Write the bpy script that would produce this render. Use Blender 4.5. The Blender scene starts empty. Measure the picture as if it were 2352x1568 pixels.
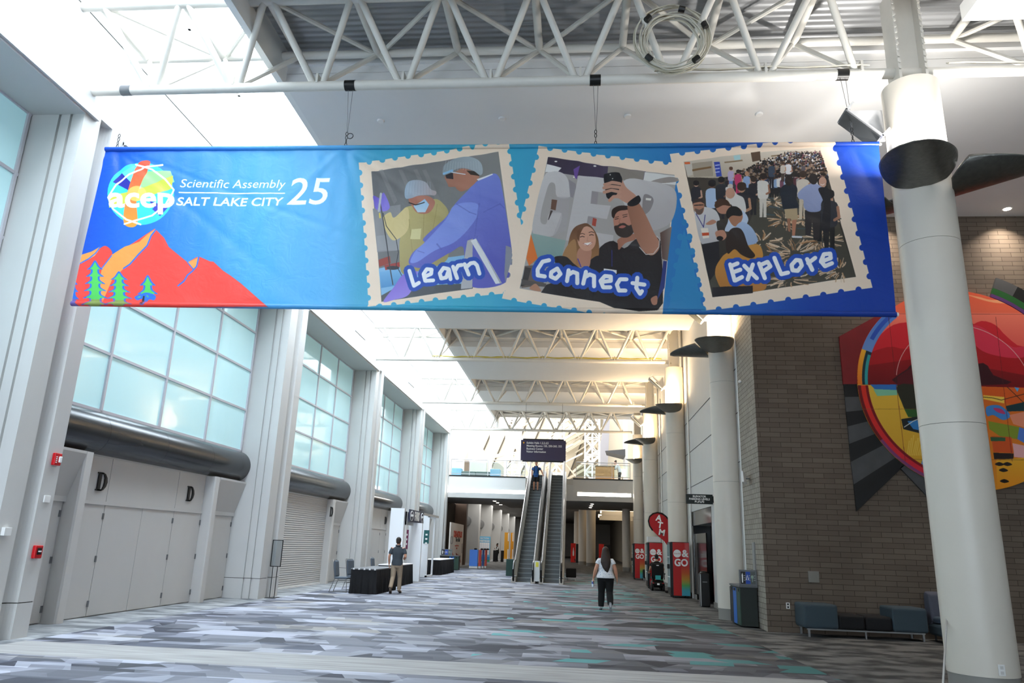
import bpy, bmesh, math, random
import numpy as np
from mathutils import Vector, Matrix
from math import sin, cos, pi, radians, sqrt, atan2
random.seed(7)
scn = bpy.context.scene
col = scn.collection
# ---------------------------------------------------------------- camera
FPX, CAMH, ROLL, PITCH, YAW = 1690.0, 1.66, radians(2.0), math.atan(465.5 / 1690.0), radians(5.39)
cam_data = bpy.data.cameras.new('camera')
cam_data.sensor_width = 36.0
cam_data.lens = 36.0 * FPX / 2352.0
cam_data.clip_end = 400
cam = bpy.data.objects.new('camera', cam_data)
col.objects.link(cam)
Rt = Vector((cos(YAW), sin(YAW), 0)); Fw0 = Vector((-sin(YAW), cos(YAW), 0)); Zv = Vector((0, 0, 1))
Fw = Fw0 * cos(PITCH) + Zv * sin(PITCH); Up0 = Zv * cos(PITCH) - Fw0 * sin(PITCH)
cr = Rt * cos(ROLL) + Up0 * sin(ROLL); cu = Up0 * cos(ROLL) - Rt * sin(ROLL)
cam.matrix_world = Matrix(((cr.x, cu.x, -Fw.x, 0), (cr.y, cu.y, -Fw.y, 0), (cr.z, cu.z, -Fw.z, CAMH), (0, 0, 0, 1)))
scn.camera = cam
# ---------------------------------------------------------------- view and sky
scn.view_settings.view_transform = 'Standard'
scn.view_settings.look = 'None'
scn.view_settings.exposure = 0.4
scn.view_settings.gamma = 1.0
scn.view_settings.use_curve_mapping = False
world = bpy.data.worlds.new('sky'); scn.world = world
world.use_nodes = True
bg = world.node_tree.nodes['Background']
bg.inputs[0].default_value = (0.91, 0.955, 1.0, 1)
bg.inputs[1].default_value = 5.0

def area_light(name, loc, rot, sx, sy, power, color=(1, 1, 1), spread=None):
    l = bpy.data.lights.new(name, 'AREA'); l.shape = 'RECTANGLE'; l.size = sx; l.size_y = sy
    l.energy = power; l.color = color
    if spread: l.spread = spread
    o = bpy.data.objects.new(name, l); col.objects.link(o); o.location = loc; o.rotation_euler = rot
    return o
# daylight coming down through the long skylight over the left side of the hall
area_light('skylight_daylight', (-7.1, 24.0, 12.35), (0, 0, 0), 2.8, 74.0, 5200, (0.94, 0.97, 1.0))
# daylight of the glazed atrium beyond the bridge
area_light('atrium_daylight', (-2.0, 62.0, 19.5), (0, 0, 0), 18, 18, 3600, (0.95, 0.97, 1.0))

# ---------------------------------------------------------------- pixel <-> place measuring
def ray(u, v):
    x = u - 1176.0; y = v - 784.0
    a = x * cos(ROLL) + y * sin(ROLL); c = x * sin(ROLL) - y * cos(ROLL)
    f = FPX * cos(PITCH) - c * sin(PITCH); up = FPX * sin(PITCH) + c * cos(PITCH)
    return (a * cos(YAW) - f * sin(YAW), a * sin(YAW) + f * cos(YAW), up)
def gz(u, v, z=0.0):
    d = ray(u, v); t = (z - CAMH) / d[2]; return Vector((d[0] * t, d[1] * t, z))
def gx(u, v, x):
    d = ray(u, v); t = x / d[0]; return Vector((x, d[1] * t, CAMH + d[2] * t))
def gy(u, v, y):
    d = ray(u, v); t = y / d[1]; return Vector((d[0] * t, y, CAMH + d[2] * t))

# ---------------------------------------------------------------- materials
def lin(c):
    if isinstance(c, str):
        c = tuple(int(c[i:i + 2], 16) / 255 for i in (0, 2, 4))
    return tuple(((x + .055) / 1.055) ** 2.4 if x > .04045 else x / 12.92 for x in c)
MATS = {}
def mat(name, c=None, rough=.6, metal=0., spec=.4, emit=None, es=1., noise=0., nscale=8., bump=0., bscale=60., alpha=None, coat=0.):
    if name in MATS: return MATS[name]
    m = bpy.data.materials.new(name); m.use_nodes = True; nt = m.node_tree; b = nt.nodes['Principled BSDF']
    c3 = lin(c) if c is not None else (0.5, .5, .5)
    b.inputs['Base Color'].default_value = (*c3, 1)
    b.inputs['Roughness'].default_value = rough; b.inputs['Metallic'].default_value = metal
    b.inputs['Specular IOR Level'].default_value = spec
    b.inputs['Coat Weight'].default_value = coat
    tc = nt.nodes.new('ShaderNodeTexCoord')
    if noise > 0:
        n = nt.nodes.new('ShaderNodeTexNoise'); n.inputs['Scale'].default_value = nscale; n.inputs['Detail'].default_value = 4
        nt.links.new(tc.outputs['Object'], n.inputs['Vector'])
        r = nt.nodes.new('ShaderNodeMix'); r.data_type = 'RGBA'
        r.inputs[6].default_value = (*[max(0, x * (1 - noise)) for x in c3], 1)
        r.inputs[7].default_value = (*[min(1, x * (1 + noise)) for x in c3], 1)
        nt.links.new(n.outputs['Fac'], r.inputs[0]); nt.links.new(r.outputs[2], b.inputs['Base Color'])
    if bump > 0:
        n2 = nt.nodes.new('ShaderNodeTexNoise'); n2.inputs['Scale'].default_value = bscale; n2.inputs['Detail'].default_value = 3
        nt.links.new(tc.outputs['Object'], n2.inputs['Vector'])
        bu = nt.nodes.new('ShaderNodeBump'); bu.inputs['Strength'].default_value = bump; bu.inputs['Distance'].default_value = .02
        nt.links.new(n2.outputs['Fac'], bu.inputs['Height']); nt.links.new(bu.outputs['Normal'], b.inputs['Normal'])
    if emit is not None:
        b.inputs['Emission Color'].default_value = (*lin(emit), 1); b.inputs['Emission Strength'].default_value = es
    if alpha is not None:
        b.inputs['Alpha'].default_value = alpha
    MATS[name] = m; return m
def glass_mat(name, tint, reflect=.1, rough=.02):
    """thin clear pane: mostly passes light straight through, mirrors a little"""
    if name in MATS: return MATS[name]
    m = bpy.data.materials.new(name); m.use_nodes = True; nt = m.node_tree; nt.nodes.clear()
    o = nt.nodes.new('ShaderNodeOutputMaterial'); t = nt.nodes.new('ShaderNodeBsdfTransparent'); g = nt.nodes.new('ShaderNodeBsdfGlossy')
    t.inputs[0].default_value = (*lin(tint), 1); g.inputs['Roughness'].default_value = rough
    x = nt.nodes.new('ShaderNodeMixShader'); x.inputs[0].default_value = reflect
    nt.links.new(t.outputs[0], x.inputs[1]); nt.links.new(g.outputs[0], x.inputs[2]); nt.links.new(x.outputs[0], o.inputs[0])
    MATS[name] = m; return m
M_wall = mat('painted_plaster', 'c9c8c5', .55, noise=.03, nscale=2, bump=.05)
M_wallg = mat('grey_painted_panel', 'c8c5c1', .5, noise=.04, nscale=3, bump=.05)
M_door = mat('grey_painted_door', 'c2bfbb', .45, noise=.03, nscale=2)
M_col = mat('column_paint', 'd8d0c3', .38, noise=.03, nscale=2, spec=.5)
M_base = mat('column_base_paint', '8a8782', .5)
M_white = mat('white_paint', 'e4e3e0', .5)
M_steel = mat('white_painted_steel', 'd9d5cc', .42, noise=.05, nscale=5)
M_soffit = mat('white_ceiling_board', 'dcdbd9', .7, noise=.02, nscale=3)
M_black = mat('black_plastic', '121212', .4)
M_darkm = mat('dark_bronze_metal', '72706a', .38, metal=.75, noise=.3, nscale=14, bump=.3, bscale=25)
M_pipe = mat('dark_grey_painted_tube', '3c3d3f', .22, metal=.35, spec=.6, noise=.06, nscale=3)
M_chrome = mat('brushed_aluminium', 'b9bbbd', .3, metal=.9)
M_frost = mat('frosted_aqua_glass', 'c9eef1', .07, spec=.7, coat=.6, noise=.03, nscale=1, emit='a8e0e6', es=.16)  # faint emission added to brighten the panes
M_mull = mat('pale_window_frame', 'c9c6cb', .45)
M_hinge = mat('steel_hinge', '7c7d80', .35, metal=.7)
M_dl = mat('downlight_glow', 'ffffff', emit='fff4e4', es=14)
M_cgrey = mat('shadow_joint', '55534f', .8)

def brick_mat(name='brown_brick', c1='6e6156', c2='7a6d60', cm='4c423a', bw=.46):
    m = bpy.data.materials.new(name); m.use_nodes = True; nt = m.node_tree; b = nt.nodes['Principled BSDF']
    b.inputs['Roughness'].default_value = .8; b.inputs['Specular IOR Level'].default_value = .25
    tc = nt.nodes.new('ShaderNodeTexCoord'); sp = nt.nodes.new('ShaderNodeSeparateXYZ'); cb = nt.nodes.new('ShaderNodeCombineXYZ')
    nt.links.new(tc.outputs['Object'], sp.inputs[0])
    ad = nt.nodes.new('ShaderNodeMath'); ad.operation = 'ADD'
    nt.links.new(sp.outputs['X'], ad.inputs[0]); nt.links.new(sp.outputs['Y'], ad.inputs[1])
    nt.links.new(ad.outputs[0], cb.inputs[0]); nt.links.new(sp.outputs['Z'], cb.inputs[1])
    t = nt.nodes.new('ShaderNodeTexBrick'); nt.links.new(cb.outputs[0], t.inputs['Vector'])
    t.inputs['Color1'].default_value = (*lin(c1), 1); t.inputs['Color2'].default_value = (*lin(c2), 1)
    t.inputs['Mortar'].default_value = (*lin(cm), 1)
    t.inputs['Scale'].default_value = 1.0; t.inputs['Brick Width'].default_value = bw; t.inputs['Row Height'].default_value = .116
    t.inputs['Mortar Size'].default_value = .006; t.inputs['Bias'].default_value = 0.0; t.offset = .5
    n = nt.nodes.new('ShaderNodeTexNoise'); n.inputs['Scale'].default_value = .9; nt.links.new(cb.outputs[0], n.inputs['Vector'])
    mx = nt.nodes.new('ShaderNodeMix'); mx.data_type = 'RGBA'; mx.blend_type = 'MULTIPLY'; mx.inputs[0].default_value = .35
    nt.links.new(t.outputs['Color'], mx.inputs[6]); nt.links.new(n.outputs['Fac'], mx.inputs[7])
    nt.links.new(mx.outputs[2], b.inputs['Base Color'])
    bu = nt.nodes.new('ShaderNodeBump'); bu.inputs['Strength'].default_value = .5; bu.inputs['Distance'].default_value = .01
    inv = nt.nodes.new('ShaderNodeMath'); inv.operation = 'SUBTRACT'; inv.inputs[0].default_value = 1
    nt.links.new(t.outputs['Fac'], inv.inputs[1]); nt.links.new(inv.outputs[0], bu.inputs['Height']); nt.links.new(bu.outputs[0], b.inputs['Normal'])
    return m
M_brick = brick_mat()

def carpet_mat():
    m = bpy.data.materials.new('plank_carpet'); m.use_nodes = True; nt = m.node_tree; b = nt.nodes['Principled BSDF']
    b.inputs['Roughness'].default_value = .75; b.inputs['Specular IOR Level'].default_value = .3
    L = nt.links.new
    def math_(op, a, c=None, d=None):
        n = nt.nodes.new('ShaderNodeMath'); n.operation = op
        for i, v in enumerate((a, c, d)):
            if v is None: continue
            if isinstance(v, (int, float)): n.inputs[i].default_value = v
            else: L(v, n.inputs[i])
        return n.outputs[0]
    def mix(f, a, c, mode='MIX'):
        n = nt.nodes.new('ShaderNodeMix'); n.data_type = 'RGBA'; n.blend_type = mode
        for i, v in ((0, f), (6, a), (7, c)):
            if isinstance(v, (int, float)): n.inputs[i].default_value = v
            elif isinstance(v, tuple): n.inputs[i].default_value = (*v, 1)
            else: L(v, n.inputs[i])
        return n.outputs[2]
    def ramp(v, stops, mode='CONSTANT'):
        n = nt.nodes.new('ShaderNodeValToRGB'); n.color_ramp.interpolation = mode
        e = n.color_ramp.elements
        e[0].position = stops[0][0]; e[0].color = (*lin(stops[0][1]), 1); e[1].position = stops[1][0]; e[1].color = (*lin(stops[1][1]), 1)
        for p, c in stops[2:]:
            k = e.new(p); k.color = (*lin(c), 1)
        L(v, n.inputs[0]); return n.outputs[0]
    tc = nt.nodes.new('ShaderNodeTexCoord'); sp = nt.nodes.new('ShaderNodeSeparateXYZ'); L(tc.outputs['Object'], sp.inputs[0])
    X, Y = sp.outputs['X'], sp.outputs['Y']
    def wn(a, c, seed):
        cb = nt.nodes.new('ShaderNodeCombineXYZ'); L(a, cb.inputs[0]); L(c, cb.inputs[1]) if c is not None else None
        cb.inputs[2].default_value = seed
        w = nt.nodes.new('ShaderNodeTexWhiteNoise'); L(cb.outputs[0], w.inputs['Vector']); return w.outputs['Value']
    def layer(wid, row, skew, seed):
        r = math_('FLOOR', math_('DIVIDE', Y, row))
        fr = math_('FRACT', math_('DIVIDE', Y, row))
        off = wn(r, None, seed)
        sk = math_('MULTIPLY', math_('SUBTRACT', wn(r, None, seed + 3.1), .5), skew)
        xx = math_('ADD', math_('ADD', math_('DIVIDE', X, wid), math_('MULTIPLY', off, 7.3)), math_('MULTIPLY', fr, sk))
        c = math_('FLOOR', xx)
        return r, c, wn(c, r, seed + 9.7)
    dark = [(0, '3e404a'), (.14, '7c7e87'), (.30, '5a5d69'), (.44, '9598a3'), (.60, '696b73'), (.72, 'aeb0bc'), (.84, '484a51'), (.93, '989591')]
    r1, c1, v1 = layer(1.0, .62, .9, 1.0)
    base = ramp(v1, dark)
    r2, c2, v2 = layer(.74, .42, 1.1, 5.0)
    l2 = ramp(v2, [(0, '5e6068'), (.3, 'b0b2bb'), (.5, '84868f'), (.7, '9c9ca0'), (.85, 'bdc0cc')])
    f2 = math_('GREATER_THAN', wn(c2, r2, 33.0), .5)
    base = mix(math_('MULTIPLY', f2, .6), base, l2)
    r4, c4, v4 = layer(.46, .25, 1.6, 21.0)
    l4 = ramp(v4, [(0, '484a55'), (.5, 'a4a7b4'), (.75, '7a7c85')])
    base = mix(math_('MULTIPLY', math_('GREATER_THAN', wn(c4, r4, 41.0), .68), .5), base, l4)
    # slightly frayed strands along each plank
    st = nt.nodes.new('ShaderNodeTexNoise'); mp = nt.nodes.new('ShaderNodeMapping'); mp.inputs['Scale'].default_value = (1.6, 14, 1)
    L(tc.outputs['Object'], mp.inputs[0]); L(mp.outputs[0], st.inputs['Vector']); st.inputs['Scale'].default_value = 1.0; st.inputs['Detail'].default_value = 3
    base = mix(.18, base, st.outputs['Fac'], 'OVERLAY')
    # teal planks in the middle right zone
    r3, c3, v3 = layer(.66, .36, 1.1, 12.0)
    zx = math_('MULTIPLY', math_('GREATER_THAN', X, -1.6), math_('LESS_THAN', X, 4.2))
    tl = math_('MULTIPLY', math_('LESS_THAN', v3, math_('ADD', .05, math_('MULTIPLY', math_('SUBTRACT', X, -1.6), .038))), zx)
    base = mix(math_('MULTIPLY', tl, .85), base, lin('62b8ba'))
    # darker warm grey toward the right, painting in the falloff from the skylight
    warm = math_('MULTIPLY', math_('ADD', X, 3.0), .16); wc = nt.nodes.new('ShaderNodeClamp'); L(warm, wc.inputs[0])
    base = mix(math_('MULTIPLY', wc.outputs[0], .9), base, mix(1.0, base, lin('9e9994'), 'MULTIPLY'))
    # plain pale crossing strips on the column lines
    ns = nt.nodes.new('ShaderNodeTexNoise'); mp2 = nt.nodes.new('ShaderNodeMapping'); mp2.inputs['Scale'].default_value = (.9, 9, 1)
    L(tc.outputs['Object'], mp2.inputs[0]); L(mp2.outputs[0], ns.inputs['Vector']); ns.inputs['Scale'].default_value = 1.0; ns.inputs['Detail'].default_value = 4
    pale = ramp(ns.outputs['Fac'], [(.3, '8f8d8b'), (.7, 'aeadab')], 'LINEAR')
    s1 = math_('LESS_THAN', math_('ABSOLUTE', math_('SUBTRACT', Y, 10.75)), .6)
    s1 = math_('MULTIPLY', s1, math_('LESS_THAN', X, 3.4))
    base = mix(s1, base, pale)
    # blotchy dark border carpet near the walls
    nb = nt.nodes.new('ShaderNodeTexNoise'); mp3 = nt.nodes.new('ShaderNodeMapping'); mp3.inputs['Scale'].default_value = (1.6, 2.6, 1); mp3.inputs['Rotation'].default_value = (0, 0, .35)
    L(tc.outputs['Object'], mp3.inputs[0]); L(mp3.outputs[0], nb.inputs['Vector']); nb.inputs['Scale'].default_value = 1.0; nb.inputs['Detail'].default_value = 5
    brd = ramp(nb.outputs['Fac'], [(.4, '38393a'), (.6, '72716f')], 'LINEAR')
    zb = math_('MAXIMUM', math_('GREATER_THAN', math_('ADD', X, math_('MULTIPLY', Y, .06)), 4.35), math_('GREATER_THAN', Y, 50.5))
    base = mix(zb, base, brd)
    brl = ramp(nb.outputs['Fac'], [(.38, '6a6d70'), (.62, 'a5a7a8')], 'LINEAR')
    base = mix(math_('LESS_THAN', X, -8.35), base, brl)
    L(base, b.inputs['Base Color'])
    fz = nt.nodes.new('ShaderNodeTexNoise'); fz.inputs['Scale'].default_value = 220; L(tc.outputs['Object'], fz.inputs['Vector'])
    bu = nt.nodes.new('ShaderNodeBump'); bu.inputs['Strength'].default_value = .25; bu.inputs['Distance'].default_value = .01
    L(fz.outputs['Fac'], bu.inputs['Height']); L(bu.outputs[0], b.inputs['Normal'])
    return m
M_carpet = carpet_mat()

def ribbed_mat(name, c1, axis, scale, depth=.5, rough=.4, metal=.2):
    m = bpy.data.materials.new(name); m.use_nodes = True; nt = m.node_tree; b = nt.nodes['Principled BSDF']
    b.inputs['Base Color'].default_value = (*lin(c1), 1); b.inputs['Roughness'].default_value = rough; b.inputs['Metallic'].default_value = metal
    tc = nt.nodes.new('ShaderNodeTexCoord'); w = nt.nodes.new('ShaderNodeTexWave'); w.bands_direction = axis; w.wave_profile = 'SIN'
    w.inputs['Scale'].default_value = scale; nt.links.new(tc.outputs['Object'], w.inputs['Vector'])
    bu = nt.nodes.new('ShaderNodeBump'); bu.inputs['Strength'].default_value = depth; bu.inputs['Distance'].default_value = .03
    nt.links.new(w.outputs['Fac'], bu.inputs['Height']); nt.links.new(bu.outputs[0], b.inputs['Normal'])
    MATS[name] = m; return m
M_deck = ribbed_mat('corrugated_roof_deck', 'a9aaab', 'Y', 2.2, .8)
M_roller = ribbed_mat('slatted_roller_shutter', 'bdbab6', 'Z', 4.5, .6)

# ---------------------------------------------------------------- objects
BASE = {}
def tag(o, label=None, cat=None, group=None, kind=None):
    if label: o['label'] = label
    if cat: o['category'] = cat
    if group: o['group'] = group
    if kind: o['kind'] = kind
    return o
def thing(name, label, cat, loc=(0, 0, 0), group=None):
    o = bpy.data.objects.new(name, None); o.empty_display_size = .1; col.objects.link(o); o.location = loc
    BASE[o.name] = Vector(loc); return tag(o, label, cat, group)
def copy_tree(o, parent=None):
    c = o.copy(); col.objects.link(c)
    if parent is not None: c.parent = parent
    BASE[c.name] = BASE.get(o.name, Vector((0, 0, 0)))
    for ch in list(o.children): copy_tree(ch, c)
    return c
class MB:
    def __init__(s): s.v = []; s.f = []; s.sm = []
    def add(s, vs, fs, smooth=False):
        n = len(s.v); s.v += [tuple(v) for v in vs]; s.f += [tuple(i + n for i in f) for f in fs]; s.sm += [smooth] * len(fs); return s
    def box(s, x0, y0, z0, x1, y1, z1):
        if x0 > x1: x0, x1 = x1, x0
        if y0 > y1: y0, y1 = y1, y0
        if z0 > z1: z0, z1 = z1, z0
        v = [(x0, y0, z0), (x1, y0, z0), (x1, y1, z0), (x0, y1, z0), (x0, y0, z1), (x1, y0, z1), (x1, y1, z1), (x0, y1, z1)]
        return s.add(v, [(0, 3, 2, 1), (4, 5, 6, 7), (0, 1, 5, 4), (1, 2, 6, 5), (2, 3, 7, 6), (3, 0, 4, 7)])
    def prism(s, pts, a0, a1, axis='Z', smooth=False):
        """pts: 2D outline; extruded along axis between a0 and a1. Z:(x,y) Y:(x,z) X:(y,z)"""
        n = len(pts)
        def P(p, a): return (p[0], p[1], a) if axis == 'Z' else ((p[0], a, p[1]) if axis == 'Y' else (a, p[0], p[1]))
        v = [P(p, a0) for p in pts] + [P(p, a1) for p in pts]
        base = len(s.v)
        s.add(v, [tuple(range(n))[::-1], tuple(range(n, 2 * n))])
        s.f += [(base + i, base + (i + 1) % n, base + n + (i + 1) % n, base + n + i) for i in range(n)]; s.sm += [smooth] * n
        return s
    def tube(s, p0, p1, r0, r1=None, n=12, caps=True):
        p0 = Vector(p0); p1 = Vector(p1); r1 = r0 if r1 is None else r1
        d = (p1 - p0).normalized(); a = d.orthogonal().normalized(); b = d.cross(a)
        v = []
        for p, r in ((p0, r0), (p1, r1)):
            v += [p + a * (r * cos(2 * pi * i / n)) + b * (r * sin(2 * pi * i / n)) for i in range(n)]
        s.add(v, [(i, (i + 1) % n, n + (i + 1) % n, n + i) for i in range(n)], True)
        if caps: s.add(v, [tuple(range(n))[::-1], tuple(range(n, 2 * n))])
        return s
    def path(s, pts, r, n=8, closed=False):
        pts = [Vector(p) for p in pts]; m = len(pts); v = []; prev = None
        for i, p in enumerate(pts):
            if closed: d = pts[(i + 1) % m] - pts[i - 1]
            else: d = pts[min(i + 1, m - 1)] - pts[max(i - 1, 0)]
            d.normalize()
            a = d.orthogonal() if prev is None else prev - d * prev.dot(d)
            if a.length < 1e-6: a = d.orthogonal()
            a.normalize(); prev = a; b = d.cross(a)
            rr = r[i] if isinstance(r, (list, tuple)) else r
            v += [p + a * (rr * cos(2 * pi * k / n)) + b * (rr * sin(2 * pi * k / n)) for k in range(n)]
        f = []
        for i in range(m if closed else m - 1):
            j = (i + 1) % m
            f += [(i * n + k, i * n + (k + 1) % n, j * n + (k + 1) % n, j * n + k) for k in range(n)]
        s.add(v, f, True)
        if not closed: s.add(v[:n], [tuple(range(n))[::-1]]); s.add(v[-n:], [tuple(range(n))])
        return s
    def lathe(s, prof, c=(0, 0, 0), n=24, smooth=True):
        v = []; m = len(prof)
        for r, z in prof: v += [(c[0] + r * cos(2 * pi * i / n), c[1] + r * sin(2 * pi * i / n), c[2] + z) for i in range(n)]
        f = [(j * n + i, j * n + (i + 1) % n, (j + 1) * n + (i + 1) % n, (j + 1) * n + i) for j in range(m - 1) for i in range(n)]
        s.add(v, f, smooth)
        s.add(v[:n], [tuple(range(n))[::-1]]); s.add(v[-n:], [tuple(range(n))]); return s
    def ell(s, c, r, nu=16, nv=10, rot=None):
        v = []; f = []
        for j in range(nv + 1):
            t = pi * j / nv
            for i in range(nu):
                p = Vector((r[0] * sin(t) * cos(2 * pi * i / nu), r[1] * sin(t) * sin(2 * pi * i / nu), r[2] * cos(t)))
                if rot: p = rot @ p
                v.append(p + Vector(c))
        for j in range(nv):
            for i in range(nu): f.append((j * nu + i, (j + 1) * nu + i, (j + 1) * nu + (i + 1) % nu, j * nu + (i + 1) % nu))
        return s.add(v, f, True)
    def grid(s, fn, nu, nv, smooth=True):
        v = [fn(i / nu, j / nv) for j in range(nv + 1) for i in range(nu + 1)]
        f = [(j * (nu + 1) + i, j * (nu + 1) + i + 1, (j + 1) * (nu + 1) + i + 1, (j + 1) * (nu + 1) + i) for j in range(nv) for i in range(nu)]
        return s.add(v, f, smooth)
    def build(s, name, m, parent=None, bevel=0, solid=0, seg=2, weld=False):
        me = bpy.data.meshes.new(name)
        if parent is not None: off = BASE.get(parent.name, Vector((0, 0, 0)))
        else:
            xs = [v[0] for v in s.v]; ys = [v[1] for v in s.v]; zs = [v[2] for v in s.v]
            off = Vector(((min(xs) + max(xs)) / 2, (min(ys) + max(ys)) / 2, min(zs)))
        me.from_pydata([(v[0] - off.x, v[1] - off.y, v[2] - off.z) for v in s.v], [], s.f)
        me.polygons.foreach_set('use_smooth', s.sm); me.update()
        bm = bmesh.new(); bm.from_mesh(me)
        bmesh.ops.remove_doubles(bm, verts=bm.verts, dist=1e-5)
        bmesh.ops.recalc_face_normals(bm, faces=bm.faces); bm.to_mesh(me); bm.free()
        if any(s.sm): me.set_sharp_from_angle(angle=radians(42))
        o = bpy.data.objects.new(name, me); col.objects.link(o)
        if m: me.materials.append(m)
        if parent is not None: o.parent = parent; BASE[o.name] = off
        else: o.location = off; BASE[o.name] = off
        if solid:
            k = o.modifiers.new('solid', 'SOLIDIFY'); k.thickness = solid; k.offset = 0
        if bevel:
            k = o.modifiers.new('bevel', 'BEVEL'); k.width = bevel; k.segments = seg; k.limit_method = 'ANGLE'
            k.harden_normals = False
        return o
def box(*a): return MB().box(*a)
def struct(o): o['kind'] = 'structure'; return o
def curve_mesh(o_curve):
    dg = bpy.context.evaluated_depsgraph_get(); return bpy.data.meshes.new_from_object(o_curve.evaluated_get(dg))
def text_mesh(txt, size=1.0, bold=0.0, shear=0.0, align='CENTER', extrude=0.0, spacing=1.0):
    cu = bpy.data.curves.new('t', 'FONT'); cu.body = txt; cu.size = size; cu.offset = bold; cu.shear = shear
    cu.align_x = align; cu.align_y = 'CENTER'; cu.extrude = extrude; cu.space_character = spacing; cu.resolution_u = 4
    o = bpy.data.objects.new('t', cu); col.objects.link(o)
    bpy.context.view_layer.update(); me = curve_mesh(o)
    bpy.data.objects.remove(o); bpy.data.curves.remove(cu); return me
def put_text(name, txt, size, mtl, parent, loc, rot=(0, 0, 0), bold=0.0, extrude=.003, sx=1.0, align='CENTER', shear=0., spacing=1.0):
    me = text_mesh(txt, size, bold, shear, align, extrude, spacing)
    R = Matrix.LocRotScale(None, None, (sx, 1, 1)); me.transform(R)
    from mathutils import Euler
    me.transform(Euler(rot).to_matrix().to_4x4()); off = BASE.get(parent.name, Vector((0, 0, 0))) if parent else Vector((0, 0, 0))
    me.transform(Matrix.Translation(Vector(loc) - off)); me.materials.clear(); me.materials.append(mtl)
    o = bpy.data.objects.new(name, me); col.objects.link(o)
    if parent: o.parent = parent; BASE[o.name] = off
    return o
SOUTH = (pi / 2, 0, 0)      # text facing the camera side (-Y)
EAST = (pi / 2, 0, pi / 2)  # text facing +X
WEST = (pi / 2, 0, -pi / 2)
# ================================================================ the setting
PIL = [(.9, 2.2), (10.6, 11.7), (20.4, 21.75), (30.05, 31.3), (39.4, 40.6), (48.2, 49.5)]
TRY = [10.7, 20.3, 29.9, 39.7, 49.4]       # truss lines
SLOT = [(-1.0, 1.8), (9.2, 11.75), (18.6, 21.2), (27.9, 30.7), (37.2, 40.2), (46.3, 50.4)]
XW, XD, ZS, XE = -8.6, -9.62, 9.9, -5.6
fl = box(-12, -14, -.3, 18, 131, 0).build('floor', M_carpet); fl.data.transform(Matrix.Translation(BASE[fl.name])); fl.location = (0, 0, 0); struct(fl)
struct(MB().box(XD - .5, -14, 0, XD, 49.5, 12.3).build('wall_left', M_wallg))
# upper wall over the windows, flush with the pilasters
struct(MB().box(XD, -14, 8.78, XW, 50.4, 12.3).build('wall_left_upper', M_wall))
for i in range(5):
    a, b2 = PIL[i][1], PIL[i + 1][0]
    struct(MB().box(XD, a, 8.62, XW + .02, b2, 8.78).box(XW, a, 8.66, XW + .07, b2 + .3, 8.72).build('trim_%d' % (i + 1), M_wall))
for k, (y, z) in enumerate([(6, 10.42), (26, 10.42)]):
    pass
struct(MB().box(XW, -14, 10.4, XW + .012, 49, 10.415).build('trim_joint_left', M_cgrey))
# back wall, right lobby walls
struct(MB().box(-11, -14.3, 0, 18, -14, .4).box(-11, -14.3, 7.0, 18, -14, 12.5).box(6.1, -14.3, .4, 18, -14, 7.0).build('wall_back', M_wall))
bw = thing('window_added_fill', None, None, (-1.5, -14.15, .4)); bw['kind'] = 'structure'  # unseen glazing added to let front fill light reach the banner
fb = MB()
for k in range(10): fb.box(-11 + k * 1.9 - .05, -14.2, .4, -11 + k * 1.9 + .05, -14.05, 7.0)
for k in range(4): fb.box(-11, -14.2, .4 + k * 2.2 - .05, 6.1, -14.05, .4 + k * 2.2 + .05)
fb.build('frame', M_mull, bw); box(-11, -14.14, .4, 6.1, -14.12, 7.0).build('pane', glass_mat('skylight_glass', 'f4faff', .04), bw)
struct(box(14.5, -14, 0, 14.8, 17.7, 12.5).build('wall_right', M_wall))
struct(MB().prism([(4.2, 17.7), (14.5, 17.7), (14.5, 19.5), (4.2, 19.5)], 0, 9.95).build('wall_brick', M_brick))
struct(box(4.19, 17.705, 0, 4.199, 19.5, 9.9).build('wall_brick_return', brick_mat('skylit_brick', 'a59c90', 'b3aa9d', '6d6459', .23)))  # shorter bricks are its own; the paler tone stands in for skylight
# white wall behind the right hand columns, with a recess for the lift lobby
ya, yb, zt = gx(1642, 1395, 4.25).y, gx(1594, 1380, 4.25).y, 3.05
struct(MB().box(4.25, 19.5, 0, 5.2, ya, 10.9).build('wall_right_columns', M_wall))
struct(MB().box(4.25, yb, 0, 5.2, 49.5, 10.9).build('wall_right_columns', M_wall))
struct(MB().box(4.25, ya, zt, 5.2, yb, 10.9).build('wall_right_columns', M_wall)); struct(MB().box(5.1, ya, 0, 5.2, yb, zt).build('wall_right_recess', M_wall))
jo = MB()
for z in (1.6, 3.95, 5.25, 6.45):
    if z > 3: jo.box(4.235, 19.6, z, 4.25, 49.3, z + .012)
struct(jo.build('trim_panel_joints', M_cgrey))
struct(MB().box(4.22, 27.9, 0, 4.25, 49.3, .16).box(4.22, 19.5, 0, 4.25, ya, .16).build('baseboard_right', M_base))
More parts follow.
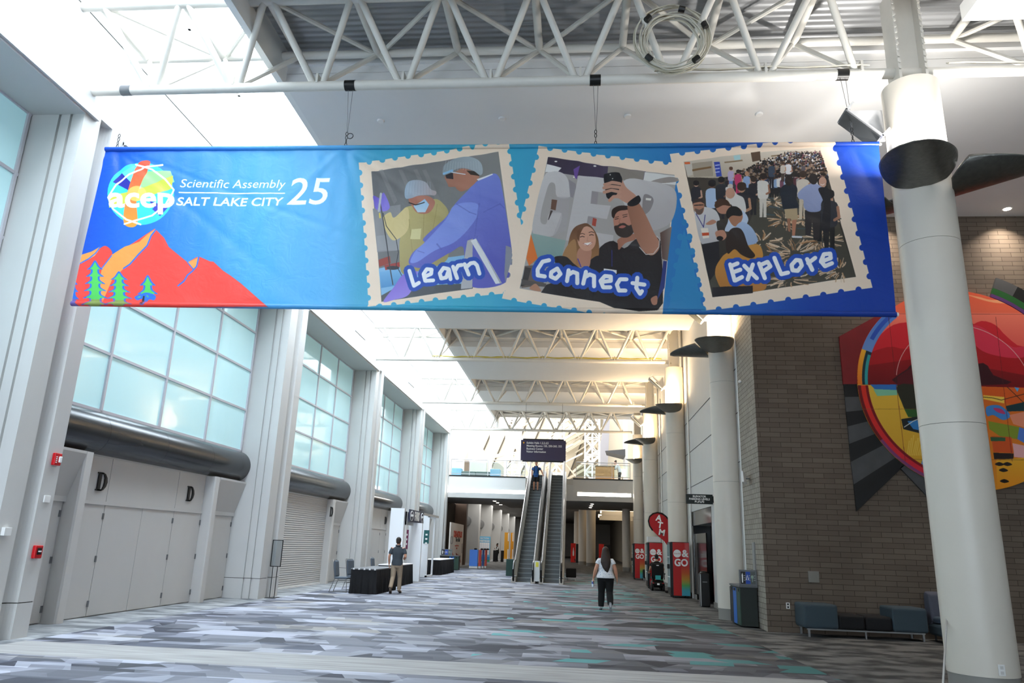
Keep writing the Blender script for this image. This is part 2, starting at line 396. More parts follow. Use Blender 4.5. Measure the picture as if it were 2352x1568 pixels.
# ceiling: boards between the truss slots, metal deck above the slots
def in_lobby(y0, y1): return y1 <= 18.7
prev = -14
for i, (s0, s1) in enumerate(SLOT):
    xe = 14.5 if s0 <= 18.7 else 4.4
    if s0 > prev:
        struct(MB().box(XE, prev, ZS, xe, min(s0, 18.0) if xe > 5 else s0, ZS + .25).build('ceiling_board', M_soffit))
        if xe > 5 and s0 > 18.0:
            struct(MB().box(XE, 18.0, ZS, 4.6, s0, ZS + .25).build('ceiling_board', M_soffit))
    xs = 14.5 if s1 < 18 else 4.6
    m1 = MB().box(XE, s0 - .1, ZS + .26, xs, s0, 10.9).box(XE, s1, ZS + .26, xs, s1 + .1, 10.9).box(XE, s1 - .08, ZS + .4, xs, s1, 10.6)
    struct(m1.build('ceiling_fascia', M_soffit))
    struct(MB().box(XE, s0, 10.6, xs, s1, 10.75).build('ceiling_deck', M_deck))
    prev = s1
# skylight upstand, end wall and glazing
struct(MB().box(XE - .12, -14, ZS, XE, 50.4, 12.2).build('skylight_upstand', M_white))
struct(MB().box(XD, 50.1, 9.4, XE + .12, 50.4, 12.3).build('skylight_end', M_white))
sg = MB()
for y in np.arange(-14, 50.5, 2.45): sg.box(XW, y - .03, 12.2, XE, y + .03, 12.3)
for x in (-8.5, -7.1, -5.7): sg.box(x - .03, -14, 12.2, x + .03, 50.4, 12.3)
struct(sg.build('skylight_frame', M_white))
struct(box(XW, -14, 12.31, XE, 50.4, 12.32).build('skylight_glass', glass_mat('skylight_glass', 'f4faff', .04)))

# ---- pilasters of the left wall
def groove(x, y0, y1, w_=.06, d=.03): pass
def pilaster(s0, s1, lab):
    t = thing('wall_pilaster', lab, 'column', (XW - .4, (s0 + s1) / 2, 0), 'pilasters along the left wall')
    L = s1 - s0
    pts = [(XD, s0), (-9.07, s0), (-9.07, s0 + .05), (-9.02, s0 + .05), (-9.02, s0), (-8.86, s0), (-8.86, s0 + .05), (-8.81, s0 + .05), (-8.81, s0), (XW, s0)]
    y = s0 + .38 * L; w2 = .3 * L
    pts.append((XW, y))
    for k in range(1, 10):
        a = pi * k / 10; pts.append((XW - .17 * sin(a), y + w2 / 2 - w2 / 2 * cos(a)))
    pts += [(XW, y + w2), (XW, s1), (XD, s1)]
    MB().prism(pts, .535, 8.78).build('shaft', M_wall, t)
    MB().prism(pts, 0, .52).build('base', M_wall, t)
    sx = [(p[0] - .012 if p[0] > XD else p[0], p[1]) for p in pts]
    MB().prism([(XD, s0 + .01), (XW - .012, s0 + .01), (XW - .012, s0 + .35 * L), (XW - .19, s0 + .4 * L), (XW - .19, s1 - .3 * L), (XW - .012, s1 - .25 * L), (XW - .012, s1 - .01), (XD, s1 - .01)], .52, .535).build('joint', M_cgrey, t)
    return t
plabs = ['wall pilaster behind the photographer on the left wall', 'nearest grooved pilaster at the left edge, with red alarms on it',
         'grooved pilaster between the letter D doors and the roller shutter', 'grooved pilaster behind the chairs, right of the roller shutter',
         'grooved pilaster behind the white FAIRS panel', 'last grooved pilaster beside the bridge']
for (s0, s1), lb in zip(PIL, plabs): pilaster(s0, s1, lb)

# ---- windows of the left wall
for i in range(5):
    a, b2 = PIL[i][1], PIL[i + 1][0]
    w = thing('window_%d' % (i + 1), None, None, (XD, (a + b2) / 2, 3.97)); w['kind'] = 'structure'
    n = 4; st = (b2 - .06 - a - .06) / n
    zs = [3.97, 5.14, 6.3, 7.46, 8.62]
    fr = MB()
    for k in range(n + 1): fr.box(XD - .02, a + .06 + k * st - .03, 3.97, XD + .06, a + .06 + k * st + .03, 8.62)
    for z in zs: fr.box(XD - .018, a, z - .028, XD + .052, b2, z + .028)
    fr.build('frame', M_mull, w)
    for k in range(n):
        for j in range(4):
            box(XD - .01, a + .09 + k * st, zs[j] + .03, XD + .02, a + .03 + (k + 1) * st, zs[j + 1] - .03).build('pane', M_frost, w)

# ---- rounded canopy tubes over the doors
canl = ['rounded dark canopy tube behind the left edge', 'nearest dark half-round canopy tube over the letter D doors', 'dark half-round canopy tube over the roller shutter',
        'dark half-round canopy tube behind the FAIRS panel, third from the camera', 'far dark half-round canopy tube near the bridge']
for i in range(5):
    a, b2 = PIL[i][1], PIL[i + 1][0]
    t = thing('canopy_tube', canl[i], 'canopy', (XD, (a + b2) / 2, 3.1), 'canopy tubes over the left wall doors')
    cx, cz, r = -9.69, 3.53, .43
    pts = [(cx + r * sin(pi * k / 20), cz - r * cos(pi * k / 20)) for k in range(21)]
    n = 4; st = (b2 - a) / n
    for k in range(n):
        MB().prism(pts, a + k * st + (.004 if k else 0), a + (k + 1) * st - (.004 if k < n - 1 else 0), 'Y', True).build('shell', M_pipe, t)

# ---- door bays
def letter_D(y, z, lab):
    m = MB(); h, w = .36, .3; y0 = y - w / 2; z0 = z - h / 2; xa, xb = XD + .032, XD + .062
    out = [(y0, z0), (y0 + .12, z0), (y0 + .2, z0 + .02), (y0 + .27, z0 + .09), (y0 + .3, z0 + .18), (y0 + .27, z0 + .27), (y0 + .2, z0 + .34), (y0 + .12, z0 + h), (y0, z0 + h)]
    inn = [(y0 + .09, z0 + .025), (y0 + .12, z0 + .025), (y0 + .17, z0 + .04), (y0 + .205, z0 + .1), (y0 + .215, z0 + .18), (y0 + .205, z0 + .26), (y0 + .17, z0 + .32), (y0 + .12, z0 + .335), (y0 + .09, z0 + .335)]
    n = len(out); v = [(x, *p) for x in (xa, xb) for p in out] + [(x, *p) for x in (xa, xb) for p in inn]; f = []
    for k in range(n):
        q = (k + 1) % n
        f += [(n + k, n + q, 3 * n + q, 3 * n + k), (k, 2 * n + k, 2 * n + q, q), (k, q, n + q, n + k), (2 * n + k, 3 * n + k, 3 * n + q, 2 * n + q)]
    m.add(v, f); m.box(xa, y0 - .03, z0, xb, y0 + .14, z0 + .025).box(xa, y0 - .03, z0 + h - .025, xb, y0 + .14, z0 + h)
    o = m.build('wall_letter', M_black); tag(o, lab, 'letter', 'letter D signs on the left wall'); return o
def door_bay(i, shutter=False):
    a, b2 = PIL[i][1], PIL[i + 1][0]
    d = thing('door_%d' % i, None, None, (XD, (a + b2) / 2, 0)); d['kind'] = 'structure'
    f1, f2 = a + 1.65, b2 - 1.8
    x0, x1 = XD, XD + .03
    if shutter:
        f1 = a + .7
        MB().box(x0, f1 + .25, .04, x1, f2, 3.12).build('shutter', M_roller, d)
        MB().box(x0, f1 + .25, 0, x1 + .03, f2, .05).build('bottom_bar', M_white, d)
    else:
        g = .008; cuts = [f1 + .25, f1 + .25 + 1.0, f1 + .25 + 2.35, f1 + .25 + 3.7, f2]
        tot = f2 - f1 - .25; cuts = [f1 + .25 + tot * q for q in (0, .2, .47, .735, 1.0)]
        for k in range(4):
            l = box(x0, cuts[k] + g, .02, x1, cuts[k + 1] - g, 2.15).build('door_leaf', M_door, d, bevel=.004)
            if k in (0, 2): hy = cuts[k + 1] - .02
            else: hy = cuts[k + 1] - .02
            if k == 0 or k >= 2:
                for z in (.25, 1.1, 1.93): box(x1, hy - .025, z - .06, x1 + .015, hy + .025, z + .06).build('hinge', M_hinge, l)
        tc = [cuts[0], cuts[1], cuts[3], cuts[4]]
        for k in range(3): box(x0, tc[k] + g, 2.22, x1, tc[k + 1] - g, 3.09).build('transom_panel', M_door, d, bevel=.004)
        MB().box(x0 - .01, cuts[0], 2.15, x1 + .02, cuts[-1], 2.22).box(x0 - .01, a, 3.09, x1 + .01, b2, 3.2).build('door_frame', M_door, d)
    # side passages with a sloping soffit outside the fins
    for (p0, p1) in ((a, f1), (f2 + .25, b2)):
        if p1 - p0 < .5: continue
        l = box(x0, p0 + .05, .02, x1, p1 - .05, 2.15).build('door_leaf', M_door, d, bevel=.004)
        for z in (.25, 1.1, 1.93): box(x1, p1 - .1, z - .06, x1 + .015, p1 - .05, z + .06).build('hinge', M_hinge, l)
        MB().prism([(x0, 2.15), (x1 + .03, 2.15), (x1 + .03, 2.25), (XD + .3, 3.05), (XD + .3, 3.1), (x0, 3.1)], p0, p1, 'Y').build('sloping_soffit', M_door, d)
    for y in (f1, f2):
        MB().prism([(XD, y), (XD + .26, y), (XD + .29, y + .03), (XD + .29, y + .22), (XD + .26, y + .25), (XD, y + .25)], 0, 3.1).build('fin', M_wallg, d)
    return f1, f2
door_bay(0); door_bay(1); door_bay(2, True); door_bay(3); door_bay(4)
letter_D(14.35, 2.6, 'black letter D over the near double doors, left one')
letter_D(17.9, 2.6, 'black letter D over the near double doors, right one')
p = gx(762, 1175, -9.3); o = letter_D(p.y, p.z, 'black letter D beside the roller shutter, seen edge on'); o.location.x += .27
p = gx(654, 1160, -9.3); o = letter_D(p.y, p.z, 'black letter D left of the roller shutter, half hidden by the pilaster'); o.location.x += .27
p = gx(884, 1195, XD); letter_D(p.y, p.z, 'small distant black letter D left of the white FAIRS panel')

# ---- grilles on the upper left wall
for k, (y0, y1) in enumerate([(17.0, 18.4), (26.6, 28.0), (35.9, 37.3)]):
    g = MB().box(XW + .001, y0, 9.4, XW + .022, y1, 9.78)
    o = g.build('air_grille', ribbed_mat('grille_%d' % k, 'b4b4b6', 'Z', 12), None)
    tag(o, ['white air grille high on the wall above the near window', 'white air grille above the second window', 'small distant air grille above the third window'][k], 'vent', 'air grilles on the upper left wall')

# ---- right hand columns
COLS = [(5.2, 10.7, .41), (4.0, 20.4, .375), (3.9, 29.9, .375), (3.82, 39.4, .375), (3.88, 48.7, .31)]
collab = ['big round cream column in front of the mural at the right', 'round column beside the brick wall corner, behind the recycling bins',
          'round column behind the nearest red cooler', 'round column behind the second red cooler', 'round column standing against the bridge']
def round_column(i, x, y, r, zt=8.85):
    t = thing('round_column', collab[i], 'column', (x, y, 0), 'round columns on the right side')
    cuts = [.27, 3.45, 6.15, zt]
    for k in range(3): MB().lathe([(r, cuts[k] + .003), (r, cuts[k + 1] - .003)], (x, y, 0), 48).build('shaft', M_col, t)
    MB().lathe([(r - .01, 0), (r - .01, .27)], (x, y, 0), 48).build('base', M_base, t)
    MB().lathe([(r - .01, .27), (r - .01, zt - .01)], (x, y, 0), 32).build('core', M_cgrey, t)
    # steel H post that rises out of the column
    q = MB().box(x - .22, y - .2, zt - .3, x - .18, y + .2, 10.6).box(x + .18, y - .2, zt - .3, x + .22, y + .2, 10.6).box(x - .18, y - .02, zt - .3, x + .18, y + .02, 10.6)
    h = q.build('steel_post', M_steel, t)
    bl = MB()
    for sx in (-.2, .2):
        for z in np.arange(9.1, 10.5, .11):
            for yy in (-.2,): bl.tube((x + sx, y + yy - .02, z), (x + sx, y + yy, z), .022, n=6)
    tag(bl.build('bolts', M_steel, h), kind='stuff')
    if i < 4:
        m = MB().box(x + .18, y - .45, zt - .1, x + .2, y + .1, zt + .1)
    return t
for i, (x, y, r) in enumerate(COLS): round_column(i, x, y, r, 8.85)

# ---- scoop shaped uplights: a curved leaf of sheet metal on an arm
warm = (1.0, .72, .42)
def scoop(x, y, r, ang, lab, energy, color):
    t = thing('scoop_uplight', lab, 'lamp', (x, y, 7.0), 'scoop shaped uplights on the round columns')
    L, R, HZ, n, m = 1.15, .5, .27, 26, 18
    d = Vector((cos(ang), sin(ang), 0)); s = Vector((-sin(ang), cos(ang), 0))
    def fn(u, v):
        u = u ** 1.3 if u < 1 else 1
        k = (1 - u) / .78 if u > .22 else .25 + .75 * u / .22
        phi = (v - .5) * 2 * math.acos(max(-.02, 1 - max(k, .0004)))
        o = Vector((x, y, 6.96)) + d * (r - .02 + u * L) + s * (R * sin(phi)) + Vector((0, 0, HZ - HZ * cos(phi) + .16 * u))
        return o
    MB().grid(fn, n, m).build('leaf', M_darkm, t, solid=.018)
    MB().tube(Vector((x, y, 7.1)) + d * (r - .05), Vector((x, y, 7.1)) + d * (r + .25), .04).tube(Vector((x, y, 7.08)) + d * (r + .22), Vector((x, y, 7.22)) + d * (r + .3), .07).build('lamp_arm', M_darkm, t)
    bp = Vector((x, y, 7.24)) + d * (r + .3)
    MB().ell(bp, (.05, .05, .02), 10, 6).build('bulb', mat('lamp_glow_%d' % int(color[2] * 100), 'ffffff', emit='ffe9c8' if color[2] < .8 else 'ffffff', es=12), t)
    a = area_light('uplight_beam', bp + Vector((0, 0, .05)), (pi, 0, 0), .12, .12, energy, color)
    a.parent = t; a.location = bp + Vector((0, 0, .05)) - Vector((x, y, 7.0))
    return t
nm = ['front', 'left', 'right']
for i, (x, y, r) in enumerate(COLS):
    en = [75, 150, 150, 150, 60][i]; cl = [(1, .97, .93), warm, warm, warm, warm][i]
    where = ['the big near column', 'the column by the brick wall', 'the third column', 'the fourth column', 'the column at the bridge'][i]
    for k, an in enumerate((-pi / 2, pi, 0)):
        if i > 0 and k == 2: continue
        if i == 4 and k == 1: continue
        tag(scoop(x, y, r, an - radians(55 if (i == 0 and k == 1) else 27), 'dark metal scoop uplight on the %s of %s' % (nm[k], where), en, cl))

# ---- small bracketed floodlights on the upper left of the columns
for i, (x, y, r) in enumerate(COLS[:4]):
    z = 8.35
    y += .14
    t = thing('flood_light', ['silver box floodlight bracketed to the big near column', 'silver floodlight hidden behind the banner on the brick corner column',
              'thin silver floodlight on the third column', 'thin silver floodlight on the fourth column'][i], 'lamp', (x - r, y, z), 'bracket floodlights on the columns')
    MB().prism([(x - r - .52, z + .2), (x - r, z + .2), (x - r, z - .35), (x - r - .06, z - .35)], y - .03, y + .0, 'Y').build('bracket', mat('galvanised_steel', 'c9cacc', .3, metal=.6), t)
    A = Vector((x - r - .6, y - .3, z + .08)); 
    c, s_ = cos(radians(-43)), sin(radians(-43)); hb = MB()
    def P(u, v, w): return Vector((x - r - .33 + u * c - w * s_, y + v, z - .1 + u * s_ + w * c))
    for (u0, u1, w0, w1) in ((-.36, .36, -.09, -.07), (-.36, -.33, -.09, .09), (.33, .36, -.09, .09)):
        vs = [P(u, v, w_) for w_ in (w0, w1) for v in (-.28, .12) for u in (u0, u1)]
        hb.add(vs, [(0, 1, 3, 2), (4, 6, 7, 5), (0, 4, 5, 1), (1, 5, 7, 3), (3, 7, 6, 2), (2, 6, 4, 0)])
    hb.build('housing', mat('galvanised_steel'), t)
    vs = [P(u, v, w_) for w_ in (-.12, -.095) for v in (-.25, .09) for u in (-.33, .33)]
    MB().add(vs, [(0, 1, 3, 2), (4, 6, 7, 5), (0, 4, 5, 1), (1, 5, 7, 3), (3, 7, 6, 2), (2, 6, 4, 0)]).build('lens', mat('dark_lens', '2b2d2e', .1), t)

# ---- trusses
def truss(yc, zb, lab, xr, first=False):
    t = thing('roof_truss', lab, 'truss', (0, yc, zb), 'white tube roof trusses')
    zt = zb + 1.23; yT, yR = yc - .65, yc + .8; x0 = XW
    MB().tube((x0, yc, zb), (xr, yc, zb), .085, n=16).build('bottom_chord', M_steel, t)
    MB().tube((x0, yT, zt), (xr, yT, zt), .085, n=16).build('top_chord', M_steel, t)
    MB().tube((x0, yR, zt), (xr, yR, zt), .075, n=16).build('top_chord', M_steel, t)
    p = 1.5; bx = [-7.52 + p * k for k in range(9)]; tx = [-8.27 + p * k for k in range(9)]
    if first: bx += [7.2, 8.7]; tx += [6.4, 7.95]
    def near(xs, x): return [q for q in xs if abs(q - x) < .95]
    for x in bx:
        if x > xr: continue
        for q in near(tx, x):
            s = .09 if q > x else -.09
            if first and x < 5.2 < q or q > xr: continue
            MB().tube((x + s, yc, zb + .06), (q - s, yT, zt - .04), .058, n=10).build('web_member', M_steel, t)
            MB().tube((x + s * .6, yc + .03, zb + .06), (q - s * .4, yR, zt - .04), .045, n=8).build('web_member', M_steel, t)
        MB().box(x - .02, yc - .09, zb + .02, x + .02, yc + .09, zb + .2).build('gusset_plate', M_steel, t)
    for k, x in enumerate(tx):
        if x > xr: continue
        MB().tube((x, yT, zt), (x, yR, zt), .07, n=10).build('strut', M_steel, t)
        if k + 1 < len(tx) and tx[k + 1] - x < 1.6:
            a, c = (yR, yT) if k % 2 else (yT, yR)
            MB().tube((x + .05, a, zt), (tx[k + 1] - .05, c, zt), .045, n=8).build('brace', M_steel, t)
    return t
truss(TRY[0], 9.14, 'nearest white tube truss, the banner hangs from it', 10.5, True)
truss(TRY[1], 9.14, 'white tube truss hidden behind the hanging banner', 3.9)
truss(TRY[2], 9.12, 'white tube truss just below the banner, yellow cable along it', 3.8)
truss(TRY[3], 9.12, 'third visible white tube truss from the camera', 3.7)
truss(TRY[4], 9.12, 'farthest white tube truss above the bridge', 3.6)

# dropped bulkhead over the right lobby; its lit underside is done as a glow
pz = ZS - .0
t = thing('ceiling_bulkhead', 'white boxed bulkhead at the top right corner', 'ceiling fixture', (6.35, 9.9, 9.6))
MB().box(5.8, 6.5, 9.62, 6.9, 10.1, 9.9).build('casing', M_white, t)
MB().box(5.85, 6.55, 9.6, 6.85, 10.05, 9.62).build('glow_underside', mat('painted_underside_glow', 'ffffff', emit='ffffff', es=2.2), t)

# recessed downlights

for k, (x, y) in enumerate([(7.43, 17.25), (10.3, 17.27), (12.6, 17.25)]):
    t = thing('downlight', ['recessed round downlight above the brick wall, left', 'recessed round downlight above the mural at the right edge', 'downlight beyond the right edge'][k], 'lamp', (x, y, ZS), 'recessed downlights over the brick wall')
    MB().lathe([(.11, -.004), (.11, -.012), (.085, -.012)], (x, y, ZS)).build('ring', M_white, t)
    MB().lathe([(.08, -.013), (.08, -.02)], (x, y, ZS)).build('lens', M_dl, t)
    a = area_light('downlight_beam', (x, y, ZS - .04), (0, 0, 0), .12, .12, 35, (1, .88, .74), radians(110)); a.parent = t; a.location = (0, 0, -.04)
for k in range(4):
    x, y = [(-4.07, 12.98), (-1.58, 12.98), (.92, 12.97), (3.45, 12.98)][k]
    o = MB().lathe([(.06, -.03), (.075, -.01), (.075, 0)], (x, y, ZS)).build('sprinkler_cap', M_white)
    tag(o, ['leftmost', 'second', 'third', 'rightmost'][k] + ' white round cap on the ceiling board above the banner', 'sprinkler cap', 'round caps on the ceiling board')
for k, yy in enumerate((19.56, 28.6, 38.1)):
    o = MB().tube((4.21, yy, 0), (4.21, yy, 9.2), .035).build('down_pipe', M_white)
    tag(o, ['white vertical pipe between the brick corner and the round column', 'white vertical pipe right of the third column', 'white vertical pipe right of the fourth column'][k], 'pipe', 'vertical pipes on the right wall')
# ================================================================ bridge, escalators, atrium
M_dark = mat('dark_lobby_wall', '3b342f', .7, noise=.1)
M_beige = mat('beige_panel', 'd8cdb8', .6)
M_glassr = glass_mat('railing_glass', 'f0f8f7', .05)
YB, ZB = 49.5, 6.0
M_cove = mat('lit_cove', 'ffffff', emit='fff6e8', es=5)
# bridge body: deck, fascia with a light slot, ledge, ceiling below
struct(MB().box(-8.6, YB, 5.12, -3.45, YB + .3, ZB - .06).build('trim_bridge_fascia_left', M_white))  # whiter than the right part, in place of skylight falling on it
struct(MB().box(-.3, YB, 5.12, 5.2, YB + .3, ZB - .06).box(-8.6, YB + .3, 5.12, 5.2, YB + .5, 5.6).build('trim_bridge_fascia', M_wall))
struct(MB().box(-8.6, YB - .12, 4.55, -3.3, YB + .2, 4.88).box(.0, YB - .12, 4.55, 3.5, YB + .2, 4.88).box(-3.3, YB + .02, 4.55, 0, YB + .2, 5.12).box(3.5, YB, 4.55, 5.2, YB + .2, 5.12).build('trim_bridge_ledge', M_wall))
struct(MB().box(-8.55, YB + .12, 4.9, -3.3, YB + .2, 5.1).box(.0, YB + .12, 4.9, 3.5, YB + .2, 5.1).build('trim_cove_light', M_cove))
area_light('cove_beam', (-6, YB + .03, 5.0), (radians(100), 0, 0), 5, .1, 40, (1, .95, .88))
area_light('cove_beam', (1.7, YB + .03, 5.0), (radians(100), 0, 0), 3.3, .1, 20, (1, .93, .84))
struct(MB().box(-9.6, YB + .5, 5.5, 8, 80, ZB).build('floor_upper', mat('upper_floor_finish', 'b9b4ab', .5)))
struct(MB().box(-8.6, YB - .02, ZB - .06, -3.45, YB + .32, ZB + .02).box(-.3, YB - .02, ZB - .06, 5.2, YB + .32, ZB + .02).build('trim_bridge_edge', M_black))
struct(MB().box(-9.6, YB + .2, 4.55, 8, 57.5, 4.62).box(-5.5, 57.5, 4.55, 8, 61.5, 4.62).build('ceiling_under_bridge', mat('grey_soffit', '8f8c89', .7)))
# railings
def railing(x0, x1, lab):
    t = thing('glass_railing', lab, 'railing', ((x0 + x1) / 2, YB + .1, ZB), 'glass railings on the bridge')
    n = max(1, int(round((x1 - x0) / 1.27))); st = (x1 - x0) / n
    MB().tube((x0, YB + .1, ZB + 1.08), (x1, YB + .1, ZB + 1.08), .028).build('hand_rail', M_chrome, t)
    MB().box(x0, YB + .08, ZB + .12, x1, YB + .12, ZB + .16).box(x0, YB + .08, ZB + .92, x1, YB + .12, ZB + .95).build('rail_bar', M_chrome, t)
    for k in range(n + 1): box(x0 + k * st - .02, YB + .07, ZB, x0 + k * st + .02, YB + .13, ZB + 1.07).build('post', M_chrome, t)
    for k in range(n): box(x0 + k * st + .04, YB + .095, ZB + .17, x0 + (k + 1) * st - .04, YB + .105, ZB + .91).build('glass_panel', M_glassr, t)
railing(-8.5, -3.5, 'glass and steel railing on the bridge left of the escalators')
railing(-.1, 3.45, 'glass and steel railing on the bridge right of the escalators')
# pair of escalators
def escalator(xc, w, lab, outer=0):
    t = thing('escalator', lab, 'escalator', (xc, 34.3, 0), 'pair of escalators up to the bridge')
    SH = -.011
    def sx(x, y): return x + SH * (y - 35)
    y0, y1, rise = 35.7, 47.5, 5.95
    n = 30; run = (y1 - y0) / n; rh = rise / n
    tr = mat('escalator_step', '5b5f61', .5, metal=.2); rib = mat('escalator_tread', '7d8284', .45, metal=.3)
    for k in range(n):
        ya, za = y0 + k * run, (k + 1) * rh
        X0, X1 = sx(xc - w / 2, ya), sx(xc + w / 2, ya)
        o = MB().prism([(ya, za - rh - .04), (ya + .02, za), (ya + run + .04, za), (ya + run + .04, za - rh - .04)], X0, X1, 'X').build('step', tr, t)
        r = MB()
        for q in range(12): r.box(X0 + (q + .2) * w / 12, ya + .02, za, X0 + (q + .7) * w / 12, ya + run - .01, za + .006)
        r.box(X0 + .01, ya - .012, za - .035, X1 - .01, ya + .015, za + .004)
        r.build('tread_ribs', rib, o)
    MB().box(sx(xc - w / 2, 35), 34.6, 0, sx(xc + w / 2, 35), y0, .03).build('floor_plate', M_chrome, t)
    MB().box(sx(xc - w / 2, 48), y1, rise - .02, sx(xc + w / 2, 48), 49.6, rise + .05).build('landing_plate', M_chrome, t)
    sl = rise / (y1 - y0)
    def zl(y): return min(max((y - y0) * sl, 0), rise)
    ring = [(48.9, rise + .95), (y1 - .1, rise + .95), (y0 - .1, .95), (34.95, .93), (34.62, .82), (34.42, .58), (34.45, .32), (34.62, .12), (34.8, .08)]
    for sgn in (-1, 1):
        xi = xc + sgn * (w / 2 + .1)
        def put(mb, name, m, par=t, bev=0):
            mb.v = [(sx(v[0], v[1]), v[1], v[2]) for v in mb.v]; return mb.build(name, m, par)
        body = [(34.85, .1), (34.6, .35), (34.58, .6), (34.8, .8), (35.1, .88), (y0 - .1, .88), (y1, rise + .88), (48.8, rise + .88), (48.8, rise), (y1 + .1, rise), (y0 + .1, .05)]
        put(MB().prism(body, xi - .01, xi + .01, 'X'), 'glass_balustrade', mat('balustrade_glass', 'a9b8b2', .1, spec=.7, coat=.5))
        sk = [(34.7, 0), (34.7, .2), (y0, .24), (y1, rise + .24), (48.9, rise + .24), (48.9, rise - .1), (y1 + .3, rise - .1), (y0 + .6, 0)]
        put(MB().prism(sk, xc + sgn * (w / 2 + .005), xc + sgn * (w / 2 + .2), 'X'), 'skirt', mat('brushed_skirt', 'a8a095', .35, metal=.6))
        put(MB().prism([(y, z + .245) for y, z in ((y0 - .4, 0), (y0, 0), (y1, rise), (48.8, rise))] + [(y, z + .285) for y, z in ((48.8, rise), (y1, rise), (y0, 0), (y0 - .4, 0))], xc + sgn * (w / 2 + .005), xc + sgn * (w / 2 + .2), 'X'), 'deck_strip', M_chrome)
        put(MB().path([(xi, y, z) for y, z in ring], .045, 8), 'handrail', mat('handrail_rubber', '0e0e0f', .25))
        put(MB().prism([(34.75, .12), (34.5, .35), (34.5, .6), (34.62, .55), (34.8, .25), (35.1, .1)], xi - .03, xi + .03, 'X'), 'newel_guard', M_black)
    # side cladding and soffit of the truss box
    cl = [(34.9, 0), (y0 + .3, 0), (y0 + .3, .1), (y1, rise), (49.3, rise), (49.3, rise - 1.0), (y1 + .6, rise - 1.0), (y0 + 1.8, 0)]
    for sgn in (-1, 1):
        mb = MB().prism(cl, xc + sgn * (w / 2 + .2), xc + sgn * (w / 2 + .23), 'X'); mb.v = [(sx(v[0], v[1]), v[1], v[2]) for v in mb.v]
        mb.build('side_cladding', mat('side_panel', '9a9b9b', .4, metal=.4), t)
    mb = MB().prism([(y0 + 1.8, 0), (y1 + .6, rise - 1.0), (49.3, rise - 1), (49.3, rise - .9), (y1 + .5, rise - .9), (y0 + 1.6, 0)], xc - w / 2 - .2, xc + w / 2 + .2, 'X'); mb.v = [(sx(v[0], v[1]), v[1], v[2]) for v in mb.v]
    mb.build('soffit', M_base, t)
    return t
escalator(-2.4, .68, 'left escalator of the pair, with the person in a blue shirt riding down it')
escalator(-1.14, .7, 'empty right escalator of the pair')
t = thing('warning_plate', 'yellow caution sticker plate at the foot between the escalators', 'sign', (-1.79, 34.5, .4))
MB().box(-1.9, 34.6, .1, -1.66, 34.68, .98).build('plate', mat('pale_metal', 'cfd2d0', .4, metal=.3), t)
MB().box(-1.84, 34.585, .72, -1.71, 34.6, .93).build('sticker', mat('yellow_sticker', 'd9d04a', .5), t)
# hanging direction sign
M_sign = mat('aubergine_sign', '3b3450', .55)
p0, p1 = gy(1197, 1010, 39.2), gy(1299, 1059, 39.2)
t = thing('hanging_sign', 'dark purple hanging direction sign above the escalators listing exhibit halls', 'sign', ((p0.x + p1.x) / 2, 39.2, p1.z))
box(p0.x, 39.14, p1.z, p1.x, 39.26, p0.z).build('panel', M_sign, t)
MB().box(p0.x + .1, 39.16, p0.z, p1.x - .1, 39.24, p0.z + .07).box(p0.x + .1, 39.16, p1.z - .07, p1.x - .1, 39.24, p1.z).build('edge_channel', M_black, t)
for x in (p0.x + .2, p1.x - .2): MB().tube((x, 39.2, p0.z), (x, 39.5, 9.1), .008, n=6).build('hanging_wire', M_hinge, t)
M_let = mat('white_lettering', 'f4f4f2', .6)
for k, tx in enumerate(('Exhibit Halls 1,2,3,4,5', 'Meeting Rooms 155, 250-260, 355', 'Business Center', 'Visitor Information')):
    put_text('lettering', tx, .15, M_let, t, (p0.x + .3, 39.135, p0.z - .155 - k * .155), SOUTH, bold=.0015, align='LEFT', sx=.9)
ax, az = p0.x + .15, p0.z - .155
MB().prism([(ax, az + .07), (ax + .07, az), (ax, az - .07), (ax - .07, az)], 39.13, 39.14, 'Y').build('arrow_plate', M_black, t)
MB().prism([(ax, az + .055), (ax + .05, az), (ax + .015, az), (ax + .015, az - .05), (ax - .015, az - .05), (ax - .015, az), (ax - .05, az)], 39.12, 39.13, 'Y').build('arrow', mat('amber_arrow', 'f0a818', .5), t)

# ---- atrium above the bridge
struct(MB().box(-11.5, 50.4, 6, -11.2, 86, 19).build('wall_atrium_left', M_white))
struct(MB().box(6.2, 50.4, 6, 6.5, 86, 19).build('wall_atrium_right', M_white))
struct(MB().box(-8.9, 52.0, ZB, -8.6, 56.0, 13).build('wall_atrium_brick', ribbed_mat('white_brick_rows', 'e6e2dc', 'Z', 5, .4)))
struct(box(-11.5, 50.2, 9.6, 6.5, 50.45, 13).build('trim_atrium_head', M_white)) if False else None
struct(MB().box(-11.5, 50.4, 19.6, 6.5, 86, 19.8).build('ceiling_sky_block', M_white))  # opaque roof added out of view to keep the sky off the atrium
struct(MB().box(-11.5, 50.2, 12.3, 6.5, 50.4, 19.8).build('wall_atrium_front', M_white))
gl = MB()
for x in np.arange(-11.2, 6.3, 2.2): gl.box(x - .06, 79.9, 6, x + .06, 80.1, 19)
for z in np.arange(6, 19.1, 1.6): gl.box(-11.2, 79.9, z - .05, 6.2, 80.1, z + .05)
struct(gl.build('window_atrium_frame', M_white))
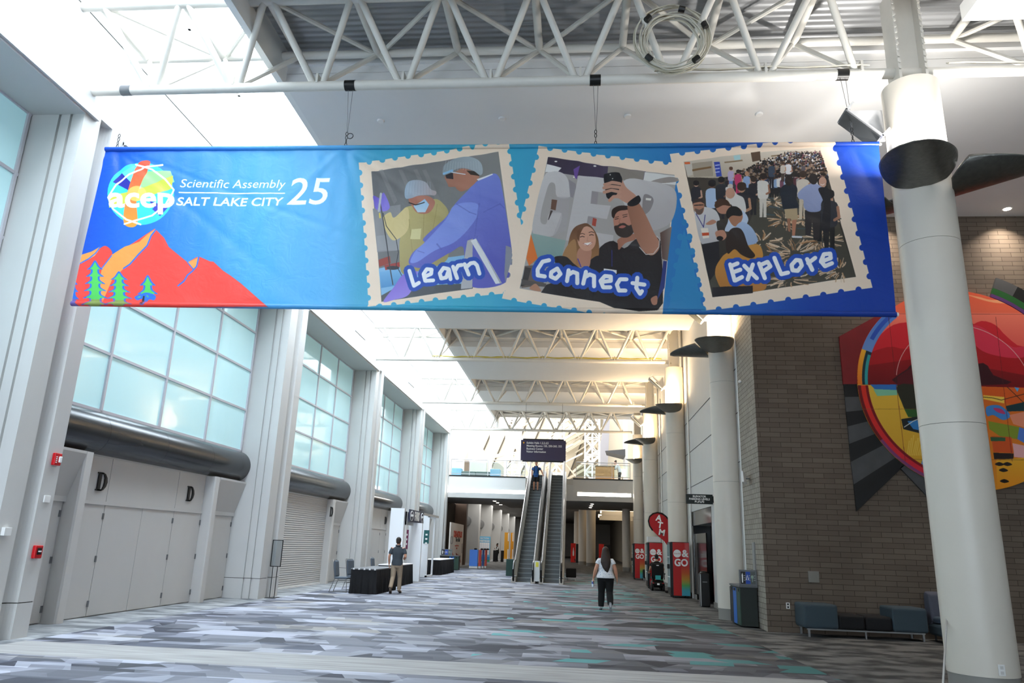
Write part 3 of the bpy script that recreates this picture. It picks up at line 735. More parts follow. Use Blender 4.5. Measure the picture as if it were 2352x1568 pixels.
# sloping beige wall panels with dark seams on the left of the atrium
bp_ = MB(); sm_ = MB()
for k in range(7):
    x0 = -12.5 + k * 1.55
    bp_.add([(x0, 72, 6), (x0 + 1.5, 72, 6), (x0 + 6.3, 74, 19), (x0 + 4.8, 74, 19), (x0, 72.3, 6), (x0 + 1.5, 72.3, 6), (x0 + 6.3, 74.3, 19), (x0 + 4.8, 74.3, 19)], [(0, 1, 2, 3), (7, 6, 5, 4), (0, 4, 5, 1), (2, 6, 7, 3), (1, 5, 6, 2), (0, 3, 7, 4)])
    sm_.add([(x0 + 1.45, 71.9, 6), (x0 + 1.6, 71.9, 6), (x0 + 6.4, 73.9, 19), (x0 + 6.25, 73.9, 19)], [(0, 1, 2, 3)])
struct(bp_.build('wall_sloping_panels', M_beige)); struct(sm_.build('trim_sloping_seams', mat('dark_seam', '5d564d', .8)))
struct(MB().box(-2.8, 75.5, 6, 6.2, 75.7, 19).build('wall_atrium_screen', mat('screen_stone', 'b3a893', .7)))
# lattice of beige louvres and beams
random.seed(3)
t = thing('roof_louvres', 'tangle of beige slanted beams behind the direction sign', 'structure frame', (-1.5, 70, 7))
for k in range(95):
    x = random.uniform(-4.5, 3.5); z = random.uniform(6.4, 15); a = radians(random.choice([28, 35, 42, -50, 30, 33])); l = random.uniform(1.6, 3.6)
    y = random.uniform(67, 74)
    d = Vector((cos(a), 0, sin(a))) * l / 2; c = Vector((x, y, z)); u = Vector((-sin(a), 0, cos(a))) * random.uniform(.05, .12)
    vs = [c - d - u, c + d - u, c + d + u, c - d + u]; vs += [v + Vector((0, .3, 0)) for v in vs]
    MB().add(vs, [(0, 1, 2, 3), (7, 6, 5, 4), (0, 4, 5, 1), (1, 5, 6, 2), (2, 6, 7, 3), (3, 7, 4, 0)]).build('louvre', M_beige if k % 3 else mat('pale_beam', 'efe8da', .6), t)
# curved steel arches
for k, (xa, za, xb, zb, lb) in enumerate([(-7.2, 9.0, -3.4, 12.6, 'upper curved white pipe arch left of the direction sign'), (-6.9, 6.0, -1.5, 10.4, 'lower curved white pipe arch behind the railing')]):
    pts = [(xa + (xb - xa) * u, 64, za + (zb - za) * u ** 1.8) for u in [q / 12 for q in range(13)]]
    tag(MB().path(pts, .16, 12).build('curved_pipe', M_white), lb, 'steel pipe', 'curved pipes in the atrium')
tag(MB().tube((-7.3, 65.2, 13.5), (-3.2, 65.2, 6.0), .15, n=12).build('diagonal_pipe', M_white), 'straight diagonal white pipe crossing the atrium at left', 'steel pipe')
tag(MB().tube((-7.2, 61, 6), (-7.2, 61, 14), .14, n=12).build('slim_post', M_white), 'slim white post standing behind the bridge railing at left', 'post')
# rounded grey wall end and openings
arc = [(-9.2 , 6)] + [(-9.2 + 1.9 * sin(a), 6 + 4.0 * cos(a) * 1.0) for a in [pi / 2 * q / 10 for q in range(11)]]
arc = [(-9.3, 6), (-9.3, 10.1)] + [(-9.3 + 1.6 * sin(a), 8.2 + 1.9 * cos(a)) for a in [pi / 2 * q / 10 for q in range(1, 11)]] + [(-7.7, 6)]
struct(MB().prism(arc, 62.5, 63, 'Y').build('wall_rounded_end', mat('pale_grey_paint', 'bdbdbb', .6)))
arc = [(-7.4, 6), (-7.4, 8.4)] + [(-7.4 + 1.3 * sin(a), 7 + 1.6 * cos(a)) for a in [pi / 2 * q / 10 for q in range(1, 11)]] + [(-6.1, 6)]
struct(MB().prism(arc, 65, 65.4, 'Y').build('wall_rounded_far', mat('stone_grey', 'a8a399', .6)))
# lattice towers
def tower(xc, y, w, lab):
    t = thing('lattice_tower', lab, 'tower', (xc, y, ZB), 'white lattice towers in the atrium')
    for sx in (-1, 1):
        for sy in (-1, 1): box(xc + sx * w / 2 - .06, y + sy * w / 2 - .06, ZB, xc + sx * w / 2 + .06, y + sy * w / 2 + .06, 14.5).build('leg', M_white, t)
    for k in range(6):
        z0 = ZB + .1 + k * 1.35; z1 = z0 + 1.35
        for sy in (-1, 1):
            yy = y + sy * w / 2
            MB().tube((xc - w / 2, yy, z0), (xc + w / 2, yy, z1), .045, n=6).tube((xc + w / 2, yy, z0), (xc - w / 2, yy, z1), .045, n=6).tube((xc - w / 2, yy, z1), (xc + w / 2, yy, z1), .05, n=6).build('lattice_panel', M_white, t)
    box(xc - .07, y - w / 2 - .05, ZB, xc + .07, y - w / 2 + .05, 14.5).build('centre_post', M_white, t)
tower(-5.25, 60, 1.15, 'white lattice tower left of the direction sign')
tower(-1.75, 62, 1.15, 'white lattice tower partly behind the direction sign')
tower(1.15, 60, 1.15, 'white lattice tower right of the direction sign')
# right part: beige wall, pointed dark canopy, desk, lamp
q0, q1 = gy(1393, 960, 64), gy(1437, 1070, 64)
struct(MB().box(q0.x, 64, 6, 6.2, 64.3, 15).build('wall_atrium_beige', M_beige))
struct(MB().prism([(q0.x - .8, 8), (q0.x + .05, 8), (q0.x + .3, 13), (q0.x - .2, 13)], 63.2, 63.5, 'Y').build('wall_atrium_grey_fin', mat('lilac_grey_paint', 'a9a7ad', .6)))
c = gy(1390, 1035, 58); d = gy(1437, 1031, 58); e = gy(1437, 1047, 58)
t = MB().add([c, d, (d.x, 60.5, d.z + .1), (c.x + .2, 60.5, c.z), (c.x, c.y, c.z - .05), (e.x, 58, e.z), (d.x, 60.5, e.z), (c.x + .2, 60.5, c.z - .05)], [(0, 1, 2, 3), (7, 6, 5, 4), (0, 4, 5, 1), (1, 5, 6, 2), (2, 6, 7, 3), (3, 7, 4, 0)]).build('pointed_canopy', mat('charcoal_paint', '4c4c4e', .6))
MB().tube((e.x-.3, 59, e.z), (e.x-.3, 59, 12), .05).build('x', M_base) if False else None
struct(MB().box(e.x - .02, 57.9, 6, e.x + .15, 61, 12).build('wall_atrium_pier', M_white))
tag(t, 'dark pointed canopy hanging above the desk on the bridge', 'canopy')
a_, b_ = gy(1368, 1068, 55), gy(1411, 1068, 55)
t = thing('reception_desk', 'wooden reception desk on the upper level right of the escalators', 'desk', ((a_.x + b_.x) / 2, 55.4, ZB))
MB().box(a_.x, 55, ZB, b_.x, 55.08, ZB + 1.4).box(a_.x, 55.08, ZB, a_.x + .06, 56, ZB + 1.4).box(b_.x - .06, 55.08, ZB, b_.x, 56, ZB + 1.4).build('front', mat('desk_wood', '9a7348', .5, noise=.15, nscale=6), t, bevel=.01)
MB().box(a_.x - .05, 54.95, ZB + 1.4, b_.x + .05, 56, ZB + 1.45).build('top', mat('dark_worktop', '2c2a2c', .4), t, bevel=.01)
t = thing('floor_lamp', 'lit drum floor lamp right of the reception desk', 'lamp', (3.35, 56.5, ZB))
MB().lathe([(.02, .02), (.02, .95)], (3.35, 56.5, ZB), 10).build('pole', M_black, t)
MB().lathe([(.16, 0), (.16, .03)], (3.35, 56.5, ZB)).build('base', M_black, t)
MB().lathe([(.27, .85), (.27, 1.4)], (3.35, 56.5, ZB)).build('lamp_shade', mat('lit_shade', 'fff2d8', emit='ffe9c4', es=1.6), t)
# lounge seats behind the left railing
def lounge(loc, rz, lab, wd, c1, c2, cat='bench', scale=1.0, name='lounge_bench', group=None, mid=1.0):
    t = thing(name, lab, cat, (0, 0, 0), group); L = wd
    for k, x in enumerate((-L / 2, L / 2 - .7)):
        MB().box(x, -.36, .17, x + .7, .36, .66).build('end_block', c1, t, bevel=.05, seg=3)
    for k in range(2):
        h = (L - 1.4) / 2; x = -L / 2 + .7 + k * h
        MB().box(x + .005, -.33, .17, x + h - .005, .33, .46).build('seat', c2, t, bevel=.05, seg=3)
    f = MB().box(-L / 2 + .06, -.3, .14, L / 2 - .06, -.27, .17).box(-L / 2 + .06, .27, .14, L / 2 - .06, .3, .17)
    f.build('rail', M_chrome, t)
    for x in (-L / 2 + .1, L / 2 - .1):
        for y in (-.29, .29): MB().box(x - .02, y - .02, 0, x + .02, y + .02, .17).build('leg', M_chrome, t)
    MB().box(-.015, -.3, 0, .015, -.27, .14).build('leg', M_chrome, t)
    t.location = loc; t.rotation_euler = (0, 0, rz); t.scale = (scale,) * 3
    return t
M_teal = mat('blue_grey_upholstery', '3d4a52', .85, bump=.2, bscale=200); M_blk = mat('black_upholstery', '151517', .8)
M_lb = mat('light_blue_upholstery', '7fa9c4', .8); M_dg = mat('grey_green_upholstery', '5c6a68', .8)
lounge((-7.05, 51.6, ZB), 0, 'light blue and grey lounge bench behind the left bridge railing', 3.4, M_lb, M_dg, mid=1)
tag(box(-8.45, 52.3, ZB, -8.1, 52.9, ZB + .6).build('green_pouf', mat('green_fabric', '2f7a4a', .8), None, bevel=.06), 'small green pouf at the left end of the bridge', 'pouf')

# ---- passage under and beyond the bridge
struct(MB().box(-9.9, YB + .1, 0, -9.6, 59, 4.6).build('wall_left_lobby', M_dark))
struct(MB().box(-9.6, 52.6, 0, -9.35, 53.6, 4.55).build('trim_lobby_brown_pier', mat('brown_pier', '6b5546', .6)))
struct(MB().box(-9.62, 59, 0, -8.7, 59.6, 8).build('trim_lobby_jamb', mat('brown_pier')))
struct(MB().box(-10.9, 59.6, 0, -9.63, 130, 8).build('wall_left_far', M_wallg))
for k, yy in enumerate((66.0, 75.5, 85, 94.5, 104, 113.5)):
    t = thing('far_pilaster', ['first', 'second', 'third', 'fourth', 'fifth', 'sixth'][k] + ' pilaster of the far left wall seen under the bridge', 'column', (-9.1, yy, 0), 'pilasters beyond the bridge')
    MB().box(-9.61, yy, 0, -8.6, yy + 1.2, 5.44).build('shaft', M_wall, t)
    cx, cz, r = -9.69, 3.5, .43
    pts = [(cx + r * sin(pi * q / 16), cz - r * cos(pi * q / 16)) for q in range(17)]
    tag(MB().prism(pts, yy - 6.5, yy - .02, 'Y', True).build('canopy_tube', M_pipe), ['first', 'second', 'third', 'fourth', 'fifth', 'sixth'][k] + ' grey canopy tube beyond the bridge', 'canopy', 'canopy tubes beyond the bridge')
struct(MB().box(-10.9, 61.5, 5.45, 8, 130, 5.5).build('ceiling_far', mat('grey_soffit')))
struct(box(-10.9, 130, 0, 8, 130.3, 8).build('wall_far_end', M_wallg))
struct(MB().box(5.6, 49.5, 0, 5.9, 130, 5.5).build('wall_right_far', mat('beige_wall', '9d9483', .6)))
area_light('far_hall_daylight', (-7.4, 85, 5.38), (0, 0, 0), 2.6, 44, 900, (1, .98, .94))
# fat round columns under the bridge on the right
for k, (px, py, r) in enumerate([(1357, 1300, .42), (1338, 1296, .42), (1439, 1312, .3), (1326, 1291, .4)]):
    g_ = gz(px, py); t = thing('lobby_column', ['wide round column left of the woman, under the bridge', 'round column behind the wide one, under the bridge', 'dim round column left of the nearest bridge column', 'farthest round column right of the escalators'][k], 'column', (g_.x, g_.y, 0), 'round columns beyond the bridge')
    h = 4.55 if g_.y < 61.5 else 5.45
    MB().lathe([(r, .3), (r, h)], (g_.x, g_.y, 0), 32).build('shaft', M_col, t); MB().lathe([(r - .01, 0), (r - .01, .3)], (g_.x, g_.y, 0), 32).build('base', M_base, t)
# stepped ceiling coves glowing warm
for k, (y0, z) in enumerate([(62.5, 5.2), (69, 5.0), (76, 4.85)]):
    t = thing('ceiling_cove', ['nearest', 'middle', 'farthest'][k] + ' warm glowing ceiling cove under the bridge at the right', 'light cove', (3.6, y0, z - .5), 'warm ceiling coves')
    MB().box(2.2, y0, z - .55, 5.5, y0 + .12, z - .12).build('board', M_wall, t)
    MB().box(2.25, y0 + 5.4, z - .1, 5.5, y0 + 5.5, z + .22).build('glow', mat('warm_cove', 'ffffff', emit='ffdfb0', es=5), t)
    a = area_light('cove_beam', (3.9, y0 + 2.5, z - .2), (pi, 0, 0), 3, 4, 60, (1, .82, .6))
M_dl2 = M_dl
for k, (px, py, z) in enumerate([(1136, 1150, 4.54), (1143, 1154, 4.54), (1150, 1158.5, 4.54), (1360, 1157, 4.54), (1358, 1161, 4.54), (1356, 1165, 4.54)]):
    g_ = gz(px, py, z); t = thing('downlight', ['nearest left', 'middle left', 'farthest left', 'nearest right', 'middle right', 'farthest right'][k] + ' downlight in the soffit under the bridge', 'lamp', (g_.x, g_.y, z), 'downlights under the bridge')
    MB().lathe([(.13, 0), (.13, -.01)], (g_.x, g_.y, z), 16).build('ring', M_white, t); MB().lathe([(.11, -.012), (.11, -.02)], (g_.x, g_.y, z), 16).build('lens', M_dl, t)
    if k in (0, 2, 3, 5):
        a = area_light('downlight_beam', (g_.x, g_.y, z - .05), (0, 0, 0), .15, .15, 14, (1, .9, .78)); a.parent = t; a.location = (0, 0, -.05)

# ---- displays beyond the bridge
t = thing('panel_kiosk', 'freestanding kiosk of blue and red side panels on the carpet beyond the tables', 'kiosk', (-7.05, 53, 0))
kx = [(-7.34, -6.78, '4f86e0'), (-6.76, -6.6, 'd24a38'), (-6.58, -6.46, '2c4f8e'), (-6.44, -6.32, 'd24a38')]
for k, (xa, xb, c) in enumerate(kx):
    y = 52.2 + k * .45
    MB().box(xa, y, .14, xb, y + .35, 1.22).build('panel', mat('kiosk_' + c, c, .5), t); MB().box(xa, y - .01, 0, xb, y + .36, .13).build('plinth', M_white, t)
    MB().ell(((xa + xb) / 2 + .1, y + .2, 1.27), (.12, .1, .06), 10, 6).build('black_phone', M_black, t)
t = thing('schedule_banner', 'blue upright SECTION MEETINGS schedule banner beyond the bridge', 'banner stand', (-8.5, 70, 0))
box(-9.0, 70, 0, -7.97, 70.05, 2.28).build('panel', mat('sky_blue_print', '6ec0e6', .5), t)
box(-8.95, 69.99, .65, -8.03, 70, 1.75).build('grid_sheet', mat('pale_sheet', 'dfe3ee', .5), t)
for k in range(5):
    for q in range(5): box(-8.92 + k * .18, 69.98, .7 + q * .21, -8.78 + k * .18, 69.99, .87 + q * .21).build('schedule_cell', mat('cell_white', 'f6f6f8', .5), t)
box(-9.0, 69.99, .1, -7.97, 70, .5).build('landscape_print', mat('blue_landscape', '3a8fc4', .5), t); box(-9.0, 69.98, .08, -7.97, 69.99, .2).build('green_print', mat('green_landscape', '4f9a4a', .5), t)
put_text('lettering', 'SECTION', .2, M_let, t, (-8.5, 69.98, 2.1), SOUTH, bold=.004); put_text('lettering', 'MEETINGS', .2, M_let, t, (-8.5, 69.98, 1.87), SOUTH, bold=.01)
for k, (xa, xb) in enumerate([(-6.95, -6.5), (-6.4, -6.1)]):
    t = thing('orange_banner', ['wide orange upright banner left of the escalators', 'narrow orange upright banner right behind the escalator rail'][k], 'banner stand', ((xa + xb) / 2, 73, 0), 'orange upright banners')
    box(xa, 73 + k * .5, .3, xb, 73.05 + k * .5, 2.75).build('panel', mat('orange_print', 'e8a32c', .5), t)
    box(xb - .12, 72.99 + k * .5, 1.95, xb - .03, 73 + k * .5, 2.7).build('white_strip', M_let, t); box(xb - .12, 72.99 + k * .5, .3, xb - .03, 73 + k * .5, 1.2).build('white_strip', M_let, t)
    MB().box(xa, 72.8 + k * .5, 0, xb, 73.2 + k * .5, .3).build('base', M_white, t)
for k, (xa, xb) in enumerate([(-8.1, -7.75), (-7.35, -6.98)]):
    tag(MB().box(xa, 74, 0, xb, 74.6, 1.05).build('black_counter', M_blk, None, bevel=.01), ['black draped counter left of the distant person', 'black draped counter right of the distant person'][k], 'table', 'black draped counters')
p0, p1 = gy(1387, 1250, 75), gy(1402, 1292, 75)
tag(MB().box(p0.x, 75, 0, p1.x, 75.3, p0.z).build('black_screen', M_black, None, bevel=.01), 'tall black screen cabinet behind the walking woman', 'screen')
p0 = gy(1378, 1251, 78)
tag(MB().box(p0.x - .1, 78, 0, p0.x + .45, 78.6, 2.0).build('red_machine', mat('vending_red', 'd81e12', .4), None, bevel=.01), 'small far red machine left of the black screen cabinet', 'vending machine')
# ================================================================ furniture and fittings
def cloth_table(x0, x1, y0, y1, h, lab, top_m, skirt_m, group='draped tables on the left', overhang=False):
    t = thing('draped_table', lab, 'table', ((x0 + x1) / 2, (y0 + y1) / 2, 0), group)
    MB().box(x0 - .01, y0 - .01, h - .02, x1 + .01, y1 + .01, h + .015).build('table_top', top_m, t, bevel=.008)
    # pleated skirt: a wavy closed wall
    pts = []; step = .035
    def edge(ax, ay, bx, by):
        L = sqrt((bx - ax) ** 2 + (by - ay) ** 2); n = int(L / step)
        nx, ny = (by - ay) / L, -(bx - ax) / L
        for k in range(n): pts.append((ax + (bx - ax) * k / n, ay + (by - ay) * k / n, nx, ny))
    edge(x0, y0, x1, y0); edge(x1, y0, x1, y1); edge(x1, y1, x0, y1); edge(x0, y1, x0, y0)
    n = len(pts); v = []; rows = 6; ph = [random.uniform(-1, 1) for _ in range(n)]
    for j in range(rows + 1):
        z = (h - .02) * (1 - j / rows) + .005
        for k, (px, py, nx, ny) in enumerate(pts):
            a = (.004 + .028 * j / rows) * (sin(k * 1.15 + .9 * sin(k * .23)) + .4 * ph[k]) + .02 * j / rows
            v.append((px + nx * a, py + ny * a, z))
    f = [(j * n + k, j * n + (k + 1) % n, (j + 1) * n + (k + 1) % n, (j + 1) * n + k) for j in range(rows) for k in range(n)]
    MB().add(v, f, True).build('skirt', skirt_m, t)
    for x in (x0 + .08, x1 - .08):
        for y in (y0 + .1, y1 - .1): MB().tube((x, y, 0), (x, y, h - .02), .015).build('leg', M_chrome, t)
    return t
M_skirt = mat('black_table_skirt', '0d0d10', .75); M_cloth = mat('white_tablecloth', 'e9e9ea', .7); M_tt = mat('grey_laminate', '6c6c6e', .5)
cloth_table(-7.12, -6.3, 23.9, 26.6, .75, 'bare grey topped table with a black pleated skirt, behind the two grey chairs', M_tt, M_skirt)
cloth_table(-7.4, -6.67, 28.3, 30.95, .76, 'long table with white top and black skirt beside the walking man', M_cloth, M_skirt)
cloth_table(-7.85, -7.02, 39.3, 43.6, .76, 'farther table with white top and black skirt, in front of the recycling station', M_cloth, M_skirt)
for q in range(5):
    p_ = (-7.05 + q * .17, 23.885); 
    o = box(p_[0], 23.86, .725, p_[0] + .05, 23.89, .775).build('skirt_clip', mat('white_clip', 'e8e8e8', .4)); tag(o, ['leftmost', 'second', 'third', 'fourth', 'rightmost'][q] + ' white skirt clip on the front edge of the bare grey table', 'clip', 'skirt clips on the bare table')
M_uph = mat('grey_blue_upholstery', '565f69', .8, bump=.2, bscale=150); M_frm = mat('grey_tube_frame', '8d8b88', .35, metal=.6)
def banquet_chair(lab, loc, rz):
    t = thing('banquet_chair', lab, 'chair', (0, 0, 0), 'grey padded chairs')
    MB().box(-.21, -.21, .41, .21, .22, .47).build('seat', M_uph, t, bevel=.025, seg=3)
    pts = [(-.19, .45), (-.16, .5), (-.22, .93), (-.25, .98), (-.28, .93), (-.22, .47)]
    MB().prism([(p[0], p[1]) for p in pts], -.19, .19, 'X').build('backrest', M_uph, t, bevel=.015)
    MB().path([(-.2, -.2, .42), (-.205, -.29, .95), (-.18, -.3, .99), (.18, -.3, .99), (.205, -.29, .95), (.2, -.2, .42)], .012, 8).build('back_frame', M_frm, t)
    for s in (-1, 1):
        MB().path([(s * .2, .17, .42), (s * .2, .2, .38), (s * .21, .23, 0)], .012, 8).build('leg', M_frm, t)
        MB().path([(s * .2, -.18, .42), (s * .2, -.2, .38), (s * .22, -.34, 0)], .012, 8).build('leg', M_frm, t)
        MB().tube((s * .2, .2, .36), (s * .2, -.2, .36), .01).build('side_rail', M_frm, t)
        MB().tube((s * .215, .22, .02), (s * .222, -.33, .02), .008).build('foot_rail', M_frm, t)
    MB().tube((-.2, .19, .3), (.2, .19, .3), .009).build('stretcher', M_frm, t)
    t.location = loc; t.rotation_euler = (0, 0, rz); return t
banquet_chair('nearer grey padded chair left of the bare table, seen from the side', (-7.52, 24.35, 0), -pi / 2)
banquet_chair('farther grey padded chair left of the bare table, facing away', (-7.5, 25.7, 0), -pi / 2 - .3)
banquet_chair('grey chair tucked behind the long white topped table', (-7.75, 29.6, 0), -pi / 2)
banquet_chair('grey chair behind the farther white topped table', (-8.25, 41.2, 0), -pi / 2)
# empty black sign holder
t = thing('sign_holder', 'empty black sign frame on two thin posts beside the roller shutter', 'sign stand', (-8.45, 21.0, 0))
fx0, fx1, fz0, fz1 = -8.6, -8.29, .83, 1.56
MB().box(fx0, 20.99, fz0, fx0 + .02, 21.01, fz1).box(fx1 - .02, 20.99, fz0, fx1, 21.01, fz1).box(fx0, 20.99, fz0, fx1, 21.01, fz0 + .02).box(fx0, 20.99, fz1 - .02, fx1, 21.01, fz1).build('frame', M_black, t)
box(fx0 + .02, 20.995, fz0 + .02, fx1 - .02, 21.0, fz1 - .02).build('clear_insert', glass_mat('clear_acrylic', 'e8ecee', .04), t)
for x in (-8.51, -8.38): MB().box(x - .008, 20.992, 0, x + .008, 21.008, fz0).build('post', M_black, t)
MB().box(-8.58, 20.8, 0, -8.3, 21.2, .012).build('base_plate', M_black, t)
# white exhibition arch with FAIRS header
t = thing('exhibition_arch', 'tall white exhibition arch with a dark FAIRS header, left of the tables', 'display', (-7.2, 33.5, 0))
M_ep = mat('white_display_panel', 'f1f3f6', .45)
box(-7.76, 31.0, 0, -7.18, 31.25, 2.96).build('side_panel', M_ep, t)
MB().box(-7.7, 31.25, 0, -7.1, 31.35, 2.92).box(-7.1, 31.25, 2.82, -7.0, 38, 2.92).box(-7.2, 31.25, 2.3, -7.12, 33.9, 2.85).build('back_frame', M_wallg, t)
box(-7.3, 32.6, 0, -6.72, 32.75, 2.42).build('side_panel', M_ep, t)
ha, hb = gx(942, 1171, -6.95), gx(974, 1177, -6.95)
hd = box(-7.0, ha.y, 2.42, -6.95, hb.y, 2.93).build('header', mat('dark_indigo_header', '34364f', .5), t)
tt = put_text('lettering', 'FAIRS', .5, M_let, t, (-6.945, (ha.y + hb.y) / 2, 2.67), EAST, bold=.02, sx=.8)
for yy in (ha.y + .38, hb.y - .38):
    MB().path([(-6.94, yy + .25 * cos(a), 2.675 + .2 * sin(a)) for a in [2 * pi * q / 16 for q in range(16)]], .012, 6, True).tube((-6.94, yy - .15, 2.69), (-6.94, yy + .15, 2.69), .05, n=6).build('emblem', M_let, t)
pa, pb = gx(963, 1335, -7.0), gx(975, 1320, -7.25)
MB().box(-7.65, 36.6, 0, -7.2, 36.75, 2.9).box(-7.28, 36.6, 0, -7.2, 38.2, .08).box(-7.28, 36.6, 2.8, -7.2, 38.2, 2.9).box(-7.28, 38.1, 0, -7.2, 38.2, 2.9).build('side_panel', M_ep, t)
pq = gy(925, 1216, 33.4); pr = gy(937, 1255, 33.4)
def pstr(name, x0, x1, y, z0, z1, c, lines):
    o = box(x0, y - .01, z0, x1, y, z1).build(name, mat(name + '_ink', c, .5), t)
    for k in range(lines): MB().box(x0 + .08, y - .014, z1 - .25 - k * .2, x1 - .08, y - .01, z1 - .17 - k * .2).build('text_line', M_let, o)
box(pq.x - .02, 33.4, 0, pr.x + .06, 33.5, 2.9).build('side_panel', M_wallg, t)
pstr('purple_poster', pq.x, pr.x + .03, 33.39, pr.z - .1, pq.z, '6b2347', 3)
pq = gy(974, 1217, 36.55); pr = gy(982, 1248, 36.55)
pstr('teal_poster', pq.x - .0, pr.x + .05, 36.59, pr.z, pq.z, '1f5a5c', 4)
# big white notice board with red title
t = thing('notice_board', 'leaning white board with red handwritten title and sketches, under the bridge', 'board', (-8.3, 53, 0))
A, B = Vector((-8.35, 49.85, 0)), Vector((-8.5, 56.6, 0))
def NB(u, z, off=0.0):
    p = A + (B - A) * u; return (p.x + off + .12 * 0, p.y, z)
MB().add([NB(0, 0), NB(1, 0), NB(1, 2.95), NB(0, 2.95), NB(0, 0, -.08), NB(1, 0, -.08), NB(1, 2.95, -.08), NB(0, 2.95, -.08)], [(0, 1, 2, 3), (7, 6, 5, 4), (0, 4, 5, 1), (1, 5, 6, 2), (2, 6, 7, 3), (3, 7, 4, 0)]).build('panel', mat('white_board_print', 'e8dfd4', .5), t)
M_red = mat('red_ink', 'd2452a', .6); M_ink = mat('dark_ink', '3a3d44', .6)
def nbtext(tx, size, u, z, m, sx=1.0, b=0.0):
    me = text_mesh(tx, size, b, 0, 'CENTER', .003); me.transform(Matrix.Diagonal((sx, 1, 1, 1)))
    for v in me.vertices: v.co = Vector(NB(u + v.co.x / (B - A).length, z + v.co.y, .012 + v.co.z)) - Vector((-8.3, 53, 0))
    me.materials.clear(); me.materials.append(m); o = bpy.data.objects.new('lettering', me); col.objects.link(o); o.parent = t
nbtext('DISASTRUS', .55, .55, 2.2, M_red, 1.6, .03); nbtext('The Ball', .4, .55, 1.85, M_ink, 1.8, .01)
nbtext('most of the story', .16, .5, 1.45, M_red, 1.7); nbtext('begins', .16, .5, 1.28, M_red, 1.7)
mb = MB()
for k in range(5): mb.tube(NB(.45 + k * .07, .95 - k * .05, .012), NB(.6 + k * .07, .45 - k * .05, .012), .018, n=5)
for k in range(3): mb.tube(NB(.05 + k * .06, 1.0, .012), NB(.16 + k * .06, .8, .012), .018, n=5)
mb.build('red_sketch', M_red, t)
MB().path([NB(.1 + .08 * cos(a), 1.8 + .25 * sin(a), .012) for a in [2 * pi * q / 14 for q in range(14)]], .012, 5, True).tube(NB(.92, 1.6, .012), NB(.92, .9, .012), .012, n=5).build('dark_sketch', M_ink, t)
# recycling stations
def recycle(lab, x0, x1, y0, y1, z1, face, order, back):
    """face 'W' or 'S': the side with the coloured doors"""
    t = thing('recycling_station', lab, 'bin', ((x0 + x1) / 2, (y0 + y1) / 2, 0), 'recycling stations')
    cb, cbl, cg = mat('bin_black', '1d1d1e', .5), mat('bin_blue', '1f63b8', .45), mat('bin_green', '2c4438', .5)
    MB().box(x0 + .02, y0 + .02, .03, x1 - .02, y1 - .02, z1 - .02).build('cabinet', mat('bin_dark_green', '1c241f', .5), t, bevel=.005)
    MB().box(x0, y0, z1 - .02, x1, y1, z1 + .02).build('top', mat('bin_top_grey', '5e6062', .4), t)
    cs = [cb, cbl, cg]
    for k in range(3):
        if face == 'W':
            a = y1 - (y1 - y0) * (k + .0) / 3; b = y1 - (y1 - y0) * (k + 1) / 3
            o = box(x0, b + .01, .05, x0 + .02, a - .01, z1 - .05).build('door', cs[k], t)
            box(x0 - .01, b + .1, z1 - .12, x0 + .01, a - .1, z1 - .06).build('slot', M_black, o)
        else:
            a = x0 + (x1 - x0) * (0 if k == 0 else .5 if k == 1 else .76); b = x0 + (x1 - x0) * (.5 if k == 0 else .76 if k == 1 else 1)
            o = box(a + .01, y0, .05, b - .01, y0 + .02, z1 - .05).build('door', cs[k], t)
            box(a + .1, y0 - .01, z1 - .12, b - .1, y0 + .01, z1 - .06).build('slot', M_black, o)
    bx0, bx1, by, bz = back
    s = box(bx0, by, z1 + .02, bx1, by + .04, bz).build('sign_board', mat('sign_board_grey', '6f7173', .5), t)
    w = (bx1 - bx0 - .06) / 3
    for k, c in enumerate([mat('label_black', '232323', .5), mat('label_blue', '2b50b0', .5), mat('label_grey', '5b615c', .5)]):
        xa = bx0 + .03 + k * w
        p = box(xa, by - .006, z1 + .06, xa + w - .01, by, bz - .04).build('label', c, s)
        zc = (z1 + bz) / 2
        if k == 0: MB().prism([(xa + w * .2, zc - .1), (xa + w * .42, zc - .1), (xa + w * .45, zc + .07), (xa + w * .31, zc + .12), (xa + w * .17, zc + .07)], by - .01, by - .006, 'Y').build('cup_symbol', M_let, s)
        if k == 1: MB().path([(xa + w * .3 + .045 * cos(a) * (w / .15), by - .01, zc + .07 * sin(a)) for a in [pi / 2 + 2 * pi * q / 3 for q in range(3)]], .014, 6, True).build('recycling_symbol', M_let, s)
        if k == 2: MB().ell((xa + w * .3, by - .008, zc + .03), (.03, .006, .04), 8, 6).tube((xa + w * .3, by - .01, zc - .08), (xa + w * .3, by - .01, zc), .008, n=5).build('leaf_symbol', mat('pale_green', '9db5a2', .5), s)
        for q in range(3): box(xa + w * .58, by - .009, zc + .05 - q * .05, xa + w * .9, by - .006, zc + .065 - q * .05).build('text_line', mat('faint_text', 'a8aaac', .5), s)
    return t
recycle('near recycling station with blue door against the brick wall corner', 3.76, 4.18, 18.35, 19.5, .9, 'W', 0, (3.78, 4.18, 18.38, 1.27))
recycle('far recycling station with blue door beside the notice board', -8.45, -7.25, 46.9, 47.6, .85, 'S', 0, (-8.45, -7.75, 47.3, 1.24))
tag(MB().box(-3.85, 41.9, 0, -3.3, 42.5, .88).build('bin_cabinet', mat('bin_green2', '25423a', .5), None, bevel=.01), 'dark green cabinet behind the left escalator foot', 'bin')
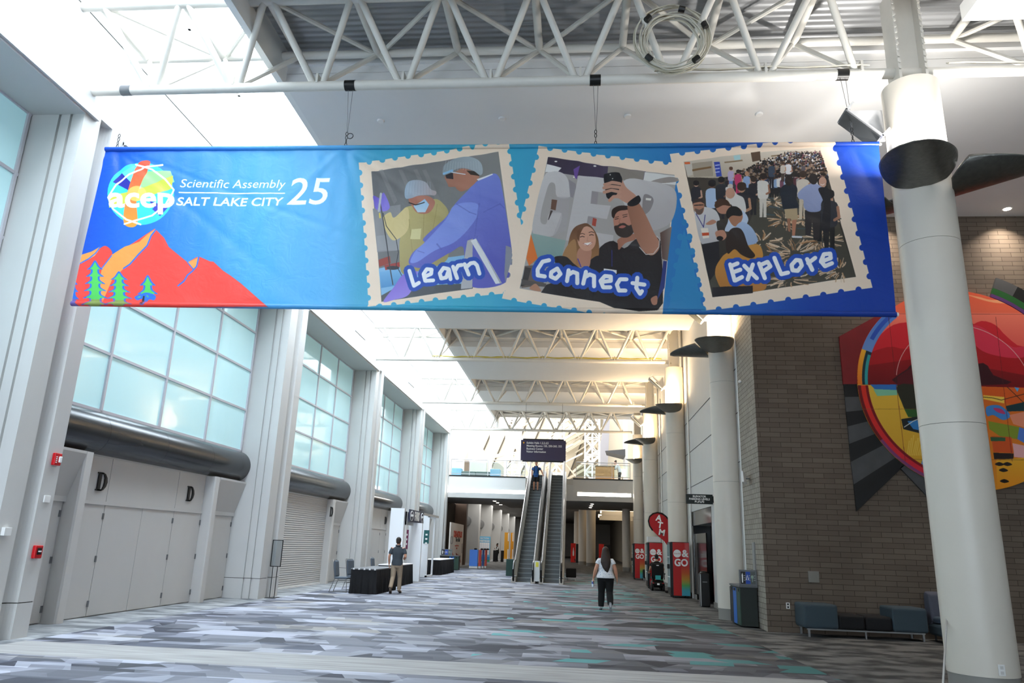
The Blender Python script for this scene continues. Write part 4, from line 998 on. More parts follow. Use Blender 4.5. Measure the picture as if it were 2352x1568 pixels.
# beverage coolers
def rainbow_mat():
    m = bpy.data.materials.new('rainbow_stripe'); m.use_nodes = True; nt = m.node_tree; b = nt.nodes['Principled BSDF']; b.inputs['Roughness'].default_value = .35
    tc = nt.nodes.new('ShaderNodeTexCoord'); sp = nt.nodes.new('ShaderNodeSeparateXYZ'); r = nt.nodes.new('ShaderNodeValToRGB')
    mr = nt.nodes.new('ShaderNodeMapRange'); mr.inputs['From Min'].default_value = .05; mr.inputs['From Max'].default_value = 1.12
    nt.links.new(tc.outputs['Object'], sp.inputs[0]); nt.links.new(sp.outputs['Z'], mr.inputs[0]); nt.links.new(mr.outputs[0], r.inputs[0]); nt.links.new(r.outputs[0], b.inputs['Base Color'])
    e = r.color_ramp.elements; e[0].position = 0; e[0].color = (*lin('3f9db5'), 1); e[1].position = 1; e[1].color = (*lin('c01818'), 1)
    for p, c in ((.2, '3f9fb0'), (.36, '52a552'), (.55, 'b98a2a'), (.75, 'c4571e')):
        k = e.new(p); k.color = (*lin(c), 1)
    return m
M_rb = rainbow_mat(); M_cred = mat('cooler_red', 'bd1414', .35, coat=.3)
M_cgl = mat('cooler_glass_front', '9fb4b8', .1, spec=.7)
def cooler(lab, x0, x1, y0, y1, h, brand=True):
    t = thing('beverage_cooler', lab, 'cooler', ((x0 + x1) / 2, (y0 + y1) / 2, 0), 'red beverage coolers')
    MB().box(x0 + .04, y0 + .015, .06, x1, y1, h).build('cabinet', M_black, t, bevel=.01)
    W = x1 - x0
    box(x0 + .1, y0, .08, x1 - .01, y0 + .015, h - .02).build('side_wrap', M_cred, t)
    box(x0 + .52 * W + .03, y0 - .003, .08, x1 - .01, y0, 1.12).build('rainbow_stripe', M_rb, t)
    box(x0, y0 + .03, .1, x0 + .04, y1 - .02, h - .02).build('door_frame', M_black, t)
    d = box(x0 - .012, y0 + .08, .35, x0, y1 - .08, h - .1).build('glass_door', M_cgl, t)
    for z in (.7, 1.05, 1.4): box(x0 - .016, y0 + .1, z, x0 - .012, y1 - .1, z + .02).build('shelf_line', M_let, d)
    box(x0 - .1, y0 + .05, 1.0, x0 - .012, y0 + .16, 1.16).build('card_reader', M_black, t, bevel=.01)
    for x in (x0 + .1, x1 - .08):
        for y in (y0 + .08, y1 - .08): MB().tube((x, y, 0), (x, y, .06), .025).build('foot', M_black, t)
    yy = y0 - .004; cx = x0 + .1 + (W - .11) * .27; xr = x0 + .1 + (W - .11) * .74; zc = h * .79
    rr = (W - .11) * .235
    ring = MB().tube((cx, yy - .004, zc), (cx, yy, zc), rr, n=28).build('round_logo', M_let, t)
    if brand: put_text('logo_script', 'Coca-Cola', rr * .42, M_cred, t, (cx, yy - .006, zc), SOUTH, shear=.3)
    put_text('lettering', '&', rr * 2.5, M_let, t, (xr, yy, zc - .0), SOUTH, bold=.012)
    put_text('lettering', 'GO', rr * 2.5, M_let, t, (x0 + .1 + (W - .11) * .5, yy, zc - rr * 2.35), SOUTH, bold=.012, sx=.9)
    return t
cooler('nearest red beverage cooler with & GO lettering and a rainbow stripe', 3.4, 4.1, 28.45, 29.3, 1.95)
cooler('middle red beverage cooler, behind the person in the mobility scooter', 3.08, 3.75, 34.0, 34.8, 1.95)
cooler('farthest of the three & GO coolers, beside a dark stool', 3.15, 3.82, 43.6, 44.4, 1.95)
tag(box(3.12, 34.05, 1.97, 3.68, 34.7, 2.2).build('carton', mat('white_carton', 'd9d7d4', .6), None, bevel=.01), 'white carton lying on top of the middle red cooler', 'box')
t = thing('vending_machine', 'distant bright red vending machine with a white bottle shape', 'vending machine', (-.36, 83, 0))
MB().box(-.66, 82.5, .03, -.12, 83.3, 2.0).build('body', mat('vending_red', 'd81e12', .4, emit='d81e12', es=.25), t, bevel=.02)
MB().prism([(-.44, .7), (-.3, .7), (-.29, 1.1), (-.33, 1.3), (-.35, 1.55), (-.39, 1.55), (-.41, 1.3), (-.45, 1.1)], 82.47, 82.5, 'Y').build('bottle_shape', M_let, t)
MB().box(-.25, 82.48, .15, -.16, 82.5, .4).build('outlet', M_black, t)
tag(box(-.1, 82.5, 0, .35, 83.3, 1.95).build('dark_cabinet', M_black, None, bevel=.02), 'dark cabinet right of the distant red vending machine', 'cabinet')
# ATM feather flag
def flag():
    t = thing('feather_flag', 'red teardrop flag reading ATM above the middle cooler', 'flag', (3.55, 31.5, 0))
    Y = 31.5; P = lambda x, y: gy(x, y, Y)
    px = [(1536, 1256), (1489.5, 1222), (1489, 1200), (1494, 1187), (1503, 1178.5), (1512, 1177), (1521, 1179), (1530, 1186), (1537, 1196)]
    outl = []
    ctrl = [(1537, 1258), (1526, 1243), (1512, 1231), (1499, 1218), (1492, 1207), (1489.5, 1196), (1492, 1186), (1500, 1179), (1510, 1176.5), (1521, 1179), (1530, 1186), (1536, 1194), (1537, 1230)]
    pts = [(P(*c).x, P(*c).z) for c in ctrl]
    MB().prism(pts, Y - .004, Y + .004, 'Y').build('cloth', mat('flag_red', 'b4151c', .6), t)
    MB().path([(a, Y, b) for a, b in pts[3:12]], .03, 8).build('sleeve', M_black, t)
    MB().path([(pts[-1][0] + .02, Y, 0.1), (pts[-1][0] + .02, Y, 2.2), (pts[11][0], Y, pts[11][1])], .015, 8).build('pole', M_hinge, t)
    MB().box(pts[-1][0] - .2, Y - .2, 0, pts[-1][0] + .24, Y + .2, .1).build('base', M_black, t, bevel=.02)
    for ch, (x, y) in zip('ATM', ((1513, 1190), (1516, 1206), (1520, 1223))):
        p = P(x, y); put_text('lettering', ch, .33, M_let, t, (p.x, Y - .008, p.z), (pi / 2, radians(-10) * -1, 0), bold=.012)
flag()
# bollard ashtray, black pedestal
t = thing('pedestal_bin', 'slim black pedestal with chrome edges in front of the lift doorway', 'bin', (3.98, 24.6, 0))
MB().box(3.83, 24.45, 0, 4.12, 24.75, 1.0).build('body', M_black, t, bevel=.03)
MB().box(3.825, 24.44, .02, 3.85, 24.47, .97).box(3.825, 24.73, .02, 3.85, 24.76, .97).build('edge_strip', M_chrome, t)
MB().box(3.9, 24.44, .72, 4.04, 24.452, .75).build('slot', M_hinge, t); MB().lathe([(.12, 1.0), (.1, 1.04), (.03, 1.06)], (3.97, 24.6, 0)).build('lid', M_black, t)
# lift doorway
t = thing('lift_doorway', 'black lift doorway with polished grey surround in the right wall', 'doorway', (4.3, 26, 0))
MB().box(4.27, ya + .01, 0, 4.3, ya + .18, zt - .01).box(4.27, yb - .18, 0, 4.3, yb - .01, zt - .01).box(4.27, ya + .01, zt - .5, 4.3, yb - .01, zt - .01).build('surround', mat('polished_granite', '4a4a4c', .12, spec=.6), t)
MB().box(4.9, ya + .05, 0, 4.95, yb - .05, zt - .5).build('door_leaf', M_black, t)
MB().box(4.3, yb - .1, 0, 4.9, yb - .06, zt - .5).build('side_panel', mat('polished_granite'), t)
box(4.29, 25.9, 0, 4.33, yb - .2, 2.25).build('door_leaf', mat('black_gloss', '070708', .15), t)
# elevator sign
p0, p1 = gy(1575, 1134, 24), gy(1637, 1158, 24)
t = thing('elevator_sign', 'black projecting sign reading ELEVATOR PARKING LEVELS', 'sign', (3.8, 24, p1.z))
box(p0.x, 23.96, p1.z, 4.22, 24.04, p0.z).build('panel', mat('black_sign', '1c2422', .5), t)
box(4.2, 23.98, p1.z + .05, 4.25, 24.02, p0.z - .05).build('wall_bracket', M_black, t)
for k, tx in enumerate(('ELEVATOR', 'PARKING LEVELS', 'P1,P2,P3')):
    put_text('lettering', tx, .085, M_let, t, ((p0.x + p1.x) / 2, 23.955, p0.z - .07 - k * .082), SOUTH, bold=.002)
# mobile pieces on the right: ottoman, stool, rail
tag(MB().box(-.5, 39.6, .14, -.02, 40.1, .56).build('ottoman_x', M_blk, None, bevel=.04), 'x', 'x') if False else None
def ottoman(x0, x1, y0, y1, lab):
    t = thing('ottoman', lab, 'stool', ((x0 + x1) / 2, (y0 + y1) / 2, 0), 'black upholstered ottomans')
    MB().box(x0, y0, .13, x1, y1, .58).build('cushion', M_blk, t, bevel=.04, seg=3)
    for x in (x0 + .05, x1 - .05):
        for y in (y0 + .05, y1 - .05): MB().tube((x, y, 0), (x, y, .13), .015).build('leg', M_chrome, t)
ottoman(-.55, -.02, 39.5, 40.05, 'black ottoman right beside the right escalator')
ottoman(3.62, 4.0, 42.5, 42.95, 'dark ottoman right of the farthest & GO cooler')
# lounge along the brick wall
lounge((6.03, 17.3, 0), 0, 'dark teal and black lounge bench along the brick wall', 2.5, M_teal, M_blk)
def armchair(x, y, rz, lab):
    t = thing('lounge_armchair', lab, 'armchair', (0, 0, 0), 'blue grey lounge armchairs')
    MB().box(-.5, -.35, .12, .5, .4, .36).build('base', M_teal, t, bevel=.06, seg=3)
    MB().box(-.48, -.38, .37, .48, .2, .5).build('seat', mat('blue_cushion', '4a5866', .85), t, bevel=.05, seg=3)
    MB().prism([(.15, .38), (.2, .95), (.42, 1.0), (.48, .9), (.48, .3), (.3, .3)], -.5, .5, 'X').build('backrest', mat('slate_upholstery', '50525e', .85), t, bevel=.05, seg=3)
    for sx in (-.4, .4):
        for sy in (-.25, .3): MB().tube((sx, sy, 0), (sx, sy, .12), .02).build('leg', M_black, t)
    t.location = (x, y, 0); t.rotation_euler = (0, 0, rz)
armchair(7.95, 17.0, 0, 'blue grey armchair between the bench and the big column')
armchair(10.4, 16.9, 0, 'blue grey armchair at the right picture edge')
# easel with white board left of the big column
e0, e1 = gy(2150, 1250, 11.25), gy(2149, 1436, 11.25)
t = thing('easel', 'silver easel holding a grey white board, half hidden behind the big column', 'easel', (5.0, 11.2, 0))
MB().box(e0.x, 11.23, e1.z, e0.x + .62, 11.25, e0.z).build('board', mat('grey_foam_board', 'b9b8b6', .6), t)
MB().tube((4.28, 9.85, 0), (e0.x + .12, 11.2, 1.55), .013).build('leg', M_chrome, t); MB().tube((e0.x + .85, 11.3, 0), (e0.x + .35, 11.27, 1.9), .013).build('leg', M_chrome, t); MB().tube((e0.x + .3, 11.8, 0), (e0.x + .3, 11.27, 1.9), .013).build('leg', M_chrome, t)
MB().box(e0.x, 11.18, e1.z - .02, e0.x + .62, 11.25, e1.z).build('ledge', M_chrome, t)
# wall bits
def bit(name, lab, cat, m, x0, y0, z0, x1, y1, z1, group=None, bevel=.004):
    o = MB().box(x0, y0, z0, x1, y1, z1).build(name, m, None, bevel=bevel); tag(o, lab, cat, group); return o
M_al = mat('alarm_red', 'c4121c', .35)
def alarm(y, z, lab, w=.16, h=.2, strobe=True):
    t = thing('fire_alarm', lab, 'fire alarm', (XW + .03, y, z), 'red fire alarms on the near pilaster')
    MB().box(XW, y - w / 2, z - h / 2, XW + .06, y + w / 2, z + h / 2).build('housing', M_al, t, bevel=.012)
    if strobe:
        MB().box(XW + .06, y - .0, z - .05, XW + .085, y + .06, z + .05).build('strobe', M_let, t, bevel=.01)
        for q in range(4): box(XW + .06, y - .06, z - .06 + q * .03, XW + .064, y - .03, z - .045 + q * .03).build('mark', M_let, t)
    else:
        MB().box(XW + .06, y - .045, z - .04, XW + .07, y + .045, z + .06).build('label', M_black, t)
        MB().box(XW + .07, y - .03, z + .0, XW + .08, y + .03, z + .02).build('handle', M_let, t)
alarm(11.55, 2.76, 'upper red fire alarm strobe on the near left pilaster')
alarm(11.52, 1.29, 'lower red fire alarm pull station on the near left pilaster', .17, .2, False)
bit('switch_plate', 'pale square plate between the two red alarms', 'switch', M_white, XW, 11.46, 2.06, XW + .02, 11.6, 2.17)
bit('sensor_box', 'small white box at the far left edge of the pilaster', 'sensor', M_white, XW, 10.7, 1.53, XW + .06, 10.84, 1.65)
bit('thermostat_plate', 'square metal plate on the brick wall above the bench', 'wall plate', mat('steel_plate', '8f8b84', .35, metal=.5), 5.14, 17.67, 1.07, 5.37, 17.7, 1.31)
def outlet(x, z, y, lab, dark=True):
    t = thing('wall_outlet', lab, 'outlet', (x, y, z), 'white wall outlets')
    MB().box(x - .04, y - .012, z - .065, x + .04, y, z + .065).build('plate', M_white, t, bevel=.004)
    for q in (-.03, .03): MB().box(x - .018, y - .016, z + q - .018, x + .018, y - .012, z + q + .018).build('socket', M_black if dark else M_wallg, t)
outlet(4.66, .56, 17.7, 'left white outlet with two black sockets low on the brick wall')
outlet(4.86, .55, 17.7, 'white cover plate low on the brick wall just left of the bench', False)
p = gz(2309, 1525, .35); outlet(5.22, .37, 10.285, 'white outlet low on the big near column', False)
t = thing('wall_access_point', 'white angled antenna box on the brick return', 'antenna', (4.12, 18.7, 3.4))
MB().add([(4.0, 18.4, 3.3), (4.12, 18.6, 3.25), (4.12, 18.75, 3.52), (4.0, 18.5, 3.58), (3.96, 18.45, 3.3), (4.08, 18.65, 3.25), (4.08, 18.8, 3.52), (3.96, 18.55, 3.58)], [(0, 1, 2, 3), (7, 6, 5, 4), (0, 4, 5, 1), (1, 5, 6, 2), (2, 6, 7, 3), (3, 7, 4, 0)]).build('casing', M_white, t, bevel=.02)
MB().tube((4.08, 18.65, 3.4), (4.2, 18.65, 3.4), .02).build('arm', M_hinge, t)
bit('dome_camera', 'tiny white dome camera high on the brick return', 'camera', M_white, 4.12, 19.0, 5.88, 4.2, 19.1, 5.96, bevel=.03)
bit('service_panel', 'grey upright panel on the brick return above the bins', 'panel', mat('grey_cabinet', '8b8a88', .5), 4.16, 18.45, 1.25, 4.2, 18.65, 1.9)
# coil of cable hung in the near truss, cables along the chords
t = thing('cable_coil', 'big coil of pale cable hanging in the near truss', 'cable', (1.75, 10.6, 9.3))
cc = gy(1546, 90, 10.25); rnd = random.Random(5)
for k in range(16):
    a0 = rnd.uniform(0, 6.28); rr = rnd.uniform(.46, .62); ox, oz, oy = rnd.uniform(-.05, .05), rnd.uniform(-.06, .05), rnd.uniform(-.05, .05)
    pts = [(cc.x + ox + rr * .97 * cos(a0 + 2 * pi * q / 40), 10.28 + oy + .015 * sin(q), cc.z + oz + rr * 1.02 * sin(a0 + 2 * pi * q / 40)) for q in range(40)]
    MB().path(pts, .011, 6, True).build('cable_loop', mat('pale_cable', 'cfcabb', .5) if k % 3 else mat('pale_cable2', 'b9b39f', .5), t)
for a in (.4, 1.3, 2.4, 3.9, 5.4): MB().tube((cc.x + .54 * cos(a) - .05 * sin(a), 10.2, cc.z + .54 * sin(a) + .05 * cos(a)), (cc.x + .54 * cos(a) + .05 * sin(a), 10.2, cc.z + .54 * sin(a) - .05 * cos(a)), .05, n=8).build('tie', M_black, t)
def drape(x0, x1, y, z, m, lab, n=3, r=.012, sag=.06, cat='cable', seed=1, group=None):
    t = thing('cable_run', lab, cat, ((x0 + x1) / 2, y, z), group); rn = random.Random(seed)
    for k in range(n):
        pts = []; N = int((x1 - x0) / .25)
        for q in range(N + 1):
            u = q / N; x = x0 + (x1 - x0) * u
            pts.append((x, y + .03 * k, z + sag * (.5 - abs(((x / 1.5) % 1) - .5)) * -1 + rn.uniform(-.012, .012) + .015 * k))
        MB().path(pts, r, 6).build('cable', m, t)
drape(1.2, 4.6, 10.62, 9.27, mat('pale_cable'), 'pale cables lying along the near truss right of the coil', 4)
drape(5.8, 9.5, 10.62, 9.27, mat('pale_cable'), 'pale cables along the truss right of the big column', 3, seed=3)
drape(-6.2, 3.4, 29.82, 9.24, mat('yellow_cable', 'c9b64a', .5), 'yellow cables lying along the truss just below the banner', 3, .018, .08, seed=5)
# black clamps and hanging wires of the banner
for k, (x, lb) in enumerate([(gy(290, 218, 10.7).x, 'grey taped clamp at the left end of the near truss chord'), (gy(805, 197, 10.7).x, 'black tape wrap on the truss chord above the 25 on the banner'),
                            (gy(1367, 190, 10.7).x, 'black tape wrap on the truss chord above the middle stamp'), (gy(1935, 180, 10.7).x, 'black tape wrap on the truss chord near the big column')]):
    o = MB().tube((x - .09, 10.7, 9.14), (x + .09, 10.7, 9.14), .092, n=20).build('tape_wrap', M_black if k else M_hinge); tag(o, lb, 'tape', 'tape wraps on the near truss')
# ================================================================ people
def remeshed(mb, name, m, parent, voxel=.009, smooth=4):
    me = bpy.data.meshes.new(name); me.from_pydata([tuple(v) for v in mb.v], [], mb.f)
    bm = bmesh.new(); bm.from_mesh(me); bmesh.ops.recalc_face_normals(bm, faces=bm.faces); bm.to_mesh(me); bm.free()
    o = bpy.data.objects.new('tmp', me); col.objects.link(o)
    k = o.modifiers.new('r', 'REMESH'); k.mode = 'VOXEL'; k.voxel_size = voxel
    s = o.modifiers.new('s', 'SMOOTH'); s.factor = .5; s.iterations = smooth
    bpy.context.view_layer.update()
    me2 = bpy.data.meshes.new_from_object(o.evaluated_get(bpy.context.evaluated_depsgraph_get()))
    bpy.data.objects.remove(o); me2.name = name
    me2.polygons.foreach_set('use_smooth', [True] * len(me2.polygons)); me2.materials.clear(); me2.materials.append(m)
    r = bpy.data.objects.new(name, me2); col.objects.link(r); r.parent = parent; return r
def loft(mb, pts, rad, n=16, side=Vector((1, 0, 0))):
    pts = [Vector(p) for p in pts]; v = []; m = len(pts)
    for i, p in enumerate(pts):
        d = (pts[min(i + 1, m - 1)] - pts[max(i - 1, 0)]).normalized()
        a = (side - d * side.dot(d))
        if a.length < .05: a = d.orthogonal()
        a.normalize(); b = d.cross(a); ra, rb = rad[i] if isinstance(rad[i], tuple) else (rad[i], rad[i])
        v += [p + a * (ra * cos(2 * pi * k / n)) + b * (rb * sin(2 * pi * k / n)) for k in range(n)]
    f = [(i * n + k, i * n + (k + 1) % n, (i + 1) * n + (k + 1) % n, (i + 1) * n + k) for i in range(m - 1) for k in range(n)]
    f += [tuple(range(n))[::-1], tuple(range((m - 1) * n, m * n))]
    return mb.add(v, f, True)
def hand(mb, w, d, palm, curl=.5, s=1.0):
    """w wrist, d direction of the hand, palm: direction the palm faces; five fingers, thumb from the side of the palm"""
    w = Vector(w); d = Vector(d).normalized(); palm = Vector(palm); palm = (palm - d * palm.dot(d)).normalized(); sd = d.cross(palm)
    loft(mb, [w - d * .02, w + d * .03 * s, w + d * .07 * s, w + d * .095 * s], [(.026, .02), (.036, .016), (.042, .015), (.04, .012)], 12, sd)
    for k, (o, l) in enumerate(((-.031, .062), (-.011, .078), (.011, .083), (.031, .074))):
        b0 = w + d * .088 * s + sd * o * s; L = l * s
        p1 = b0 + d * L * .42 + palm * L * .12 * curl * 2
        p2 = p1 + (d * cos(curl * 1.2) + palm * sin(curl * 1.2)) * L * .34
        p3 = p2 + (d * cos(curl * 2) + palm * sin(curl * 2)) * L * .28
        loft(mb, [b0 - d * .01, b0, p1, p2, p3], [.0095, .0095, .009, .0082, .0065], 8, sd)
    b0 = w + d * .03 * s + sd * .03 * s
    loft(mb, [b0, b0 + (sd * .7 + d * .6 + palm * .3) * .035, b0 + (sd * .75 + d * 1.2 + palm * .8) * .05], [.012, .0105, .008], 8, d)
SK = mat('skin', 'c58f74', .55, spec=.35); SKD = mat('brown_skin', '7a5240', .55)
def person(lab, loc, rz, J, H, W, skin, voxel=.009, sit=False):
    """J joints (local metres): pelvis, chest, neck, head, sh/el/wr L,R, hip/kn/an/toe L,R"""
    t = thing('person', lab, 'person', (0, 0, 0)); b = MB()
    V = lambda k: Vector(J[k])
    pel, wa, ch, nk, hd = V('pelvis'), V('waist'), V('chest'), V('neck'), V('head')
    loft(b, [pel - Vector((0, 0, .09)), pel, wa, ch, ch.lerp(nk, .6), nk], [(.13 * W, .1 * W), (.165 * W, .115 * W), (.14 * W, .1 * W), (.165 * W, .11 * W), (.15 * W, .085 * W), (.06, .06)])
    loft(b, [nk - Vector((0, 0, .02)), nk.lerp(hd, .45), nk.lerp(hd, .75)], [.058, .052, .05], 14)
    hf = Vector(J.get('face', (0, 1, 0))).normalized(); hs = Vector((0, 0, 1)).cross(hf) * -1; hu = hs.cross(hf).normalized() if False else Vector((0, 0, 1))
    b.ell(hd + Vector((0, 0, .015)), (.078, .098, .108), 18, 14, Matrix((hs, hf, Vector((0, 0, 1)))).transposed())
    b.ell(hd + hf * .045 + Vector((0, 0, -.055)), (.05, .055, .06), 14, 10, Matrix((hs, hf, Vector((0, 0, 1)))).transposed())
    loft(b, [hd + hf * .085 + Vector((0, 0, .02)), hd + hf * .112 + Vector((0, 0, -.02)), hd + hf * .1 + Vector((0, 0, -.03))], [.008, .014, .012], 8)
    for s in (-1, 1):
        b.ell(hd + hs * .08 * s + Vector((0, 0, -.005)), (.012, .018, .03), 8, 8, Matrix((hs, hf, Vector((0, 0, 1)))).transposed())
    b.ell(hd + hf * .092 + Vector((0, 0, -.062)), (.024, .01, .009), 8, 6, Matrix((hs, hf, Vector((0, 0, 1)))).transposed())
    for S in 'LR':
        s = -1 if S == 'L' else 1
        sh, el, wr = V('sh' + S), V('el' + S), V('wr' + S); hp, kn, an, to = V('hip' + S), V('kn' + S), V('an' + S), V('toe' + S)
        loft(b, [ch.lerp(nk, .55) + Vector((.05 * s, 0, 0)), sh, sh.lerp(el, .5), el, el.lerp(wr, .35), wr], [.05, .056 * W, .048 * W, .04 * W, .041 * W, .027])
        hd_dir = Vector(J.get('hand' + S, (wr - el))).normalized(); hand(b, wr, hd_dir, Vector(J.get('palm' + S, (-s, .2, 0))), J.get('curl' + S, .5))
        loft(b, [hp + Vector((0, 0, .04)), hp, hp.lerp(kn, .5), kn, kn.lerp(an, .35), kn.lerp(an, .8), an], [.085 * W, .09 * W, .075 * W, .056 * W, .058 * W, .04, .038])
        loft(b, [an - (to - an) * .22, an.lerp(to, .4), to], [(.036, .04), (.042, .032), (.036, .02)])
    remeshed(b, 'body', skin, t, voxel)
    for s in (-1, 1):
        MB().ell(hd + hf * .089 + hs * .031 * s + Vector((0, 0, .012)), (.012, .008, .009), 8, 6, Matrix((hs, hf, Vector((0, 0, 1)))).transposed()).build('eye', mat('eye_white', 'e8e4e0', .3), t)
        MB().ell(hd + hf * .097 + hs * .031 * s + Vector((0, 0, .012)), (.005, .003, .006), 8, 6, Matrix((hs, hf, Vector((0, 0, 1)))).transposed()).build('iris', M_black, t)
    t['_fx'] = 0; del t['_fx']
    def finish(): t.location = loc; t.rotation_euler = (0, 0, rz)
    return t, V, finish
def shirt(t, V, W, m, hem=-.12, sleeve=.55, name='shirt', voxel=.01, flare=1.0, puff=1.0):
    b = MB(); pel, wa, ch, nk = V('pelvis'), V('waist'), V('chest'), V('neck')
    loft(b, [pel + Vector((0, 0, hem)), pel, wa, ch, ch.lerp(nk, .62), nk - Vector((0, 0, .01))], [(.19 * W * flare, .14 * W * flare), (.185 * W * flare, .135 * W * flare), (.163 * W, .125 * W), (.185 * W, .13 * W), (.165 * W, .1 * W), (.072, .072)])
    for S in 'LR':
        s = -1 if S == 'L' else 1; sh, el, wr = V('sh' + S), V('el' + S), V('wr' + S)
        pts = [ch.lerp(nk, .45) + Vector((.06 * s, 0, 0)), sh - Vector((0, 0, .012)), sh.lerp(el, .5)]; r = [.075, .064 * W * puff, .064 * W * puff]
        if sleeve <= 1: pts[2] = sh.lerp(el, sleeve * .6); pts.append(sh.lerp(el, sleeve)); r.append(.062 * W * puff)
        else: pts += [el, el.lerp(wr, sleeve - 1)]; r += [.055 * W, .045 * W]
        loft(b, pts, r)
    return remeshed(b, name, m, t, voxel, 5)
def trousers(t, V, W, m, length=.97, name='trousers', flare=1.0, voxel=.01):
    b = MB(); pel, wa = V('pelvis'), V('waist')
    loft(b, [pel - Vector((0, 0, .14)), pel - Vector((0, 0, .03)), pel.lerp(wa, .5)], [(.14 * W, .12 * W), (.182 * W, .135 * W), (.165 * W, .122 * W)])
    for S in 'LR':
        hp, kn, an = V('hip' + S), V('kn' + S), V('an' + S)
        if length < .7: pts = [hp + Vector((0, 0, .06)), hp, hp.lerp(kn, .5), hp.lerp(kn, length * 1.6)]; r = [.1 * W, .108 * W, .1 * W, .098 * W]
        else: pts = [hp + Vector((0, 0, .06)), hp, hp.lerp(kn, .5), kn, kn.lerp(an, .5), kn.lerp(an, length)]; r = [.1 * W, .108 * W, .092 * W, .074 * W, .068 * W * flare, .068 * flare]
        loft(b, pts, r)
    return remeshed(b, name, m, t, voxel, 4)
def shoe(t, an, to, m, sole, up=Vector((0, 0, 1))):
    an = Vector(an); to = Vector(to); d = (to - an).normalized(); heel = an - d * .07
    b = MB(); loft(b, [heel - up * .01, an - up * .01, an.lerp(to, .5) - up * .005, to, to + d * .035], [(.036, .042), (.043, .045), (.047, .036), (.045, .026), (.028, .016)])
    o = remeshed(b, 'shoe', m, t, .009, 3); n = d.cross(Vector((1, 0, 0))).normalized()
    if n.z > 0: n = -n
    v = []; sdv = Vector((1, 0, 0))
    out = [(heel - d * .012, .018), (heel + d * .01, .034), (an, .038), (an.lerp(to, .45), .032), (an.lerp(to, .85), .044), (to + d * .015, .04), (to + d * .04, .02)]
    for off in (.026, .04):
        for p, w in out: v += [p - sdv * w + n * off, p + sdv * w + n * off]
    k = len(out) * 2; f = []
    for i in range(len(out) - 1): f += [(2 * i, 2 * i + 2, 2 * i + 3, 2 * i + 1), (k + 2 * i, k + 2 * i + 1, k + 2 * i + 3, k + 2 * i + 2), (2 * i, k + 2 * i, k + 2 * i + 2, 2 * i + 2), (2 * i + 1, 2 * i + 3, k + 2 * i + 3, k + 2 * i + 1)]
    f += [(0, 1, k + 1, k), (k - 2, 2 * k - 2, 2 * k - 1, k - 1)]
    MB().add(v, f).build('sole', sole, t)
def short_hair(t, V, J, m, top=.02):
    hd = V('head'); hf = Vector(J.get('face', (0, 1, 0))).normalized(); b = MB()
    hs = Vector((0, 0, 1)).cross(hf) * -1; R = Matrix((hs, hf, Vector((0, 0, 1)))).transposed()
    b.ell(hd - hf * .014 + Vector((0, 0, .034)), (.086, .1, .102), 18, 12, R); b.ell(hd - hf * .04 + Vector((0, 0, -.02)), (.074, .07, .075), 16, 10, R)
    remeshed(b, 'hair', m, t, .01, 3)
# ---- walking man in a charcoal polo
J = dict(pelvis=(0, 0, .94), waist=(0, .01, 1.07), chest=(0, .02, 1.28), neck=(0, .0, 1.49), head=(0, .02, 1.635), face=(.25, 1, -.05),
         shL=(-.2, 0, 1.4), elL=(-.27, -.03, 1.14), wrL=(-.27, .04, .9), shR=(.2, 0, 1.4), elR=(.27, -.06, 1.15), wrR=(.21, .17, 1.07), handR=(-.1, .5, .05), palmR=(-1, 0, .3), curlR=.8,
         hipL=(-.09, 0, .88), knL=(-.1, -.05, .49), anL=(-.11, -.3, .16), toeL=(-.11, -.2, .03), hipR=(.09, .0, .88), knR=(.1, .12, .5), anR=(.1, .13, .09), toeR=(.12, .3, .035))
t, V, fin = person('man walking away in a charcoal polo shirt and khaki trousers beside the tables', (-5.88, 24.85, 0), .05, J, 1.75, 1.03, SK)
shirt(t, V, 1.03, mat('charcoal_polo', '3c434a', .8, bump=.2, bscale=30), -.07, .68, 'polo_shirt')
MB().path([V('neck') + Vector((.075 * cos(a), .07 * sin(a) - .005, .012 + .012 * sin(a))) for a in [2 * pi * q / 16 for q in range(16)]], .02, 8, True).build('collar', mat('charcoal_polo'), t)
trousers(t, V, 1.0, mat('khaki_cloth', 'a08d78', .85, bump=.3, bscale=22), .93)
for S in 'LR': shoe(t, J['an' + S], J['toe' + S], mat('tan_shoe', '9b8a78', .6), mat('dark_sole', '3a302a' if S == 'L' else '3a302a', .7))
short_hair(t, V, J, mat('dark_brown_hair', '2e2620', .7)); fin()
